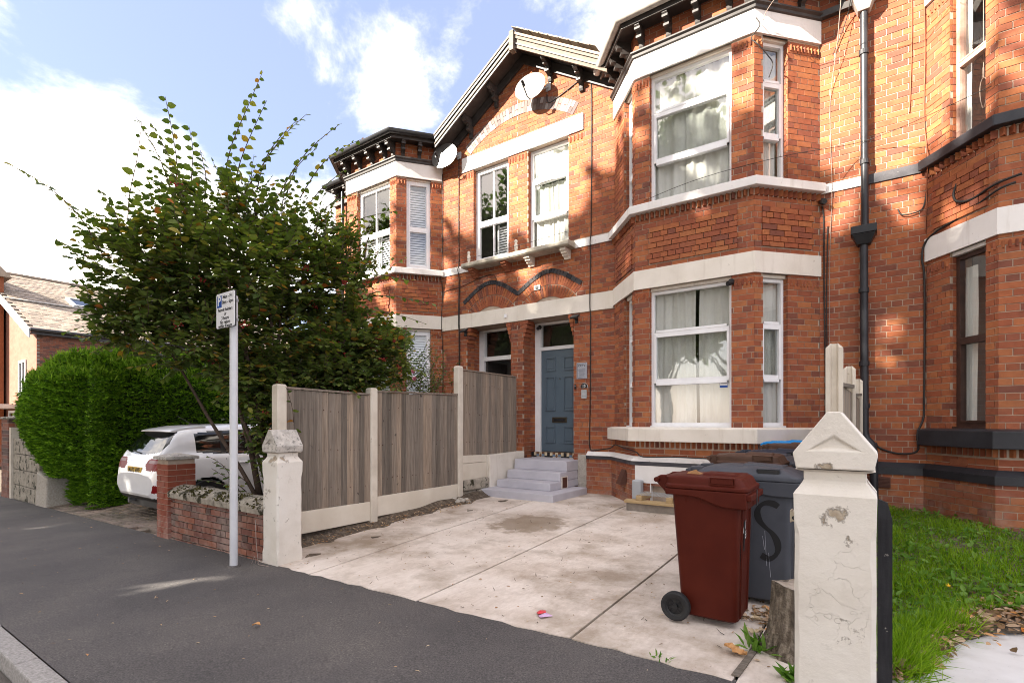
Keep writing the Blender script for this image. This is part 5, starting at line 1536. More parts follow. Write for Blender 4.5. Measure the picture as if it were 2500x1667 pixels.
for i in range(34):
    mb = MB(); y = Y0 - .3 + i * .46; mb.tube([(XR + .05, y, RZ + .10), (XR + .05, y + .45, RZ + .10)], .12, 8); mb.build('ridge_tile', 'slate', rf)
for (t, y) in ((rl * .54, 10.3),):
    c = E0 + rs * t + rn * .13 + Vector((0, y, 0))
    def rq(u, v, h): return tuple(c + rs * u + Vector((0, v, 0)) + rn * h)
    mb = MB()
    for (u0, u1, v0, v1) in ((-.85, -.72, -.75, .75), (.72, .85, -.75, .75), (-.72, .72, -.75, -.62), (-.72, .72, .62, .75)):
        mb.hexa([rq(u0, v0, -.1), rq(u1, v0, -.1), rq(u1, v1, -.1), rq(u0, v1, -.1)], [rq(u0, v0, .1), rq(u1, v0, .1), rq(u1, v1, .1), rq(u0, v1, .1)])
    sk = mb.build('skylight', 'metal_grey', bh)
    mb = MB(); mb.add([rq(-.72, -.62, .06), rq(.72, -.62, .06), rq(.72, .62, .06), rq(-.72, .62, .06)], [(0, 1, 2, 3)]); mb.build('pane', 'car_glass', sk)
# bargeboard, gutter and two white windows of the gable
mb = MB(); b0 = E0 + Vector((0, Y0 - .36, .02)); b1 = E0 + rs * rl + Vector((0, Y0 - .36, .02)); dn = Vector((0, 0, -.42))
mb.hexa([tuple(b0 + dn), tuple(b1 + dn), tuple(b1 + dn + Vector((0, .06, 0))), tuple(b0 + dn + Vector((0, .06, 0)))], [tuple(b0), tuple(b1), tuple(b1 + Vector((0, .06, 0))), tuple(b0 + Vector((0, .06, 0)))]); mb.build('bargeboard', 'metal_grey', bh)
mb = MB(); mb.tube([(X1 + .36, Y0 - .3, EZ - .12), (X1 + .36, Y1, EZ - .12)], .09, 8); mb.box(X1 + .02, X1 + .33, Y0 - .25, Y1, EZ - .32, EZ - .22); mb.build('gutter', 'gutter', bh)
for (xa, xb, za, zb) in ((-35.6, -34.3, 2.7, 4.5), (-37.6, -35.6, .2, 2.0)):
    mb = MB()
    for (p0, p1, r0, r1) in ((xa, xb, za, za + .12), (xa, xb, zb - .12, zb), (xa, xa + .12, za + .12, zb - .12), (xb - .12, xb, za + .12, zb - .12), ((xa + xb) / 2 - .06, (xa + xb) / 2 + .06, za + .12, zb - .12)):
        mb.box(p0, p1, Y0 - .06, Y0 - .01, r0, r1)
    wf = mb.build('window', 'pvc', bh)
    mb = MB(); mb.add([(xa, Y0 - .02, za), (xb, Y0 - .02, za), (xb, Y0 - .02, zb), (xa, Y0 - .02, zb)], [(0, 1, 2, 3)]); mb.build('pane', 'car_glass', wf)
mb = MB(); mb.box(-38.4, -35.3, 6.2, 6.98, 2.1, 2.3); mb.build('bay_canopy', 'lead', bh)
nb = thing('brick_house', 'orange brick house corner at the extreme left edge beyond the hedge', 'house', (-45, 6.2, -.7))
mb = MB(); mb.box(-60, -38.3, 6.0, 6.9, -1, 9.2); mb.build('wall', 'brick', nb)
mb = MB(); mb.hexa([(-60, 5.7, 9.2), (-38.1, 5.7, 9.2), (-38.1, 7.2, 9.2), (-60, 7.2, 9.2)], [(-60, 6.4, 10), (-38.1, 6.4, 10), (-38.1, 6.5, 10), (-60, 6.5, 10)]); mb.build('roof', 'slate', nb)
mb = MB(); mb.box(-42, -40.6, 5.95, 5.99, 1, 2.8); mb.build('window', 'pvc', nb)
# white gabled house glimpsed through the tree
wh = thing('white_house', 'white rendered house glimpsed through the leaves behind the hedge', 'house', (-28, 27, -.4))
mb = MB(); mb.box(-31, -24, 26, 32, -1, 4.6); mb.add([(-31, 26, 4.6), (-24, 26, 4.6), (-27.5, 26, 7.0)], [(0, 1, 2)]); mb.build('wall', 'white_paint', wh)
mb = MB(); mb.hexa([(-31.4, 25.7, 4.45), (-27.5, 25.7, 7.15), (-27.5, 32, 7.15), (-31.4, 32, 4.45)], [(-31.4, 25.7, 4.6), (-27.5, 25.7, 7.3), (-27.5, 32, 7.3), (-31.4, 32, 4.6)]); mb.hexa([(-23.6, 25.7, 4.45), (-27.5, 25.7, 7.155), (-27.5, 32, 7.155), (-23.6, 32, 4.45)], [(-23.6, 25.7, 4.6), (-27.5, 25.7, 7.31), (-27.5, 32, 7.31), (-23.6, 32, 4.6)]); mb.build('roof', 'slate', wh)
mb = MB(); mb.box(-28.4, -26.6, 25.9, 25.98, 2.4, 4.0); mb.build('window', 'car_glass', wh)

# ------------------------------------------------------------------ hedge
hd = thing('conifer_hedge', 'tall clipped bright green conifer hedge beside the white car', 'hedge', (-12.6, 7, -.2))
def hedge_half(y, z):
    """x of the face towards the car, bulging and ragged"""
    return -11.35 + .22 * math.sin(y * 1.1) + .18 * math.sin(z * 2.1 + y * .7) - .35 * max(0, .6 - z) ** 1.2 - .6 * max(0, z - 2.1) ** 2
hx0, hy0, hy1 = -14.3, 3.15, 13.5
def htop(y): return 2.72 + .10 * math.sin(y * 1.7) + .06 * math.sin(y * 4.1) - .02 * (y - 3)
P = []; Nn = []
N = 78000
ys = RNG.uniform(hy0, hy1, N); zz = RNG.uniform(-.1, 1, N)
for y, t in zip(ys, zz):
    z = -.15 + (htop(y) + .15) * max(0, t)
    P.append((hedge_half(y, z), y, z)); Nn.append((1, 0, .15))
def hedge_left(z): return float(np.interp(z, [-.1, .2, .7, 1.1, 1.7, 2.4, 2.8], [-13.5, -13.6, -14.5, -15.3, -16.0, -15.9, -14.6]))
for _ in range(42000):      # street end: a rounded overhanging face
    z = RNG.uniform(-.12, 2.75)
    xr = hedge_half(3.3, z); xl = hedge_left(z); f = RNG.uniform(0, 1)
    e = abs(2 * f - 1) ** 2.6
    y = 3.05 + .75 * e - .22 * math.sin(math.pi * min(1, max(0, (z - .3) / 2.2))) + (.25 if z < .35 else 0) + .55 * max(0, z - 2.3)
    P.append((xl + (xr - xl) * f, y, z)); Nn.append(((2 * f - 1) * .8, -1 + .5 * e, .15))
for _ in range(14000):      # top
    y = RNG.uniform(hy0, hy1); f = RNG.uniform(0, 1); z = htop(y) - .10 * (2 * f - 1) ** 4
    P.append((-15.2 + (hedge_half(y, 2.5) + 15.2) * f, y + .2, z)); Nn.append((.1, -.1, 1))
P = np.array(P); Nn = unit(np.array(Nn, float))
n_ = len(P)
lump = np.sin(P[:, 1] * 9 + P[:, 2] * 5) * np.sin(P[:, 2] * 13 + P[:, 0] * 7) * .04 + np.sin(P[:, 2] * 38 + 2.2 * np.sin(P[:, 1] * 5) + P[:, 0] * 9) * .035 + RNG.normal(0, .035, n_)
P = P + Nn * lump[:, None]
A = unit(Nn * np.array([1, 1, .5]) + RNG.normal(0, .55, (n_, 3)) * np.array([1, 1, .55]) + np.array([0, 0, .05]))
U = np.array([0, 0, 1.0]) + RNG.normal(0, .45, (n_, 3))
scatter('foliage', FAN, P - A * .04, A, U, RNG.uniform(.06, .13, n_), RNG.uniform(.03, .065, n_), 'conifer', hd, 'stuff')
# longer bright shoots along the top
sel = RNG.choice(np.where(P[:, 2] > 2.15)[0], 9000)
A2 = unit(np.array([0, 0, 1.1]) + RNG.normal(0, .38, (len(sel), 3)))
scatter('top_shoots', FAN, P[sel] - A2 * .03, A2, RNG.normal(0, 1, (len(sel), 3)), RNG.uniform(.08, .24, len(sel)), RNG.uniform(.016, .034, len(sel)), 'conifer_tip', hd, 'stuff')
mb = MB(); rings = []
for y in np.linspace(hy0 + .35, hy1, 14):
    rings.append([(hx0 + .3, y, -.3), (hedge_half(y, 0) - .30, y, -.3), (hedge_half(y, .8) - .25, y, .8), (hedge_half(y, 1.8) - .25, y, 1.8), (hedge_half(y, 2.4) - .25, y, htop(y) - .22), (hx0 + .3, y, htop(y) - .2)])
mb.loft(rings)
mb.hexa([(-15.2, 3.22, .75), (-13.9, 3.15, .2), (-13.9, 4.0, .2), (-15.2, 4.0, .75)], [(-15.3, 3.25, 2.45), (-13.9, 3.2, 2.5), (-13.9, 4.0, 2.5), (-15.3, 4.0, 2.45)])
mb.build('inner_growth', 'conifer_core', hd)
# a second, shaggier conifer hedge behind the fence
hb = thing('conifer_bush', 'feathery bright green conifer growing behind the fence panels', 'shrub', (-9.6, 9.0, 0))
n_ = 5000; P = np.column_stack([RNG.normal(-10.2, .55, n_), RNG.normal(9.8, .5, n_), RNG.uniform(0, 2.55, n_)])
A2 = unit(np.array([0, -.1, .9]) + RNG.normal(0, .45, (n_, 3)))
scatter('foliage', FAN, P, A2, RNG.normal(0, 1, (n_, 3)), RNG.uniform(.18, .34, n_), RNG.uniform(.06, .12, n_), 'conifer_tip', hb, 'stuff')

# ------------------------------------------------------------------ the berry tree behind the low wall
tr = thing('berry_tree', 'broad leafy shrub tree with red berries and long arching shoots behind the sign', 'tree', (-6.35, 3.75, .02))
stems = MB(); LP, LA, LU, LL = [], [], [], []
rt = random.Random(11)
base = Vector((-6.30, 3.72, .0))
def shoot(p0, p1, n=18, sag=.10, r=.006, size=.085, wob=.03, mbx=None):
    """a leafy shoot: alternate leaves along a gently bowed stem"""
    p0, p1 = Vector(p0), Vector(p1); d = p1 - p0; L = d.length; d.normalize()
    side = d.cross(Vector((0, 0, 1)));  side = side.normalized() if side.length > .1 else Vector((1, 0, 0))
    up = side.cross(d).normalized()
    pts = []
    k1, k2 = rt.uniform(-1, 1) * wob, rt.uniform(-1, 1) * wob
    for i in range(9):
        t = i / 8
        pts.append(p0 + d * (L * t) + up * (sag * math.sin(math.pi * t) * L * .5) + side * (k1 * math.sin(2.2 * t * math.pi) * L))
    (mbx or stems).tube(pts, r, 5, True, .35)
    for i in range(n):
        t = (i + .4) / n
        j = min(7, int(t * 8)); f = t * 8 - j
        p = pts[j].lerp(pts[j + 1], f)
        dd = (pts[j + 1] - pts[j]).normalized()
        sgn = 1 if i % 2 else -1
        a = dd * rt.uniform(.25, .6) + side * sgn * rt.uniform(.6, 1) + up * rt.uniform(-.3, .35) + Vector((0, 0, -.25))
        LP.append(p); LA.append(a); LU.append(up + Vector((rt.uniform(-.4, .4), rt.uniform(-.4, .4), .5))); LL.append(size * rt.uniform(.65, 1.2) * (1 - .35 * t))
# main stems
limbs = []
RV = Vector((.465, .885, 0)); BV = Vector((-.885, .465, 0)); C0 = Vector((-6.3, 3.72, 0))
def T(a, z, b=0.0):
    """point of the tree: a to the right, z up, b away from the street corner"""
    p = C0 + RV * a + BV * b; return Vector((p.x, p.y, z))
tops = [T(-1.3, 3.3, -.2), T(-.8, 3.9, .2), T(-.3, 4.2), T(.2, 3.8, -.3), T(.6, 3.9, .3), T(.95, 3.4), T(-1.0, 3.6, .5), T(.1, 4.1, .4), T(.9, 2.7, -.1), T(-1.5, 2.7), T(1.1, 2.4, .2), T(-.6, 3.2, -.6)]
for i, tp in enumerate(tops):
    b = base + Vector((rt.uniform(-.22, .22), rt.uniform(-.15, .2), 0))
    mid = b.lerp(tp, .45) + Vector((rt.uniform(-.12, .12), rt.uniform(-.1, .1), .25))
    pts = [b, b.lerp(mid, .5) + Vector((rt.uniform(-.05, .05), 0, .08)), mid, mid.lerp(tp, .5) + Vector((rt.uniform(-.1, .1), 0, .05)), tp]
    stems.tube(pts, rt.uniform(.026, .045), 7, True, .3)
    limbs.append(pts)
clumps = [(T(-.45, 3.30), (1.2, 1.05, .80), 400), (T(-1.30, 3.15, -.1), (.72, .7, .72), 200), (T(.55, 3.4, .1), (.75, .7, .78), 190), (T(-.3, 2.55), (.95, .8, .55), 190), (T(.72, 2.55, .2), (.62, .55, .62), 130), (T(-1.62, 2.55), (.42, .42, .36), 60), (T(.0, 1.55, -.1), (.42, .36, .75), 190), (T(.12, 1.0, -.1), (.38, .3, .45), 120), (T(.55, 2.2, .0), (.48, .45, .55), 110), (T(1.05, 2.5, .2), (.55, .45, .5), 120), (T(1.45, 2.35, .2), (.42, .4, .42), 70), (T(.9, 1.95, .3), (.5, .45, .35), 80), (T(.30, 1.9, .0), (.42, .4, .5), 90), (T(-.35, 2.0, -.1), (.5, .45, .4), 90), (T(-.5, 4.0), (.95, .8, .40), 70), (T(1.05, 2.15, .3), (.42, .4, .36), 50), (T(-.95, 2.3, -.2), (.6, .5, .38), 75)]
for (c, r, n) in clumps:
    for k in range(int(n * 1.35)):
        while True:
            v = Vector((rt.uniform(-1, 1), rt.uniform(-1, 1), rt.uniform(-1, 1)))
            if v.length < 1: break
        v *= .45 + .55 * v.length ** .5
        off = RV * (v.x * r[0]) + BV * (v.y * r[1]) + Vector((0, 0, v.z * r[2]))
        p = c + off
        out_ = off.normalized() if off.length > .01 else Vector((0, 0, 1))
        d = (out_ * .7 + Vector((rt.uniform(-.7, .7), rt.uniform(-.7, .7), rt.uniform(-.1, .8)))).normalized()
        L = rt.uniform(.22, .46)
        shoot(p - d * L * .4, p + d * L * .6, rt.randint(8, 12), rt.uniform(-.2, .25), .004, .112)
# the long whips that break the outline
def DX(x, y, b=0.0):
    q = (x * 1.063 - 1250) / 1250; a = (q * 6.66 + 3.026) / (.888 - .458 * q)
    return T(a, 1.4 + (969 - y) * 1.063 * (6.66 + .458 * a) / 1250, b)
whips = [((250, 600), (5, 362), 28), ((270, 650), (118, 545), 17), ((300, 560), (150, 470), 18), ((330, 540), (185, 470), 15), ((290, 560), (240, 455), 12), ((400, 470), (308, 258), 22), ((410, 460), (384, 240), 22), ((420, 450), (350, 290), 18), ((285, 500), (332, 292), 11), ((440, 430), (436, 290), 14), ((470, 430), (455, 320), 12),
         ((515, 440), (603, 198), 30), ((535, 440), (612, 260), 20), ((570, 450), (706, 248), 26), ((590, 450), (680, 300), 16), ((640, 460), (776, 300), 22), ((690, 450), (832, 322), 20), ((700, 480), (800, 380), 15), ((660, 440), (730, 330), 14), ((720, 520), (830, 430), 14), ((740, 560), (900, 502), 15), ((740, 600), (860, 545), 12), ((750, 650), (945, 652), 16), ((760, 690), (1000, 700), 18), ((750, 720), (985, 742), 14), ((760, 640), (900, 610), 12), ((760, 760), (900, 790), 10),
         ((250, 640), (165, 600), 11), ((240, 690), (175, 665), 9), ((250, 720), (190, 745), 9)]
for a, b, n in whips: shoot(DX(*a, rt.uniform(-.3, .3)), DX(*b, rt.uniform(-.3, .3)), n, rt.uniform(.05, .20), .008, .128, .02)
for a, b, n in [((-6.9, 3.5, .5), (-7.35, 3.3, .95), 9), ((-6.6, 3.45, .5), (-7.0, 3.2, .80), 8), ((-6.7, 3.3, .55), (-6.2, 3.05, .62), 10), ((-6.6, 3.4, .5), (-7.1, 3.1, .66), 9), ((-6.4, 3.4, .6), (-6.75, 3.1, .9), 8), ((-5.7, 3.6, 1.0), (-5.36, 3.25, 1.80), 7)]:
    shoot(a, b, n, rt.uniform(.05, .22), .0065, .098, .02)
for i in range(95):        # lesser twigs round the top
    a0 = rt.uniform(-1.6, 1.2); a = T(a0, 3.95 - .35 * abs(a0 + .3) + rt.uniform(-.2, .1), rt.uniform(-.5, .5))
    b = a + RV * (a0 * .22 + rt.uniform(-.15, .15)) + Vector((0, 0, rt.uniform(.35, .85)))
    shoot(a, b, rt.randint(9, 15), .1, .006, .108)
stems.build('branches', 'twig', tr, smooth='all')
P = np.array([tuple(v) for v in LP]); A = np.array([tuple(v) for v in LA]); U = np.array([tuple(v) for v in LU]); L = np.array(LL)
scatter('crown', LEAF, P, A, U, L, L * 1.15, 'leaf', tr, 'stuff')
mb = MB()
for k in range(24):
    c, r, n = rt.choice(clumps)
    a, e = rt.uniform(math.pi, 2 * math.pi), rt.uniform(-.6, .6)
    c = c + RV * (r[0] * .9 * math.cos(a) * math.cos(e)) + BV * (r[1] * .95 * math.sin(a) * math.cos(e)) + Vector((0, 0, r[2] * .9 * math.sin(e)))
    for j in range(11):
        o = Vector((rt.gauss(0, .026), rt.gauss(0, .026), rt.gauss(0, .018))); rr = .011
        q = c + o
        mb.loft([[(q.x + rr * s_ * math.cos(t), q.y + rr * s_ * math.sin(t), q.z + rr * h) for t in (0, 1.26, 2.51, 3.77, 5.03)] for s_, h in ((.4, -.9), (.95, -.3), (.95, .3), (.4, .9))])
mb.build('berries', 'berry', tr, smooth='all', kind='stuff')

# ------------------------------------------------------------------ rose bush behind the fence
rb = thing('rose_bush', 'rose bush with a few pink flowers rising above the fence', 'rose bush', (-7.2, 6.2, .15))
stems = MB(); LP, LA, LU, LL = [], [], [], []
for k in range(430):
    p = Vector((rt.gauss(-7.15, .36), rt.gauss(6.2, .40), 1.3 + 1.45 * rt.random() ** 1.3))
    if rt.random() < .35: p = Vector((rt.gauss(-6.4, .22), rt.gauss(6.4, .3), 1.3 + 1.0 * rt.random() ** 1.2))
    d = Vector((rt.uniform(-.7, .7), rt.uniform(-.6, .6), rt.uniform(.2, 1))).normalized()
    shoot(p, p + d * rt.uniform(.25, .5), rt.randint(8, 12), .15, .004, .062)
for k in range(9): stems.tube([(-7.1 + rt.uniform(-.3, .5), 6.2 + rt.uniform(-.2, .2), .1), (-7.0 + rt.uniform(-.4, .6), 6.2 + rt.uniform(-.3, .3), 1.8)], .012, 5)
for a, b in (((-7.0, 6.1, 2.2), (-6.62, 6.0, 2.95)), ((-6.7, 6.2, 2.0), (-6.25, 6.1, 2.6)), ((-7.2, 6.0, 2.3), (-7.35, 5.9, 2.85))): shoot(a, b, 10, .1, .005, .06)
stems.build('stems', 'twig', rb, smooth='all', kind='stuff')
P = np.array([tuple(v) for v in LP]); A = np.array([tuple(v) for v in LA]); U = np.array([tuple(v) for v in LU]); L = np.array(LL)
scatter('foliage', LEAF, P, A, U, L, L * .95, 'leaf_rose', rb, 'stuff')
for (x, y, z, r) in ((-7.06, 5.82, 2.46, .055), (-7.16, 5.80, 2.36, .045), (-6.30, 6.1, 2.25, .04), (-6.27, 6.1, 2.12, .04), (-6.85, 5.95, 2.72, .045)):
    n_ = 26
    Pp = np.tile(np.array([[x, y, z]]), (n_, 1)); A = unit(RNG.normal(0, 1, (n_, 3)) + np.array([.3, -.6, .5]))
    scatter('rose_flower', QUAD, Pp, A, RNG.normal(0, 1, (n_, 3)), np.full(n_, r), np.full(n_, r * .9), 'petal', rb)

# ------------------------------------------------------------------ grass, weeds and leaf litter on the right
def rand_lawn(n, y_far=8.5, bias=1.6, x1=4.2, off=.34):
    out_ = []
    while len(out_) < n:
        x = .06 + (x1 - .06) * RNG.random() ** 1.5; y0 = edge_y(x) + off * (.35 + .65 * min(1, x / .5))
        y = y0 + (y_far - y0) * RNG.random() ** bias
        out_.append((x, y, garden_z(x, y) + .02))
    return np.array(out_)
P = rand_lawn(26000); n_ = len(P)
A = unit(np.array([0, 0, 1.0]) + RNG.normal(0, .42, (n_, 3)))
hl = .06 + .05 * np.sin(P[:, 0] * 5 + 1) * np.sin(P[:, 1] * 4) + RNG.uniform(0, .07, n_)
scatter('grass', BLADE, P, A, RNG.normal(0, 1, (n_, 3)), np.maximum(hl, .04), RNG.uniform(.004, .009, n_), 'grass', None, 'stuff')
P = rand_lawn(5200); n_ = len(P); P[:, 2] += RNG.uniform(0, .07, n_)
A = unit(np.array([0, 0, .35]) + RNG.normal(0, .8, (n_, 3)) * np.array([1, 1, .35]))
scatter('weeds', LEAF, P, A, np.array([0, 0, 1.0]) + RNG.normal(0, .35, (n_, 3)), RNG.uniform(.03, .085, n_), RNG.uniform(.03, .075, n_), 'weed', None, 'stuff')
# tussock by the black post
tus = [(.16, 3.62), (.20, 3.85), (.14, 4.0), (.30, 4.15), (.42, 4.35), (.12, 3.5)]
PP = []
for (x, y) in tus:
    for _ in range(420): PP.append((x + RNG.normal(0, .05), y + RNG.normal(0, .07), gz(x, y) + .01))
P = np.array(PP); n_ = len(P)
A = unit(np.array([.35, -.25, 1.0]) + RNG.normal(0, .45, (n_, 3)))
scatter('grass_tussock', BLADE, P, A, RNG.normal(0, 1, (n_, 3)), RNG.uniform(.08, .22, n_), RNG.uniform(.004, .007, n_), 'grass', None, 'stuff')
n_ = 3200
xs = .1 + 3.4 * RNG.random(n_) ** 1.3
P = np.array([(x, edge_y(x) + RNG.normal(.17 + .20 * min(1, x), .17) * min(1.0, .45 + x), 0) for x in xs])
P[:, 2] = [garden_z(x, y) + .035 + RNG.uniform(0, .035) for x, y, _ in P]
A = unit(RNG.normal(0, 1, (n_, 3)) * np.array([1, 1, .18]))
scatter('leaf_litter', LEAF, P, A, np.array([0, 0, 1.0]) + RNG.normal(0, .5, (n_, 3)), RNG.uniform(.025, .08, n_), RNG.uniform(.025, .07, n_), 'litter', None, 'stuff')
# scraps and small leaves blown about the drive, pavement and paved drive
def scraps(name, n, x0, x1, y0, y1, zf, s0, s1, mat='litter', bias=None):
    P = np.column_stack([RNG.uniform(x0, x1, n), RNG.uniform(y0, y1, n), np.zeros(n)])
    P[:, 2] = [zf(a, b) + .008 for a, b, _ in P]
    A = unit(RNG.normal(0, 1, (n, 3)) * np.array([1, 1, .12]))
    S = RNG.uniform(s0, s1, n)
    return scatter(name, LEAF, P, A, np.array([0, 0, 1.0]) + RNG.normal(0, .2, (n, 3)), S, S * RNG.uniform(.25, .9, n), mat, None, 'stuff')
scraps('pavement_litter', 150, -12, .2, 1.0, 2.9, gz, .012, .035)
scraps('driveway_litter', 330, -5.2, -.1, 3.0, 7.4, gz, .012, .04)
M['dark_twig'] = leaf_mat('dark_leaf_stalk', [(0, (.03, .02, .014)), (1, (.09, .06, .04))], 0, .8)
n_ = 260; P = np.column_stack([RNG.uniform(-5.2, -.4, n_), RNG.uniform(3.0, 7.4, n_), np.zeros(n_)]); P[:, 2] = [gz(a, b) + .008 for a, b, _ in P]
scatter('fallen_stalks', BLADE, P, RNG.normal(0, 1, (n_, 3)) * np.array([1, 1, .04]), np.tile(np.array([[0, 0, 1.0]]), (n_, 1)), RNG.uniform(.02, .075, n_), RNG.uniform(.004, .008, n_), 'dark_twig', None, 'stuff')
scraps('paved_drive_litter', 900, -13, -7.8, 3.3, 5.2, gz, .02, .06)
scraps('fence_foot_litter', 420, -5.62, -5.2, 3.3, 6.6, lambda a, b: gz(a, b) + .05, .02, .05)
n_ = 160; P = np.column_stack([RNG.normal(-.55, .12, n_), RNG.normal(4.0, .10, n_), np.zeros(n_)]); P[:, 2] = [gz(a, b) + .012 for a, b, _ in P]
scatter('leaves_by_bins', LEAF, P, RNG.normal(0, 1, (n_, 3)) * np.array([1, 1, .3]), np.array([0, 0, 1.0]) + RNG.normal(0, .4, (n_, 3)), RNG.uniform(.03, .08, n_), RNG.uniform(.03, .07, n_), 'litter', None, 'stuff')
# bigger fallen leaves, one by one
def fallen_leaf(label, x, y, s, rot, seed, zoff=.012, mat=None):
    r = random.Random(seed); n = 9; V = []
    for i in range(n):
        t = i / (n - 1); w = s * .34 * math.sin(math.pi * (t * .92 + .04)) * (1 + .30 * (-1) ** i)
        z = s * .10 * math.sin(t * 5 + seed) + .01
        for sg in (-1, 0, 1): V.append((t * s - s / 2, sg * w, z + (.14 * s * abs(sg))))
    F_ = [(i * 3 + a, i * 3 + a + 1, (i + 1) * 3 + a + 1, (i + 1) * 3 + a) for i in range(n - 1) for a in (0, 1)]
    me = npmesh('fallen_leaf', V, F_, mat or 'leaf_tan'); o = place('fallen_leaf', me)
    o.location = (x, y, gz(x, y) + zoff); o.rotation_euler = (0, 0, rot)
    return tag(o, label, 'leaf', 'large fallen leaves')
M['leaf_tan'] = pmat('tan_dead_leaf', [(.3, (.42, .20, .07)), (.7, (.55, .32, .14))], 30, .8, 60, .3)
M['leaf_pale'] = pmat('pale_dead_leaf', [(.3, (.48, .38, .24)), (.7, (.58, .48, .33))], 30, .8, 60, .3)
M['leaf_orange'] = pmat('orange_dead_leaf', [(.3, (.50, .16, .03)), (.7, (.58, .26, .06))], 30, .8, 60, .3)
fallen_leaf('orange tan fallen leaf on the concrete in front of the tree stump', -.66, 3.27, .13, -.1, 1)
fallen_leaf('pale curled leaf on the concrete between red bin and stump', -.63, 3.62, .11, .2, 2, mat='leaf_pale')
fallen_leaf('pale leaf propped against the front foot of the red bin', -.64, 3.86, .10, -.9, 3, mat='leaf_pale')
fallen_leaf('large bright orange leaf at the edge of the white path', .86, 4.50, .17, .3, 4, .03, 'leaf_orange')
fallen_leaf('small brown leaf lying on the dark pavement', -3.56, 1.93, .06, .5, 5, mat='leaf_tan')
# weeds at the stump and on the borders
def tuft(label, x, y, n, l0, l1, mat='weed', z=None):
    P = np.column_stack([RNG.normal(x, .03, n), RNG.normal(y, .03, n), np.full(n, (gz(x, y) if z is None else z) + .005)])
    A = unit(np.array([0, 0, .7]) + RNG.normal(0, .6, (n, 3)) * np.array([1, 1, .4]))
    o = scatter('weed', LEAF, P, A, np.array([0, 0, 1.0]) + RNG.normal(0, .3, (n, 3)), RNG.uniform(l0, l1, n), RNG.uniform(l0, l1, n) * .45, mat)
    return tag(o, label, 'weed', 'weeds by the gate')
tuft('green weed with toothed leaves growing beside the tree stump', -.56, 3.42, 34, .06, .14)
tuft('low weed with broad leaves at the foot of the near gate pillar', -.33, 3.12, 40, .06, .13)
tuft('little sprig of weed on the kerb of asphalt and concrete', -1.02, 2.97, 14, .02, .05)
tuft('pale young plant among dead leaves at the edge of the white path', .36, 4.05, 16, .07, .13, 'weed')
for (x, y, lab) in ((.47, 4.9, 'small yellow dandelion flower in the middle of the grass'), (1.32, 7.45, 'yellow dandelion flower close to the bay wall')):
    n_ = 22; Pp = np.tile(np.array([[x, y, garden_z(x, y) + .13]]), (n_, 1))
    A = unit(RNG.normal(0, 1, (n_, 3)) * np.array([1, 1, .3]))
    tag(scatter('dandelion', BLADE, Pp, A, np.tile(np.array([[0, 0, 1.0]]), (n_, 1)), np.full(n_, .022), np.full(n_, .007), 'yellow'), lab, 'flower', 'dandelions')
# green leaf lying at the stub pillar, tall dry stalk by the left pillar
tuft('flat green weed beside the stubby pebbledash pillar', -12.6, 3.3, 16, .10, .26)
mb = MB(); mb.tube([(-5.31, 2.90, -.09), (-5.33, 2.89, .1), (-5.37, 2.90, .36)], .004, 4); mb.tube([(-5.30, 2.89, -.09), (-5.2, 2.85, -.08), (-5.08, 2.88, -.085)], .003, 4); mb.tube([(-5.33, 2.88, -.09), (-5.30, 2.86, .0), (-5.33, 2.84, -.085)], .003, 4)
tag(mb.build('dry_stalk', 'cable_pale', None), 'dry bent grass stalk at the foot of the cream gate pillar', 'dead stalk')

# ------------------------------------------------------------------ tree stump
st = thing('tree_stump', 'sawn tree stump with ridged bark behind the near gate pillar', 'tree stump', (-.40, 3.52, .02))
mb = MB(); rings = []
rs_ = random.Random(4); ph = [rs_.uniform(0, 6) for _ in range(6)]
for h, r in ((-.05, .26), (.02, .225), (.10, .185), (.20, .165), (.32, .152), (.40, .148)):
    R_ = []
    for k in range(40):
        a = 2 * math.pi * k / 40
        rr = r * .86 * (1 + .05 * math.sin(3 * a + ph[0]) + .035 * math.sin(7 * a + ph[1] + h * 3) + .035 * math.sin(17 * a + ph[2] + h * 2) + (.10 * math.sin(4 * a + ph[3]) if h < .08 else 0))
        R_.append((-.375 + rr * math.cos(a), 3.52 + rr * math.sin(a), .02 + h + .02 * math.sin(a * 2) * (h > .3)))
    rings.append(R_)
mb.loft(rings); mb.build('trunk', 'bark', st)
mb = MB(); mb.add([(x, y, z + .002) for x, y, z in rings[-1]] + [(-.375, 3.52, .425)], [(i, (i + 1) % 40, 40) for i in range(40)]); mb.build('sawn_top', 'stump_top', st)

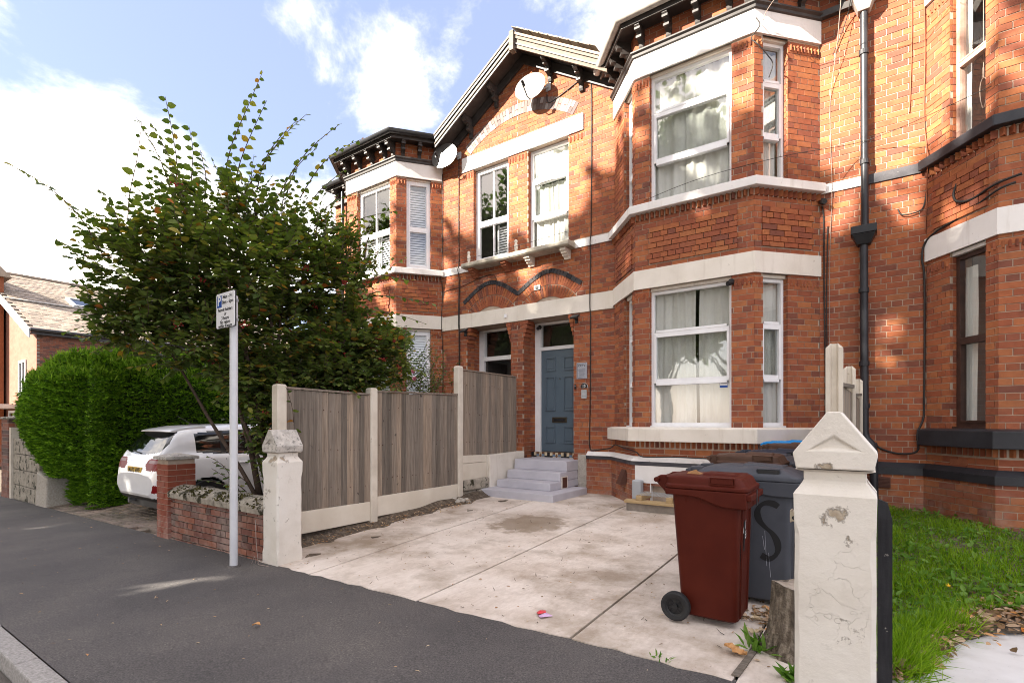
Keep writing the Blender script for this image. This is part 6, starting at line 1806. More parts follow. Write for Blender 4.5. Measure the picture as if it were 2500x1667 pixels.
# ------------------------------------------------------------------ tall street trees across the road (they shade the drive and show in the windows)
def street_tree(seed, x, y, h, first=None):
    t = thing('street_tree', 'tall leafy street tree across the road', 'tree', (x, y, zs(x)), 'street trees across the road', local=True)
    r = np.random.default_rng(seed); rr = random.Random(seed)
    mb = MB(); mb.tube([(0, 0, -.2), (.1, 0, 2.0), (-.1, .1, 4.5), (.1, 0, 8), (0, .1, 11)], .34, 10, True, .3)
    cl = []
    for k in range(56):
        a = rr.uniform(0, 6.28); q = rr.random() ** .6 * 3.5; z = rr.uniform(5.4, h - 1.3)
        shrink = 1 - .25 * max(0, (z - 10) / (h - 10))
        c = (q * math.cos(a) * shrink, q * math.sin(a) * .8 * shrink, z); cl.append(c)
        mb.tube([(0, 0, max(2.5, z - 3)), (c[0] * .5, c[1] * .5, z - 1.2), c], .07, 5, True, .3)
    mb.build('trunk', 'bark', t)
    P = []
    for c in cl:
        n = 190; rad = rr.uniform(1.1, 1.8)
        v = unit(r.normal(0, 1, (n, 3))) * (r.random((n, 1)) ** .4) * rad * np.array([1, 1, .75])
        P.append(v + np.array(c))
    P = np.concatenate(P)
    S3 = np.array(to_sun); o3 = np.array([x, y, zs(x)])
    for (gx, gy, gz_, gr) in GAPS:                # small gaps in the leaves that let a pool of sun through
        d = P + o3 - np.array([gx, gy, gz_]); d = d - (d @ S3)[:, None] * S3
        P = P[np.linalg.norm(d, axis=1) > gr + .12]
    n_ = len(P)
    scatter('crown', LEAF, P, r.normal(0, 1, (n_, 3)), r.normal(0, 1, (n_, 3)), r.uniform(.28, .55, n_), r.uniform(.3, .5, n_), 'leaf_street', t, 'stuff')
    return t
GAPS = [(-5.3, 2.09, -.09, .24), (-10.5, 2.2, -.2, .26), (-5.68, 5.0, 1.72, .10), (-5.68, 5.0, 1.5, .10), (-5.68, 5.05, .95, .10), (-5.68, 5.02, .65, .12), (-1.6, 7.77, 3.66, .10), (.25, 8.6, 2.7, .16), (.22, 8.6, 2.3, .14), (.3, 8.6, 1.7, .14), (.5, 8.6, 2.0, .10), (.9, 8.1, 3.9, .25), (.35, 8.6, 4.2, .22), (-.35, 8.6, 4.3, .14),
        (-9.9, 3.2, .35, .10), (-9.65, 3.2, .30, .10), (-3.3, 7.9, 4.3, .14), (-2.1, 7.78, 4.5, .12), (-7.7, 8.6, 4.2, .12), (-7.4, 8.6, 2.2, .12), (-9.4, 7.8, 4.4, .2), (-5.7, 8.6, 4.5, .14)]
STREET = [(21, -27.5, -9.5, 17.0), (22, -23.2, -9.0, 17.3), (23, -19.2, -9.4, 17.0), (24, -15.4, -9.2, 17.4), (25, -11.8, -9.3, 17.3), (26, -8.3, -9.1, 17.2), (27, -4.8, -9.4, 16.6)]
for s_ in STREET: street_tree(*s_)
# ------------------------------------------------------------------ parking sign
sg = thing('parking_sign', 'permit parking sign on a pale grey pole at the back of the pavement', 'sign', (-5.40, 2.69, -.095))
mb = MB(); mb.lathe([(.0385, -.12), (.0385, 2.70), (.036, 2.705)], (-5.40, 2.69, 0), 'Z', 24); mb.build('pole', 'pole', sg, smooth=True)
mb = MB(); mb.lathe([(.075, -.118), (.062, -.085), (.040, -.078)], (-5.40, 2.69, 0), 'Z', 20); mb.build('pole_footing', 'tarmac', sg)
mb = MB(); sx0, sx1, sz0, sz1, sy = -5.635, -5.260, 2.375, 2.735, 2.630
c = .015
poly = [(sx0 + c, sz0), (sx1 - c, sz0), (sx1, sz0 + c), (sx1, sz1 - c), (sx1 - c, sz1), (sx0 + c, sz1), (sx0, sz1 - c), (sx0, sz0 + c)]
mb.prism(poly, lambda p, h: (p[0], h, p[1]), sy - .003, sy + .003); pl = mb.build('plate', 'white_sign', sg)
mb = MB(); mb.box(sx0 - .002, sx1 + .002, sy + .0035, sy + .016, sz0 - .002, sz1 + .002); mb.build('plate_backing', 'ink', sg)
for z in (2.66, 2.46):
    mb = MB(); mb.lathe([(.041, z - .012), (.046, z - .012), (.046, z + .012), (.041, z + .012)], (-5.40, 2.69, 0), 'Z', 20); mb.build('clip', 'metal_grey', sg)
mb = MB(); mb.box(sx0 + .018, sx0 + .115, sy - .0045, sy - .0035, 2.590, 2.712); pp = mb.build('parking_panel', 'blue_sign', pl)
put_text('P', .135, 'white_ink', (sx0 + .066, sy - .0055, 2.654), pl, bold=.003)
cxs = (sx0 + sx1) / 2
for s_, x, z, q in (('Mon - Fri', sx0 + .235, 2.690, .052), ('8am - 6pm', sx0 + .240, 2.636, .052), ('Permit holders', cxs, 2.560, .050), ('or', cxs, 2.516, .048), ('3 hours', cxs, 2.473, .050), ('No return', cxs, 2.431, .050), ('within 4 hours', cxs, 2.392, .048)):
    put_text(s_, q, 'ink', (x, sy - .0042, z), pl, bold=.0008)

# ------------------------------------------------------------------ white hatchback
car = thing('parked_car', 'white hatchback parked nose in beside the hedge with yellow number plate', 'car', (-9.6, 5.2, -.12))
CX, CY, CZ = -9.60, 3.22, -.125
ST = [ # y, half width, z bottom, z belt (max width height), z shoulder, half width at glass bottom, z roof, half width roof
    (0.00, .70, .40, .55, .66, .60, .70, .50), (.04, .78, .33, .58, .82, .69, .88, .60), (.09, .82, .29, .60, .94, .72, 1.0, .64), (.17, .845, .27, .62, .965, .735, 1.13, .63),
    (.28, .86, .26, .64, .97, .745, 1.29, .605), (.37, .865, .25, .65, .97, .75, 1.385, .59), (.50, .868, .24, .66, .97, .752, 1.435, .575), (.90, .868, .22, .66, .965, .755, 1.462, .57),
    (1.4, .868, .20, .66, .955, .757, 1.482, .575), (2.0, .868, .20, .65, .94, .757, 1.475, .57), (2.5, .868, .20, .64, .93, .755, 1.40, .56), (2.85, .866, .20, .63, .925, .75, 1.22, .58),
    (3.15, .862, .21, .62, .92, .73, 1.03, .62), (3.45, .85, .22, .60, .88, .70, .945, .60), (3.8, .79, .24, .56, .80, .64, .84, .54), (4.0, .70, .28, .50, .68, .55, .71, .46), (4.05, .60, .34, .48, .58, .48, .60, .40)]
S_ = np.array(ST)
yy = np.unique(np.concatenate([np.linspace(0, .7, 130), np.linspace(.7, 4.05, 190)]))
def smooth_interp(x, xp, fp):
    m = np.gradient(fp, xp); i = np.clip(np.searchsorted(xp, x) - 1, 0, len(xp) - 2)
    h = xp[i + 1] - xp[i]; t = (x - xp[i]) / h
    d0 = (fp[i + 1] - fp[i]) / h
    m0 = np.clip(m[i], -3 * abs(d0), 3 * abs(d0)); m1 = np.clip(m[i + 1], -3 * abs(d0), 3 * abs(d0))
    return (2 * t**3 - 3 * t**2 + 1) * fp[i] + (t**3 - 2 * t**2 + t) * h * m0 + (-2 * t**3 + 3 * t**2) * fp[i + 1] + (t**3 - t**2) * h * m1
cols_ = [smooth_interp(yy, S_[:, 0], S_[:, k]) for k in range(1, 8)]
def section(j):
    w, zb, zm, zsn, wg, zr, wr = [c[j] for c in cols_]
    zr = max(zr, zsn + .01)
    ctrl = [(0, zb), (w * .80, zb), (w * .93, zb + .06), (w * .985, zb + (zm - zb) * .6), (w, zm), (w * .985, zm + (zsn - zm) * .55), (w * .94, zsn), (wg + .012, zsn + (zr - zsn) * .10), (wg * .5 + wr * .5 + .03, zsn + (zr - zsn) * .55), (wr + .03, zsn + (zr - zsn) * .88), (wr * .86, zr - .004), (wr * .45, zr + .012), (0, zr + .017)]
    ctrl = np.array(ctrl); d = np.concatenate([[0], np.cumsum(np.linalg.norm(np.diff(ctrl, axis=0), axis=1) + .02)]); d /= d[-1]
    t = np.linspace(0, 1, 110)
    return np.column_stack([smooth_interp(t, d, ctrl[:, 0]), smooth_interp(t, d, ctrl[:, 1])])
secs = [section(j) for j in range(len(yy))]
nn = 110; full = nn * 2 - 2
V = []
for j, s_ in enumerate(secs):
    ring = [(a, z) for a, z in s_] + [(-a, z) for a, z in s_[-2:0:-1]]
    for a, z in ring: V.append((CX + a, CY + yy[j], CZ + z))
regions = {}
WH = [(.72, .30), (3.22, .30)]
def region(a, y, z):
    x = abs(a)
    for wy_, wz in WH:
        if x > .60 and math.hypot(y - wy_, z - wz) < .345: return None
    s_ = cols_; j = int(np.clip(np.searchsorted(yy, y), 0, len(yy) - 1)); zsn, zr = s_[3][j], s_[5][j]
    if y < .45 and z > 1.005 + .05 * (x / .6) ** 2 and z < 1.375 and x < .665 - .45 * max(0, z - 1.2) and y > .06: return 'rear_glass'
    if y > 2.62 and y < 3.18 and z > 1.0 and x < .60: return 'windscreen'
    top = zsn + (zr - zsn) * .84
    if x > .56 and zsn + .035 + .10 * max(0, .95 - y) < z < min(top, 1.40) - .12 * max(0, .9 - y) and .60 < y < 2.95: return ('side_window_' + ('r' if a > 0 else 'l') + ('a' if y < 1.02 else 'b' if y < 2.05 else 'c')) if not (abs(y - 1.02) < .035 or abs(y - 2.05) < .04) else 'dark_trim'
    if y < .40 and x > .36 + .9 * abs(z - .86) and .775 < z < .955: return 'tail_lamp_clear' if (.885 < z < .935 and x > .46 and y < .2) else 'tail_lamp_red'
    if z < .355 and y < .5: return 'dark_trim'
    if z < .27: return 'dark_trim'
    if y < .16 and .66 < x < .80 and .44 < z < .56: return 'reflector'
    return 'body'
F_ = {}
for j in range(len(yy) - 1):
    for k in range(full):
        q = [j * full + k, j * full + (k + 1) % full, (j + 1) * full + (k + 1) % full, (j + 1) * full + k]
        m = np.mean([V[i] for i in q], axis=0)
        rg = region(m[0] - CX, m[1] - CY, m[2] - CZ)
        if rg: F_.setdefault(rg, []).append(q)
F_.setdefault('body', [])
mats = {'body': 'car_white', 'rear_glass': 'car_glass', 'windscreen': 'car_glass', 'dark_trim': 'car_dark', 'tail_lamp_red': 'tail_red', 'tail_lamp_clear': 'tail_clear', 'reflector': 'tail_red'}
Va = np.array(V)
for nme, fs in F_.items():
    fs = np.array(fs); idx = np.unique(fs); remap = -np.ones(len(Va), int); remap[idx] = np.arange(len(idx))
    nm_ = 'side_window' if nme.startswith('side_window') else nme
    place(nm_, npmesh(nm_, Va[idx], remap[fs], mats.get(nme, 'car_glass'), True), car)
mb = MB(); mb.add([V[k] for k in range(full)], [tuple(range(full))]); mb.build('rear_skin', 'car_white', car)
mb = MB(); mb.loft([[(CX + k * w, CY + y + .10 * abs(k) ** 3, CZ + z - .012 * k * k) for k in (-1, -.75, -.4, 0, .4, .75, 1)] + [(CX + k * w, CY + y + .10 * abs(k) ** 3, CZ + z - t - .012 * k * k) for k in (1, .75, .4, 0, -.4, -.75, -1)] for (y, z, t, w) in ((.20, 1.388, .010, .555), (.225, 1.402, .028, .565), (.34, 1.428, .05, .57), (.52, 1.452, .06, .575), (.72, 1.466, .06, .565))])
mb.build('spoiler', 'car_white', car, smooth=True)
mb = MB(); mb.box(CX - .27, CX + .27, CY + .005, CY + .075, CZ + .70, CZ + .815); plt = mb.build('number_plate', 'plate_yellow', car, bevel=.004)
put_text('MA72 VWF', .108, 'ink', (CX, CY + .0035, CZ + .762), plt, bold=.002, sx=.86)
mb = MB(); mb.lathe([(.001, CY + .055), (.062, CY + .055), (.062, CY + .09)], (CX, 0, 0), 'Y', 20)
for i, v in enumerate(mb.v): mb.v[i] = (CX + (v[0] - CX), v[1], CZ + .905 + v[2] * .55)
mb.build('badge', 'car_dark', car)
mb = MB(); mb.hexa([(CX - .55, CY + .055, CZ + .838), (CX + .43, CY + .055, CZ + .838), (CX + .43, CY + .11, CZ + .838), (CX - .55, CY + .11, CZ + .838)], [(CX - .55, CY + .07, CZ + .858), (CX + .43, CY + .07, CZ + .858), (CX + .43, CY + .11, CZ + .858), (CX - .55, CY + .11, CZ + .858)]); mb.build('tailgate_strip', 'car_dark', car)
mb = MB(); mb.tube([(CX + .02, CY + .085, CZ + 1.03), (CX - .30, CY + .10, CZ + 1.06)], .012, 6); mb.build('rear_wiper', 'car_dark', car)
mb = MB(); mb.hexa([(CX - .03, CY + .78, CZ + 1.46), (CX + .03, CY + .78, CZ + 1.46), (CX + .025, CY + .98, CZ + 1.475), (CX - .025, CY + .98, CZ + 1.475)], [(CX - .012, CY + .82, CZ + 1.505), (CX + .012, CY + .82, CZ + 1.505), (CX + .01, CY + .92, CZ + 1.495), (CX - .01, CY + .92, CZ + 1.495)]); mb.tube([(CX, CY + .83, CZ + 1.50), (CX, CY + .62, CZ + 1.63)], .005, 5); mb.build('aerial', 'car_dark', car)
for y in (1.28, 2.32):
    mb = MB(); mb.box(CX + .845, CX + .888, CY + y - .10, CY + y + .10, CZ + .83, CZ + .862); mb.build('door_handle', 'car_white', car, bevel=.012)
for y in (1.05, 2.05, 2.98):
    mb = MB(); mb.tube([(CX + .876 - .0 * y, CY + y, CZ + .32), (CX + .8705, CY + y, CZ + .66), (CX + .835, CY + y - .02, CZ + .93)], .004, 4); mb.build('door_gap', 'car_dark', car)
for wy_, _ in WH:
    for sgn in (1, -1):
        xo = CX + sgn * .80
        mb = MB(); mb.lathe([(.19, -.10), (.29, -.10), (.305, -.07), (.305, .05), (.285, .075), (.20, .07)], (xo, CY + wy_, CZ + .305), 'X', 28, False); wl = mb.build('wheel', 'rubber', car, smooth=True)
        mb = MB(); mb.lathe([(.02, sgn * .055), (.20, sgn * .05), (.20, -.05), (.02, -.05)], (xo, CY + wy_, CZ + .305), 'X', 24); mb.build('rim', 'alloy', wl)
        mb = MB(); mb.lathe([(.345, -.22), (.345, .01)], (xo - sgn * .03, CY + wy_, CZ + .305), 'X', 24, False); mb.build('wheel_arch_liner', 'car_dark', car)
mb = MB(); mb.box(CX - .70, CX + .70, CY + .15, CY + 3.9, CZ + .17, CZ + .30); mb.build('underbody', 'car_dark', car)
mb = MB(); mb.tube([(CX - .40, CY + .06, CZ + .245), (CX - .40, CY + .5, CZ + .26)], .03, 10); mb.build('exhaust', 'alloy', car)

# ------------------------------------------------------------------ wheelie bins
def rrect(cx, cy, lx, ly, z, r=.05, n=4):
    R = []
    for (sx_, sy_, a0) in ((1, -1, -90), (1, 1, 0), (-1, 1, 90), (-1, -1, 180)):
        for k in range(n + 1):
            a = math.radians(a0 + 90 * k / n)
            R.append((cx + sx_ * (lx / 2 - r) + r * math.cos(a), cy + sy_ * (ly / 2 - r) + r * math.sin(a), z))
    return R
def make_bin(label, x, y, z, mat, big=False, tall=1.02, group='wheelie bins lined up by the fence', rot=0.0):
    """front faces +X; origin at the middle of the foot"""
    t = thing('wheelie_bin', label, 'wheelie bin', (x, y, z), group, local=True)
    t.rotation_euler = (0, 0, rot)
    lx, ly, H = (.70, .57, 1.03) if big else (.52, .47, tall)
    bx, by = (.50, .47) if big else (.37, .37)
    zt = H - .13
    fx_top, fx_bot = lx / 2 - .035, lx / 2 - .055          # the front stands nearly plumb, the back leans
    def body_ring(k, zz, inset=0.0, r=.045):
        f = fx_bot + (fx_top - fx_bot) * k
        bck = (-bx + fx_bot) + (-(lx - .07) + fx_top + bx - fx_bot) * k
        w = by + (ly - .05 - by) * k
        return rrect((f + bck) / 2, 0, (f - bck) - inset, w - inset, zz, r)
    mb = MB()
    mb.loft([body_ring(0, .035, .04, .03), body_ring(0, .05, .0)] + [body_ring(k, .05 + (zt - .05) * k) for k in (.25, .5, .75, 1.0)])
    body = mb.build('body', mat, t, smooth=True)
    # ribs: recessed-look panel edges down the front and stiffeners at the top of the sides
    for yy_ in (-by * .30, by * .30):
        mb = MB(); mb.hexa([(fx_bot - .004, yy_ - .012, .06), (fx_bot + .010, yy_ - .008, .06), (fx_bot + .010, yy_ + .008, .06), (fx_bot - .004, yy_ + .012, .06)], [(fx_top - .004, yy_ * 1.2 - .012, zt - .06), (fx_top + .010, yy_ * 1.2 - .008, zt - .06), (fx_top + .010, yy_ * 1.2 + .008, zt - .06), (fx_top - .004, yy_ * 1.2 + .012, zt - .06)]); mb.build('front_rib', mat, body)
    wt = (ly - .05) / 2
    for xx in (-.12, -.02, .12):
        for s_ in (-1, 1):
            mb = MB(); mb.hexa([(xx - .004, s_ * (wt - .025), zt - .17), (xx + .004, s_ * (wt - .025), zt - .17), (xx + .004, s_ * (wt - .02), zt - .17), (xx - .004, s_ * (wt - .02), zt - .17)], [(xx - .006, s_ * (wt - .02), zt), (xx + .006, s_ * (wt - .02), zt), (xx + .006, s_ * (wt + .010), zt), (xx - .006, s_ * (wt + .010), zt)]); mb.build('side_rib', mat, body)
    # rim: collar that drops deeper towards the front
    mb = MB(); n = 16; o = .022
    x0, x1 = -lx / 2 + .0, lx / 2 + .01
    for s_ in (-1, 1):
        top = []; bot = []
        for i in range(n + 1):
            xx = x0 + (x1 - x0) * i / n; k = i / n
            drop = .045 + .065 * (1 / (1 + math.exp(-(k - .55) * 14)))
            top.append((xx, zt + .025)); bot.append((xx, zt + .025 - drop))
        poly = top + bot[::-1]
        mb.hexa([(p[0], s_ * (wt - .01), p[1]) for p in poly], [(p[0], s_ * (wt + o), p[1]) for p in poly])
    mb.box(x1 - .045, x1 + .004, -wt + .0, wt - .0, zt - .085, zt + .0245)
    mb.box(x1 - .03, x1 + .028, -wt - .012, wt + .012, zt - .03, zt + .012)
    mb.box(x0, x0 + .03, -wt, wt, zt - .02, zt + .0245)
    mb.build('rim', mat, t, bevel=.008)
    # lid: shallow tray, raised crown with finger scoops, hinge and handle at the back
    mb = MB()
    if big: prof = [(1.0, .028, 0), (1.0, .055, 0), (.96, .070, -.01), (.80, .105, -.02), (.5, .122, -.03), (.2, .127, -.04)]
    else: prof = [(1.0, .028, 0), (1.0, .050, 0), (.955, .058, -.005), (.93, .100, -.02), (.88, .112, -.025), (.3, .118, -.03)]
    mb.loft([rrect((x0 + x1) / 2 + dx, 0, (lx + .03) * k, (ly + .0) * (k if k > .6 else k * 1.0), zt + h, .05 * k + .004) for k, h, dx in prof])
    lid = mb.build('lid', mat, t, smooth=True, bevel=.004)
    for s_ in (-1, 1):
        xs_ = lx * .22; wls = ly / 2 * (.90 if not big else .84)
        mb = MB(); mb.box(xs_ - .075, xs_ + .085, s_ * wls - .018, s_ * wls + .018, zt + .060, zt + .074); mb.box(xs_ - .075, xs_ - .066, s_ * wls - .018, s_ * wls + .014, zt + .074, zt + .108); mb.box(xs_ + .076, xs_ + .085, s_ * wls - .018, s_ * wls + .014, zt + .074, zt + .108); mb.box(xs_ - .075, xs_ + .085, s_ * wls - .02, s_ * wls + .016, zt + .108, zt + .116)
        mb.build('lid_grip', mat, lid, bevel=.004)
        mb = MB(); mb.box(xs_ - .064, xs_ + .074, s_ * wls - .022, s_ * wls + .001, zt + .0745, zt + .1075); mb.build('grip_hollow', 'black_plastic' if big else mat, lid)
    mb = MB(); mb.hexa([(-.06, -ly * .22, zt + .1), (lx * .36, -ly * .16, zt + .1), (lx * .36, ly * .16, zt + .1), (-.06, ly * .22, zt + .1)], [(-.03, -ly * .18, zt + (.132 if not big else .140)), (lx * .33, -ly * .13, zt + .128), (lx * .33, ly * .13, zt + .128), (-.03, ly * .18, zt + (.132 if not big else .140))]); mb.build('lid_crown', mat, lid, bevel=.008)
    for s_ in (-1, 1):
        mb = MB(); y0 = s_ * ly * .30
        prof = [(x0 + .03, zt + .11), (x0 + .03, zt - .02), (x0 - .015, zt - .02), (x0 - .085, zt + .055), (x0 - .095, zt + .085), (x0 - .06, zt + .105)]
        mb.hexa([(p[0], y0 - .025, p[1]) for p in prof], [(p[0], y0 + .025, p[1]) for p in prof]); mb.build('hinge_bracket', mat, t, bevel=.008)
    mb = MB(); mb.tube([(x0 - .075, -ly * .42, zt + .075), (x0 - .075, ly * .42, zt + .075)], .018, 12); mb.build('handle', mat, t, smooth=True)
    wx_ = fx_bot - bx - .02
    mb = MB(); mb.tube([(wx_, -by / 2 - .03, .10), (wx_, by / 2 + .03, .10)], .012, 8); mb.build('axle', 'metal_grey', t)
    for s_ in (-1, 1):
        mb = MB(); yo = s_ * (by / 2 + .045)
        mb.lathe([(.066, -.022), (.088, -.026), (.099, -.018), (.099, .018), (.088, .026), (.066, .022)], (wx_, yo, .099), 'Y', 30, False); mb.lathe([(.066, -.022), (.066, .022)], (wx_, yo, .099), 'Y', 30, False)
        w_ = mb.build('wheel', 'rubber', t, smooth=True)
        mb = MB(); mb.lathe([(.018, -.020), (.018, .020)], (wx_, yo, .099), 'Y', 14); mb.lathe([(.054, -.012), (.067, -.016), (.067, .016), (.054, .012)], (wx_, yo, .099), 'Y', 24, False)
        mb.lathe([(.02, -.003), (.06, -.003), (.06, .003), (.02, .003)], (wx_, yo, .099), 'Y', 20)
        for k in range(8):
            a = k * math.pi / 4; d = Vector((math.cos(a), 0, math.sin(a))); p = Vector((wx_, yo, .099))
            mb.tube([p + d * .015, p + d * .06], .007, 5)
        mb.build('hub', 'black_plastic', w_, bevel=0)
    return t, dict(zt=zt, fx_bot=fx_bot, fx_top=fx_top, by=by, ly=ly, bx=bx, lx=lx, body=body)
zf = lambda x, y: gz(x, y) + .006
red, q = make_bin('dark red wheelie bin with cracked taped front and black wheel, nearest', -.925, 3.80, zf(-.92, 3.8), 'bin_red')
# damage to its front: a long split, tape, torn label
def on_front(q, yy_, z): return q['fx_bot'] + (q['fx_top'] - q['fx_bot']) * (z - .05) / (q['zt'] - .05) + .002, yy_, z
mb = MB(); pts = [(-.115, .86), (-.10, .845), (-.13, .80), (-.135, .70), (-.132, .60), (-.140, .55), (-.136, .40)]
wd = [.03, .045, .010, .014, .010, .016, .003]
for (a, wa), (b, wb) in zip(zip(pts, wd), list(zip(pts, wd))[1:]):
    A = on_front(q, a[0], a[1]); B = on_front(q, b[0], b[1])
    mb.add([(A[0], A[1] - wa / 2, A[2]), (A[0], A[1] + wa / 2, A[2]), (B[0], B[1] + wb / 2, B[2]), (B[0], B[1] - wb / 2, B[2])], [(0, 1, 2, 3)])
mb.build('split', 'black_plastic', red)
mb = MB(); A = on_front(q, 0, .70); B = on_front(q, 0, .50); mb.add([(A[0] + .001, -.052, .70), (A[0] + .001, -.012, .705), (B[0] + .001, -.02, .50), (B[0] + .001, -.058, .50)], [(0, 1, 2, 3)]); mb.build('tape_patch', 'black_plastic', red)
mb = MB()
for (y0_, y1_, z0_, z1_) in ((-.098, -.080, .60, .69), (-.070, -.058, .62, .66), (.0, .012, .64, .70), (.0, .03, .575, .587), (.0, .03, .595, .607), (.0, .03, .615, .625), (-.10, -.07, .50, .53)):
    A = on_front(q, 0, z0_); B = on_front(q, 0, z1_); mb.add([(A[0] + .0006, y0_, z0_), (A[0] + .0006, y1_, z0_ + .01), (B[0] + .0006, y1_ - .003, z1_ + .008), (B[0] + .0006, y0_ + .002, z1_)], [(0, 1, 2, 3)])
mb.build('torn_sticker', 'white_ink', red)
mb = MB(); mb.box(q['lx'] / 2 + .036, q['lx'] / 2 + .0395, -.035, .0, q['zt'] - .075, q['zt'] + .03); mb.build('rim_tape', 'black_plastic', red)
mb = MB(); mb.hexa([(-.16, -.06, q['zt'] + .115), (-.06, -.09, q['zt'] + .118), (-.05, -.02, q['zt'] + .118), (-.14, .0, q['zt'] + .116)], [(-.15, -.05, q['zt'] + .128), (-.09, -.07, q['zt'] + .150), (-.08, -.03, q['zt'] + .130), (-.13, -.01, q['zt'] + .124)]); 
tag(mb.build('crumpled_foil', 'litter', None), 'scrap of crumpled wrapper on the red bin lid', 'litter').matrix_basis = Matrix.Translation(red.location)
row = [('dark grey wheelie bin sprayed with a black letter S', -.78, 4.42, 'bin_grey', True), ('brown wheelie bin squeezed behind the sprayed grey bin', -.88, 5.06, 'bin_brown', False), ('grey wheelie bin between the brown bin and the blue black bin', -.90, 5.60, 'bin_grey', True),
       ('blue black wheelie bin in front of the last brown lid', -.80, 6.24, 'bin_navy', True), ('brown lidded wheelie bin in front of the light blue one', -.72, 6.82, 'bin_brown', False), ('light blue lidded wheelie bin near the house', -.80, 7.34, 'bin_cyan', False), ('royal blue lidded wheelie bin, last in the row by the wall', -.62, 7.74, 'bin_blue', False)]
grey = None
for lab, x, y, m, bg_ in row:
    t, qq = make_bin(lab, x, y, zf(x, y), m, bg_, 1.075, rot=random.uniform(-.04, .04))
    if grey is None: grey, gq = t, qq; t.rotation_euler = (0, 0, .02)
# letter S sprayed on the side of the grey bin, number above
def on_side(q, x, z):
    k = (z - .05) / (q['zt'] - .05); return (x, -(q['by'] + (q['ly'] - .05 - q['by']) * k) / 2 - .0025, z)
sp = [(.225, .745), (.19, .765), (.14, .765), (.10, .735), (.085, .685), (.10, .63), (.14, .585), (.185, .545), (.215, .49), (.222, .43), (.20, .38), (.16, .355), (.11, .375)]
mb = MB(); cv = [Vector(p) for p in sp]; dense = []
for i in range(len(cv) - 1):
    p0, p1, p2, p3 = cv[max(0, i - 1)], cv[i], cv[i + 1], cv[min(len(cv) - 1, i + 2)]
    for k in range(5):
        t_ = k / 5; dense.append(.5 * ((2 * p1) + (p2 - p0) * t_ + (2 * p0 - 5 * p1 + 4 * p2 - p3) * t_**2 + (3 * p1 - p0 - 3 * p2 + p3) * t_**3))
dense.append(cv[-1])
L_, R_ = [], []
for i, p in enumerate(dense):
    d = (dense[min(i + 1, len(dense) - 1)] - dense[max(i - 1, 0)]).normalized(); nrm = Vector((-d.y, d.x)); w = .019 * (1 + .25 * math.sin(i * .35))
    L_.append(on_side(gq, *(p + nrm * w))); R_.append(on_side(gq, *(p - nrm * w)))
n_ = len(dense); mb.add(L_ + R_, [(i, i + 1, n_ + i + 1, n_ + i) for i in range(n_ - 1)]); mb.build('sprayed_letter', 'ink', grey)
put_text('080217', .030, 'white_ink', on_side(gq, .02, .80), grey, name='lettering')
mb = MB()
for x, za, zb_ in ((.135, .56, .30), (.12, .52, .42), (.16, .40, .22)):
    a, b = on_side(gq, x, za), on_side(gq, x + .012, zb_); mb.add([(a[0] - .001, a[1], a[2]), (a[0] + .001, a[1], a[2]), (b[0] + .002, b[1], b[2]), (b[0] - .001, b[1], b[2])], [(0, 1, 2, 3)])
mb.build('paint_drips', 'plaque', grey)

# ------------------------------------------------------------------ satellite dishes
def dish(label, c, anchor, nrm, rw, rh):
    t = thing('satellite_dish', label, 'satellite dish', anchor, 'satellite dishes on the gable wall')
    c = Vector(c); n = Vector(nrm).normalized(); u = n.cross(Vector((0, 0, 1))).normalized(); v = u.cross(n)
    if v.z < 0: v = -v
    mb = MB(); rings = []
    for k in (1.0, .8, .6, .4, .2, .02): rings.append([c + u * (rw * k * math.cos(a)) + v * (rh * k * math.sin(a)) + n * (.075 * (k * k - 1)) for a in np.linspace(0, 2 * math.pi, 37)[:-1]])
    back = [[p - n * .006 for p in R] for R in rings]
    mb.loft(rings + back[::-1], cap=True); mb.build('reflector', 'dish', t, smooth=True)
    foot = c - v * rh * .92 - n * .02; lnb = c + n * .30 - v * rh * .55
    mb = MB(); mb.tube([foot, foot + n * .12 - v * .02, lnb], .011, 6); mb.build('feed_arm', 'black_plastic', t)
    mb = MB(); mb.tube([lnb - n * .05 + v * .0, lnb + v * .05 + n * .02], .026, 10); mb.tube([lnb - n * .055, lnb - n * .03], .034, 10); mb.build('receiver', 'black_plastic', t)
    A = Vector(anchor); mb = MB(); bk = c - n * .08
    mb.tube([bk, bk + (A - bk) * .5 + Vector((0, 0, -.03)), A + Vector((0, -.04, 0))], .018, 8); mb.box(A.x - .05, A.x + .05, A.y - .03, A.y - .004, A.z - .07, A.z + .07); mb.box(bk.x - .04, bk.x + .04, bk.y - .01, bk.y + .05, bk.z - .05, bk.z + .05); mb.build('wall_bracket', 'metal_grey', t)
    return t
dish('pale satellite dish high on the gable above the painted arch', (-5.41, 8.33, 7.90), (-5.14, YW, 7.92), (.10, -.97, .06), .33, .26)
dish('pale satellite dish by the corner of the left bay roof', (-7.66, 8.34, 7.235), (-7.43, YW, 7.265), (.10, -.97, .05), .34, .26)

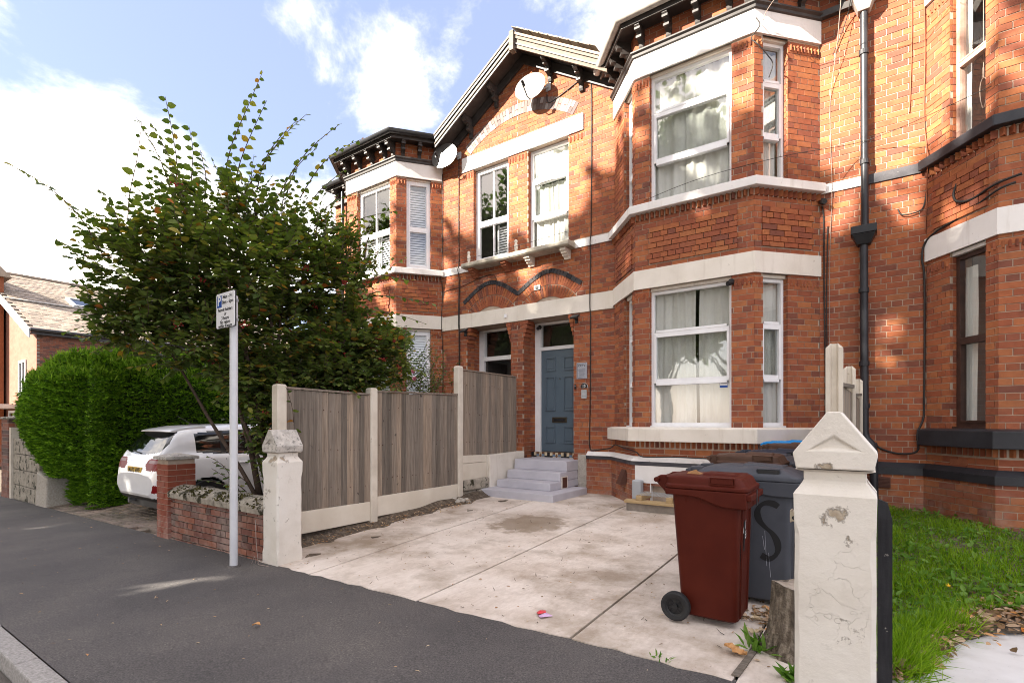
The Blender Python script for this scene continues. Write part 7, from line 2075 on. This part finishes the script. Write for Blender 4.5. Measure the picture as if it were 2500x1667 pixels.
# ------------------------------------------------------------------ things fixed to the walls
sgn = thing('cctv_sign', 'grey CCTV notice with black border beside the blue grey door', 'sign', (-4.42, YW, 2.36))
mb = MB(); mb.box(-4.527, -4.311, YW - .016, YW - .006, 2.208, 2.511); p = mb.build('plate', 'plaque', sgn)
mb = MB()
for (a, b, c_, d) in ((-4.51, -4.328, 2.49, 2.495), (-4.51, -4.328, 2.224, 2.229), (-4.51, -4.505, 2.229, 2.49), (-4.333, -4.328, 2.229, 2.49)): mb.box(a, b, YW - .0175, YW - .0165, c_, d)
mb.build('border', 'ink', p)
put_text('CCTV', .058, 'ink', (-4.42, YW - .0172, 2.452), p, bold=.0012)
mb = MB(); rz = 2.405
for i in range(11):
    w = random.uniform(.05, .075); mb.box(-4.42 - w, -4.42 + w, YW - .0172, YW - .0165, rz - .006, rz); rz -= .0155
mb.build('small_print', 'ink_grey', p, kind='stuff')
hn = thing('house_number', 'black arched house number plate reading 15', 'house number', (-4.372, YW, 2.08))
mb = MB(); poly = [(-4.44, 2.037), (-4.304, 2.037), (-4.304, 2.088), (-4.325, 2.098), (-4.345, 2.118), (-4.372, 2.125), (-4.399, 2.118), (-4.419, 2.098), (-4.44, 2.088)]
mb.prism(poly, lambda p_, h: (p_[0], h, p_[1]), YW - .022, YW - .006); p = mb.build('plate', 'ink', hn)
mb = MB(); mb.prism([(-4.372 + (a + 4.372) * 1.07, 2.078 + (b - 2.078) * 1.08) for a, b in poly], lambda p_, h: (p_[0], h, p_[1]), YW - .0145, YW - .0065); mb.build('edging', 'white_sign', hn)
put_text('15', .072, 'white_ink', (-4.372, YW - .0228, 2.072), p, bold=.001)
np_ = thing('name_plaque', 'small plain grey plaque below the house number', 'plaque', (-4.375, YW, 1.92))
mb = MB(); mb.box(-4.43, -4.32, YW - .014, YW - .006, 1.842, 2.001); p = mb.build('plate', 'metal_grey', np_)
mb = MB()
for z in (1.963, 1.885): mb.box(-4.42, -4.335, YW - .0152, YW - .0143, z, z + .005)
mb.build('small_print', 'ink_grey', p)
db = thing('doorbell', 'narrow black doorbell on the brick jamb right of the door', 'doorbell', (-4.555, YW, 2.06))
mb = MB(); mb.box(-4.572, -4.538, YW - .024, YW - .006, 2.02, 2.11); mb.build('case', 'black_plastic', db, bevel=.006)
mb = MB(); mb.lathe([(.010, YW - .027), (.010, YW - .0245)], (-4.555, 0, 2.075), 'Y', 12); mb.build('button', 'plaque', db)
def floodlight(label, x, z, face=(0, -1)):
    t = thing('floodlight', label, 'floodlight', (x, YW - .02, z), 'floodlights over the doors')
    mb = MB(); mb.hexa([(x - .075, YW - .16, z - .015), (x + .075, YW - .16, z - .015), (x + .075, YW - .05, z + .055), (x - .075, YW - .05, z + .055)], [(x - .075, YW - .175, z + .012), (x + .075, YW - .175, z + .012), (x + .075, YW - .065, z + .082), (x - .075, YW - .065, z + .082)]); mb.build('housing', 'black_plastic', t, bevel=.004)
    mb = MB(); mb.add([(x - .062, YW - .152, z - .0125), (x + .062, YW - .152, z - .0125), (x + .062, YW - .062, z + .0445), (x - .062, YW - .062, z + .0445)], [(0, 1, 2, 3)]); mb.build('lens', 'lamp_lens', t)
    mb = MB(); mb.box(x - .02, x + .02, YW - .08, YW - .006, z - .02, z + .03); mb.lathe([(.028, z - .085), (.03, z - .03), (.012, z - .02)], (x + .01, YW - .06, 0), 'Z', 12); mb.build('bracket', 'black_plastic', t)
floodlight('black floodlight on the white band right of the blue grey door', -4.52, 3.33)
floodlight('black floodlight on the white band above the left doorway', -7.22, 3.35)
def camera_pod(label, x, y, z, d):
    t = thing('security_camera', label, 'security camera', (x, y, z), 'small black security cameras')
    mb = MB(); mb.lathe([(.045, -.008), (.045, .008)], (x, y - .012, z), 'Y', 14); mb.build('base', 'black_plastic', t)
    d = Vector(d).normalized(); c_ = Vector((x, y - .05, z - .02)); mb = MB(); mb.tube([Vector((x, y - .01, z)), c_], .012, 6); mb.tube([c_ - d * .04, c_ + d * .07], .034, 12); mb.build('body', 'black_plastic', t)
camera_pod('small black camera in the head of the blue grey doorway', -5.62, DY - .02, 3.36, (.3, -1, -.3))
camera_pod('small black camera under the middle bay lintel by the window', -1.63, YF - .0, 3.40, (-.4, -1, -.4))
camera_pod('small black camera at the corner of the middle bay below the upper sill', -.56, YW - .02, 4.56, (.5, -1, -.4))
stk = thing('window_sticker', 'blue and white sticker on the lower bay window pane', 'sticker', (-1.76, 7.92, 1.96))
mb = MB(); mb.box(-1.815, -1.705, 7.9135, 7.917, 1.905, 2.0); p = mb.build('face', 'white_sign', stk)
mb = MB(); mb.box(-1.815, -1.705, 7.9125, 7.9134, 1.905, 1.935); mb.box(-1.815, -1.705, 7.9125, 7.9134, 1.996, 2.0); mb.box(-1.815, -1.812, 7.9125, 7.9134, 1.935, 1.996); mb.box(-1.708, -1.705, 7.9125, 7.9134, 1.935, 1.996); mb.build('blue_band', 'blue_sign', p)
mb = MB()
for i in range(6): mb.box(-1.797 + i * .014, -1.788 + i * .014, 7.9127, 7.9134, 1.963, 1.975)
mb.build('small_print', 'ink_grey', p)
# ornaments on the window ledge
def ornament(label, x, y, zb, s):
    mb = MB(); mb.lathe([(.045 * s, 0), (.05 * s, .02 * s), (.03 * s, .05 * s), (.045 * s, .12 * s), (.05 * s, .2 * s), (.03 * s, .27 * s), (.045 * s, .30 * s), (.04 * s, .34 * s), (.01 * s, .36 * s)], (x, y, zb), 'Z', 14)
    tag(mb.build('stone_ornament', 'cream', None, smooth=True), label, 'ornament', 'small pale ornaments on the ledge')
ornament('small pale ornament at the left end of the stone ledge', -7.02, 8.42, 4.770, .75)
ornament('small pale ornament on the ledge in front of the brick pier', -5.80, 8.42, 4.770, .75)

# ------------------------------------------------------------------ cables
def cable(label, pts, r=.008, mat='cable', sag=0):
    mb = MB(); P = [Vector(p) for p in pts]; D = []
    for i in range(len(P) - 1):
        p0, p1, p2, p3 = P[max(0, i - 1)], P[i], P[i + 1], P[min(len(P) - 1, i + 2)]
        for k in range(6):
            t_ = k / 6; D.append(.5 * ((2 * p1) + (p2 - p0) * t_ + (2 * p0 - 5 * p1 + 4 * p2 - p3) * t_**2 + (3 * p1 - p0 - 3 * p2 + p3) * t_**3))
    D.append(P[-1]); mb.tube(D, r, 5)
    return tag(mb.build('wall_cable', mat, None, smooth='all'), label, 'cable', 'cables on the brick walls')
w_ = YW - .012
cable('black cable dropping from the lower satellite dish to the fence', [(-7.44, w_, 7.2), (-7.45, w_, 6.0), (-7.44, w_, 4.95), (-7.44, w_ - .04, 4.75), (-7.44, w_, 4.5), (-7.44, w_ - .02, 3.6), (-7.44, w_, 3.2), (-7.44, w_, 1.2)], .010)
cable('second cable beside the drop from the lower satellite dish', [(-7.41, w_, 4.6), (-7.41, w_ - .02, 3.6), (-7.415, w_, 3.1), (-7.42, w_, 1.3)], .007)
cable('black cable curving from the upper dish and down past the ledge', [(-5.18, w_, 7.80), (-5.14, w_, 7.62), (-4.9, w_, 7.66), (-4.45, w_, 7.80), (-4.30, w_, 7.78), (-4.225, w_, 7.58), (-4.22, w_, 6.5), (-4.23, w_, 5.0), (-4.235, w_ - .03, 4.74), (-4.24, w_, 4.4), (-4.24, w_ - .03, 3.6), (-4.24, w_, 3.2), (-4.25, w_, 1.6), (-4.26, w_, .95), (-4.15, w_, .88)], .010)
cable('thin black cable in the corner of the left bay', [(-7.93, w_ - .01, 7.0), (-7.93, w_ - .01, 4.9), (-7.93, w_ - .10, 4.73), (-7.93, w_, 4.4), (-7.93, w_ - .04, 3.6), (-7.92, w_, 3.0), (-7.92, w_, 1.5)], .008)
cable('thin cable looping over the small arch', [(-7.9, w_, 4.2), (-7.85, w_, 4.34), (-7.4, w_, 4.37), (-6.9, w_, 4.47), (-6.55, w_, 4.50), (-6.42, w_, 4.38), (-6.40, w_, 4.05)], .006)
cable('low wire strung across the front of the ledge', [(-7.05, 8.36, 4.86), (-5.8, 8.34, 4.87), (-4.62, 8.36, 4.93)], .004)
cable('pale cable hanging between the bay and the drainpipe', [(-.30, 8.3, 7.6), (-.38, 8.45, 6.7), (-.47, w_, 6.0), (-.46, w_, 5.2), (-.45, w_ - .02, 4.75), (-.46, w_, 4.3), (-.48, w_, 3.4), (-.48, w_, 1.2)], .004, 'cable_pale')
cable('dark cable pair down the wall right of the middle bay', [(-.57, w_, 4.5), (-.55, w_, 4.25), (-.545, w_, 3.2), (-.53, w_, 2.0), (-.54, w_, 1.3), (-.60, w_, .95)], .010)
cable('thin dark cable beside the cable pair', [(-.50, w_, 4.2), (-.515, w_, 3.0), (-.50, w_, 1.8), (-.52, w_, 1.3)], .008)
cable('long thin wire slanting across the right hand wall', [(-3.6, 8.0, 4.85), (-2.2, 7.66, 4.92), (-1.0, 7.9, 5.05), (.0, 8.45, 5.22), (1.1, 7.70, 5.12)], .004)
cable('red brown cable down the right wall near the bay', [(.44, w_, 7.6), (.45, w_, 6.6), (.43, w_, 5.7), (.42, w_, 5.5)], .007, 'terracotta')
cable('red brown cable in the corner of the right bay', [(.56, w_, 7.6), (.585, w_, 6.4), (.575, w_, 5.4), (.60, w_ - .02, 5.0), (.60, w_ - .14, 4.76), (.60, w_ - .02, 4.4), (.59, w_, 3.9)], .007, 'terracotta')
cable('thick black cable down the corner of the right bay to the sill', [(1.30, 7.74, 4.02), (1.15, 7.78, 3.98), (.95, 8.10, 3.90), (.70, 8.42, 3.83), (.585, w_ - .03, 3.74), (.55, w_ - .02, 3.55), (.575, w_ - .02, 3.3), (.58, w_, 2.6), (.575, w_, 1.7), (.565, w_ - .02, 1.45), (.50, w_ - .08, 1.25), (.50, w_ - .05, 1.02), (.30, w_, .98), (.10, w_, 1.05), (.06, w_, 1.12)], .013)
cable('black cable bowed below the raised panel of the right bay', [(.86, 8.21, 4.30), (.83, 8.22, 4.18), (.86, 8.15, 4.06), (.98, 8.03, 4.02), (1.14, 7.80, 4.06), (1.35, 7.74, 4.10)], .014)
cable('pale hooked cable on the wall beside the right bay', [(.30, w_, 4.25), (.34, w_ - .02, 4.16), (.45, w_ - .02, 4.15), (.56, w_, 4.20), (.60, w_, 4.4)], .008)
cable('cable lying along the top of the white plinth', [(-4.15, w_, .88), (-3.85, w_ - .02, .93), (-3.68, 8.42, 1.00), (-3.35, 8.02, .97), (-3.02, 7.72, .93), (-2.9, 7.70, .86), (-2.4, 7.70, .875), (-1.8, 7.70, .87), (-1.25, 7.72, .88)], .010)
cable('overhead telephone wire running up from the middle bay corner', [(-1.22, 7.83, 6.98), (-1.05, 7.70, 7.12), (.0, 6.9, 7.45), (3.0, 5.0, 8.4), (12, -2, 11.5)], .005, 'cable_pale')
cable('tangle of black wire at the head of the middle bay pier', [(-1.30, 7.76, 7.0), (-1.25, 7.74, 6.86), (-1.36, 7.76, 6.75), (-1.28, 7.74, 6.62), (-1.18, 7.85, 6.5), (-1.12, 7.95, 6.4), (-1.16, 7.9, 6.2)], .008)
cable('rising service wires between bay cornice and drainpipe hopper', [(-.44, w_ - .02, 6.6), (-.25, w_ - .08, 7.1), (-.1, 8.0, 7.7), (.6, 6.8, 8.6), (8, -2, 13)], .006)

# ------------------------------------------------------------------ window well, plank, wrapper
ww = thing('window_well', 'low concrete kerb with pale timber rail and wire mesh below the basement window', 'window well', (-2.3, 7.3, .08))
mb = MB(); mb.box(-2.98, -1.35, 7.22, 7.34, .02, .205); mb.box(-2.98, -2.86, 7.345, 7.70, .02, .205); mb.build('kerb', 'mortar_old', ww, bevel=.01)
mb = MB(); mb.box(-3.0, -1.33, 7.18, 7.345, .208, .25); mb.build('timber_rail', 'new_timber', ww, bevel=.004)
for xx in (-2.78, -2.33, -1.88, -1.5):
    mb = MB(); mb.box(xx - .045, xx + .045, 7.20, 7.62, .252, .325); mb.build('timber_block', 'new_timber', ww, bevel=.004)
mb = MB()
for i in range(30): x_ = -2.85 + i * .05; mb.box(x_, x_ + .004, 7.22, 7.66, .327, .330)
for i in range(9): y_ = 7.24 + i * .05; mb.box(-2.86, -1.36, y_, y_ + .004, .3305, .3335)
mb.build('wire_mesh', 'metal_grey', ww, kind='stuff')
pk = thing('timber_board', 'grey timber board propped at the edge of the grass by the bay', 'board', (1.52, 7.2, .25))
mb = MB(); mb.hexa([(1.30, 7.30, .22), (1.52, 6.35, .18), (2.4, 6.55, .18), (2.3, 7.5, .22)], [(1.30, 7.30, .27), (1.52, 6.35, .23), (2.4, 6.55, .23), (2.3, 7.5, .27)]); mb.build('plank', 'old_timber', pk, bevel=.004)
mb = MB(); mb.hexa([(1.36, 7.25, .1), (1.56, 6.42, .1), (1.62, 6.44, .1), (1.42, 7.27, .1)], [(1.36, 7.25, .218), (1.56, 6.42, .178), (1.62, 6.44, .178), (1.42, 7.27, .218)]); mb.build('bearer', 'old_timber', pk)
wr = thing('sweet_wrapper', 'crumpled red and lilac sweet wrapper on the concrete drive', 'wrapper', (-1.95, 3.19, -.01))
g0 = gz(-1.95, 3.19) + .012
mb = MB(); V = [(-2.02, 3.20, g0), (-1.975, 3.15, g0 + .012), (-1.93, 3.19, g0 + .02), (-1.97, 3.245, g0 + .012), (-1.99, 3.20, g0 + .022)]; mb.add(V, [(0, 1, 4), (1, 2, 4), (2, 3, 4), (3, 0, 4)]); mb.build('red_half', 'wrapper_red', wr)
mb = MB(); V = [(-1.975, 3.15, g0 + .001), (-1.935, 3.12, g0 + .006), (-1.875, 3.20, g0 + .004), (-1.93, 3.19, g0 + .021), (-1.925, 3.16, g0 + .026)]; mb.add(V, [(0, 1, 4), (1, 2, 4), (2, 3, 4), (3, 0, 4)]); mb.build('lilac_half', 'wrapper_lilac', wr)
# timber strip let into the joint of the drive by the stump
mb = MB(); mb.hexa([(-.625, 2.99, gz(-.6, 3) + .004), (-.585, 2.99, gz(-.6, 3) + .004), (-.555, 3.40, gz(-.6, 3.4) + .004), (-.59, 3.40, gz(-.6, 3.4) + .004)], [(-.625, 2.99, gz(-.6, 3) + .012), (-.585, 2.99, gz(-.6, 3) + .012), (-.555, 3.40, gz(-.6, 3.4) + .012), (-.59, 3.40, gz(-.6, 3.4) + .012)])
o = mb.build('joint_strip', 'old_timber', drive)
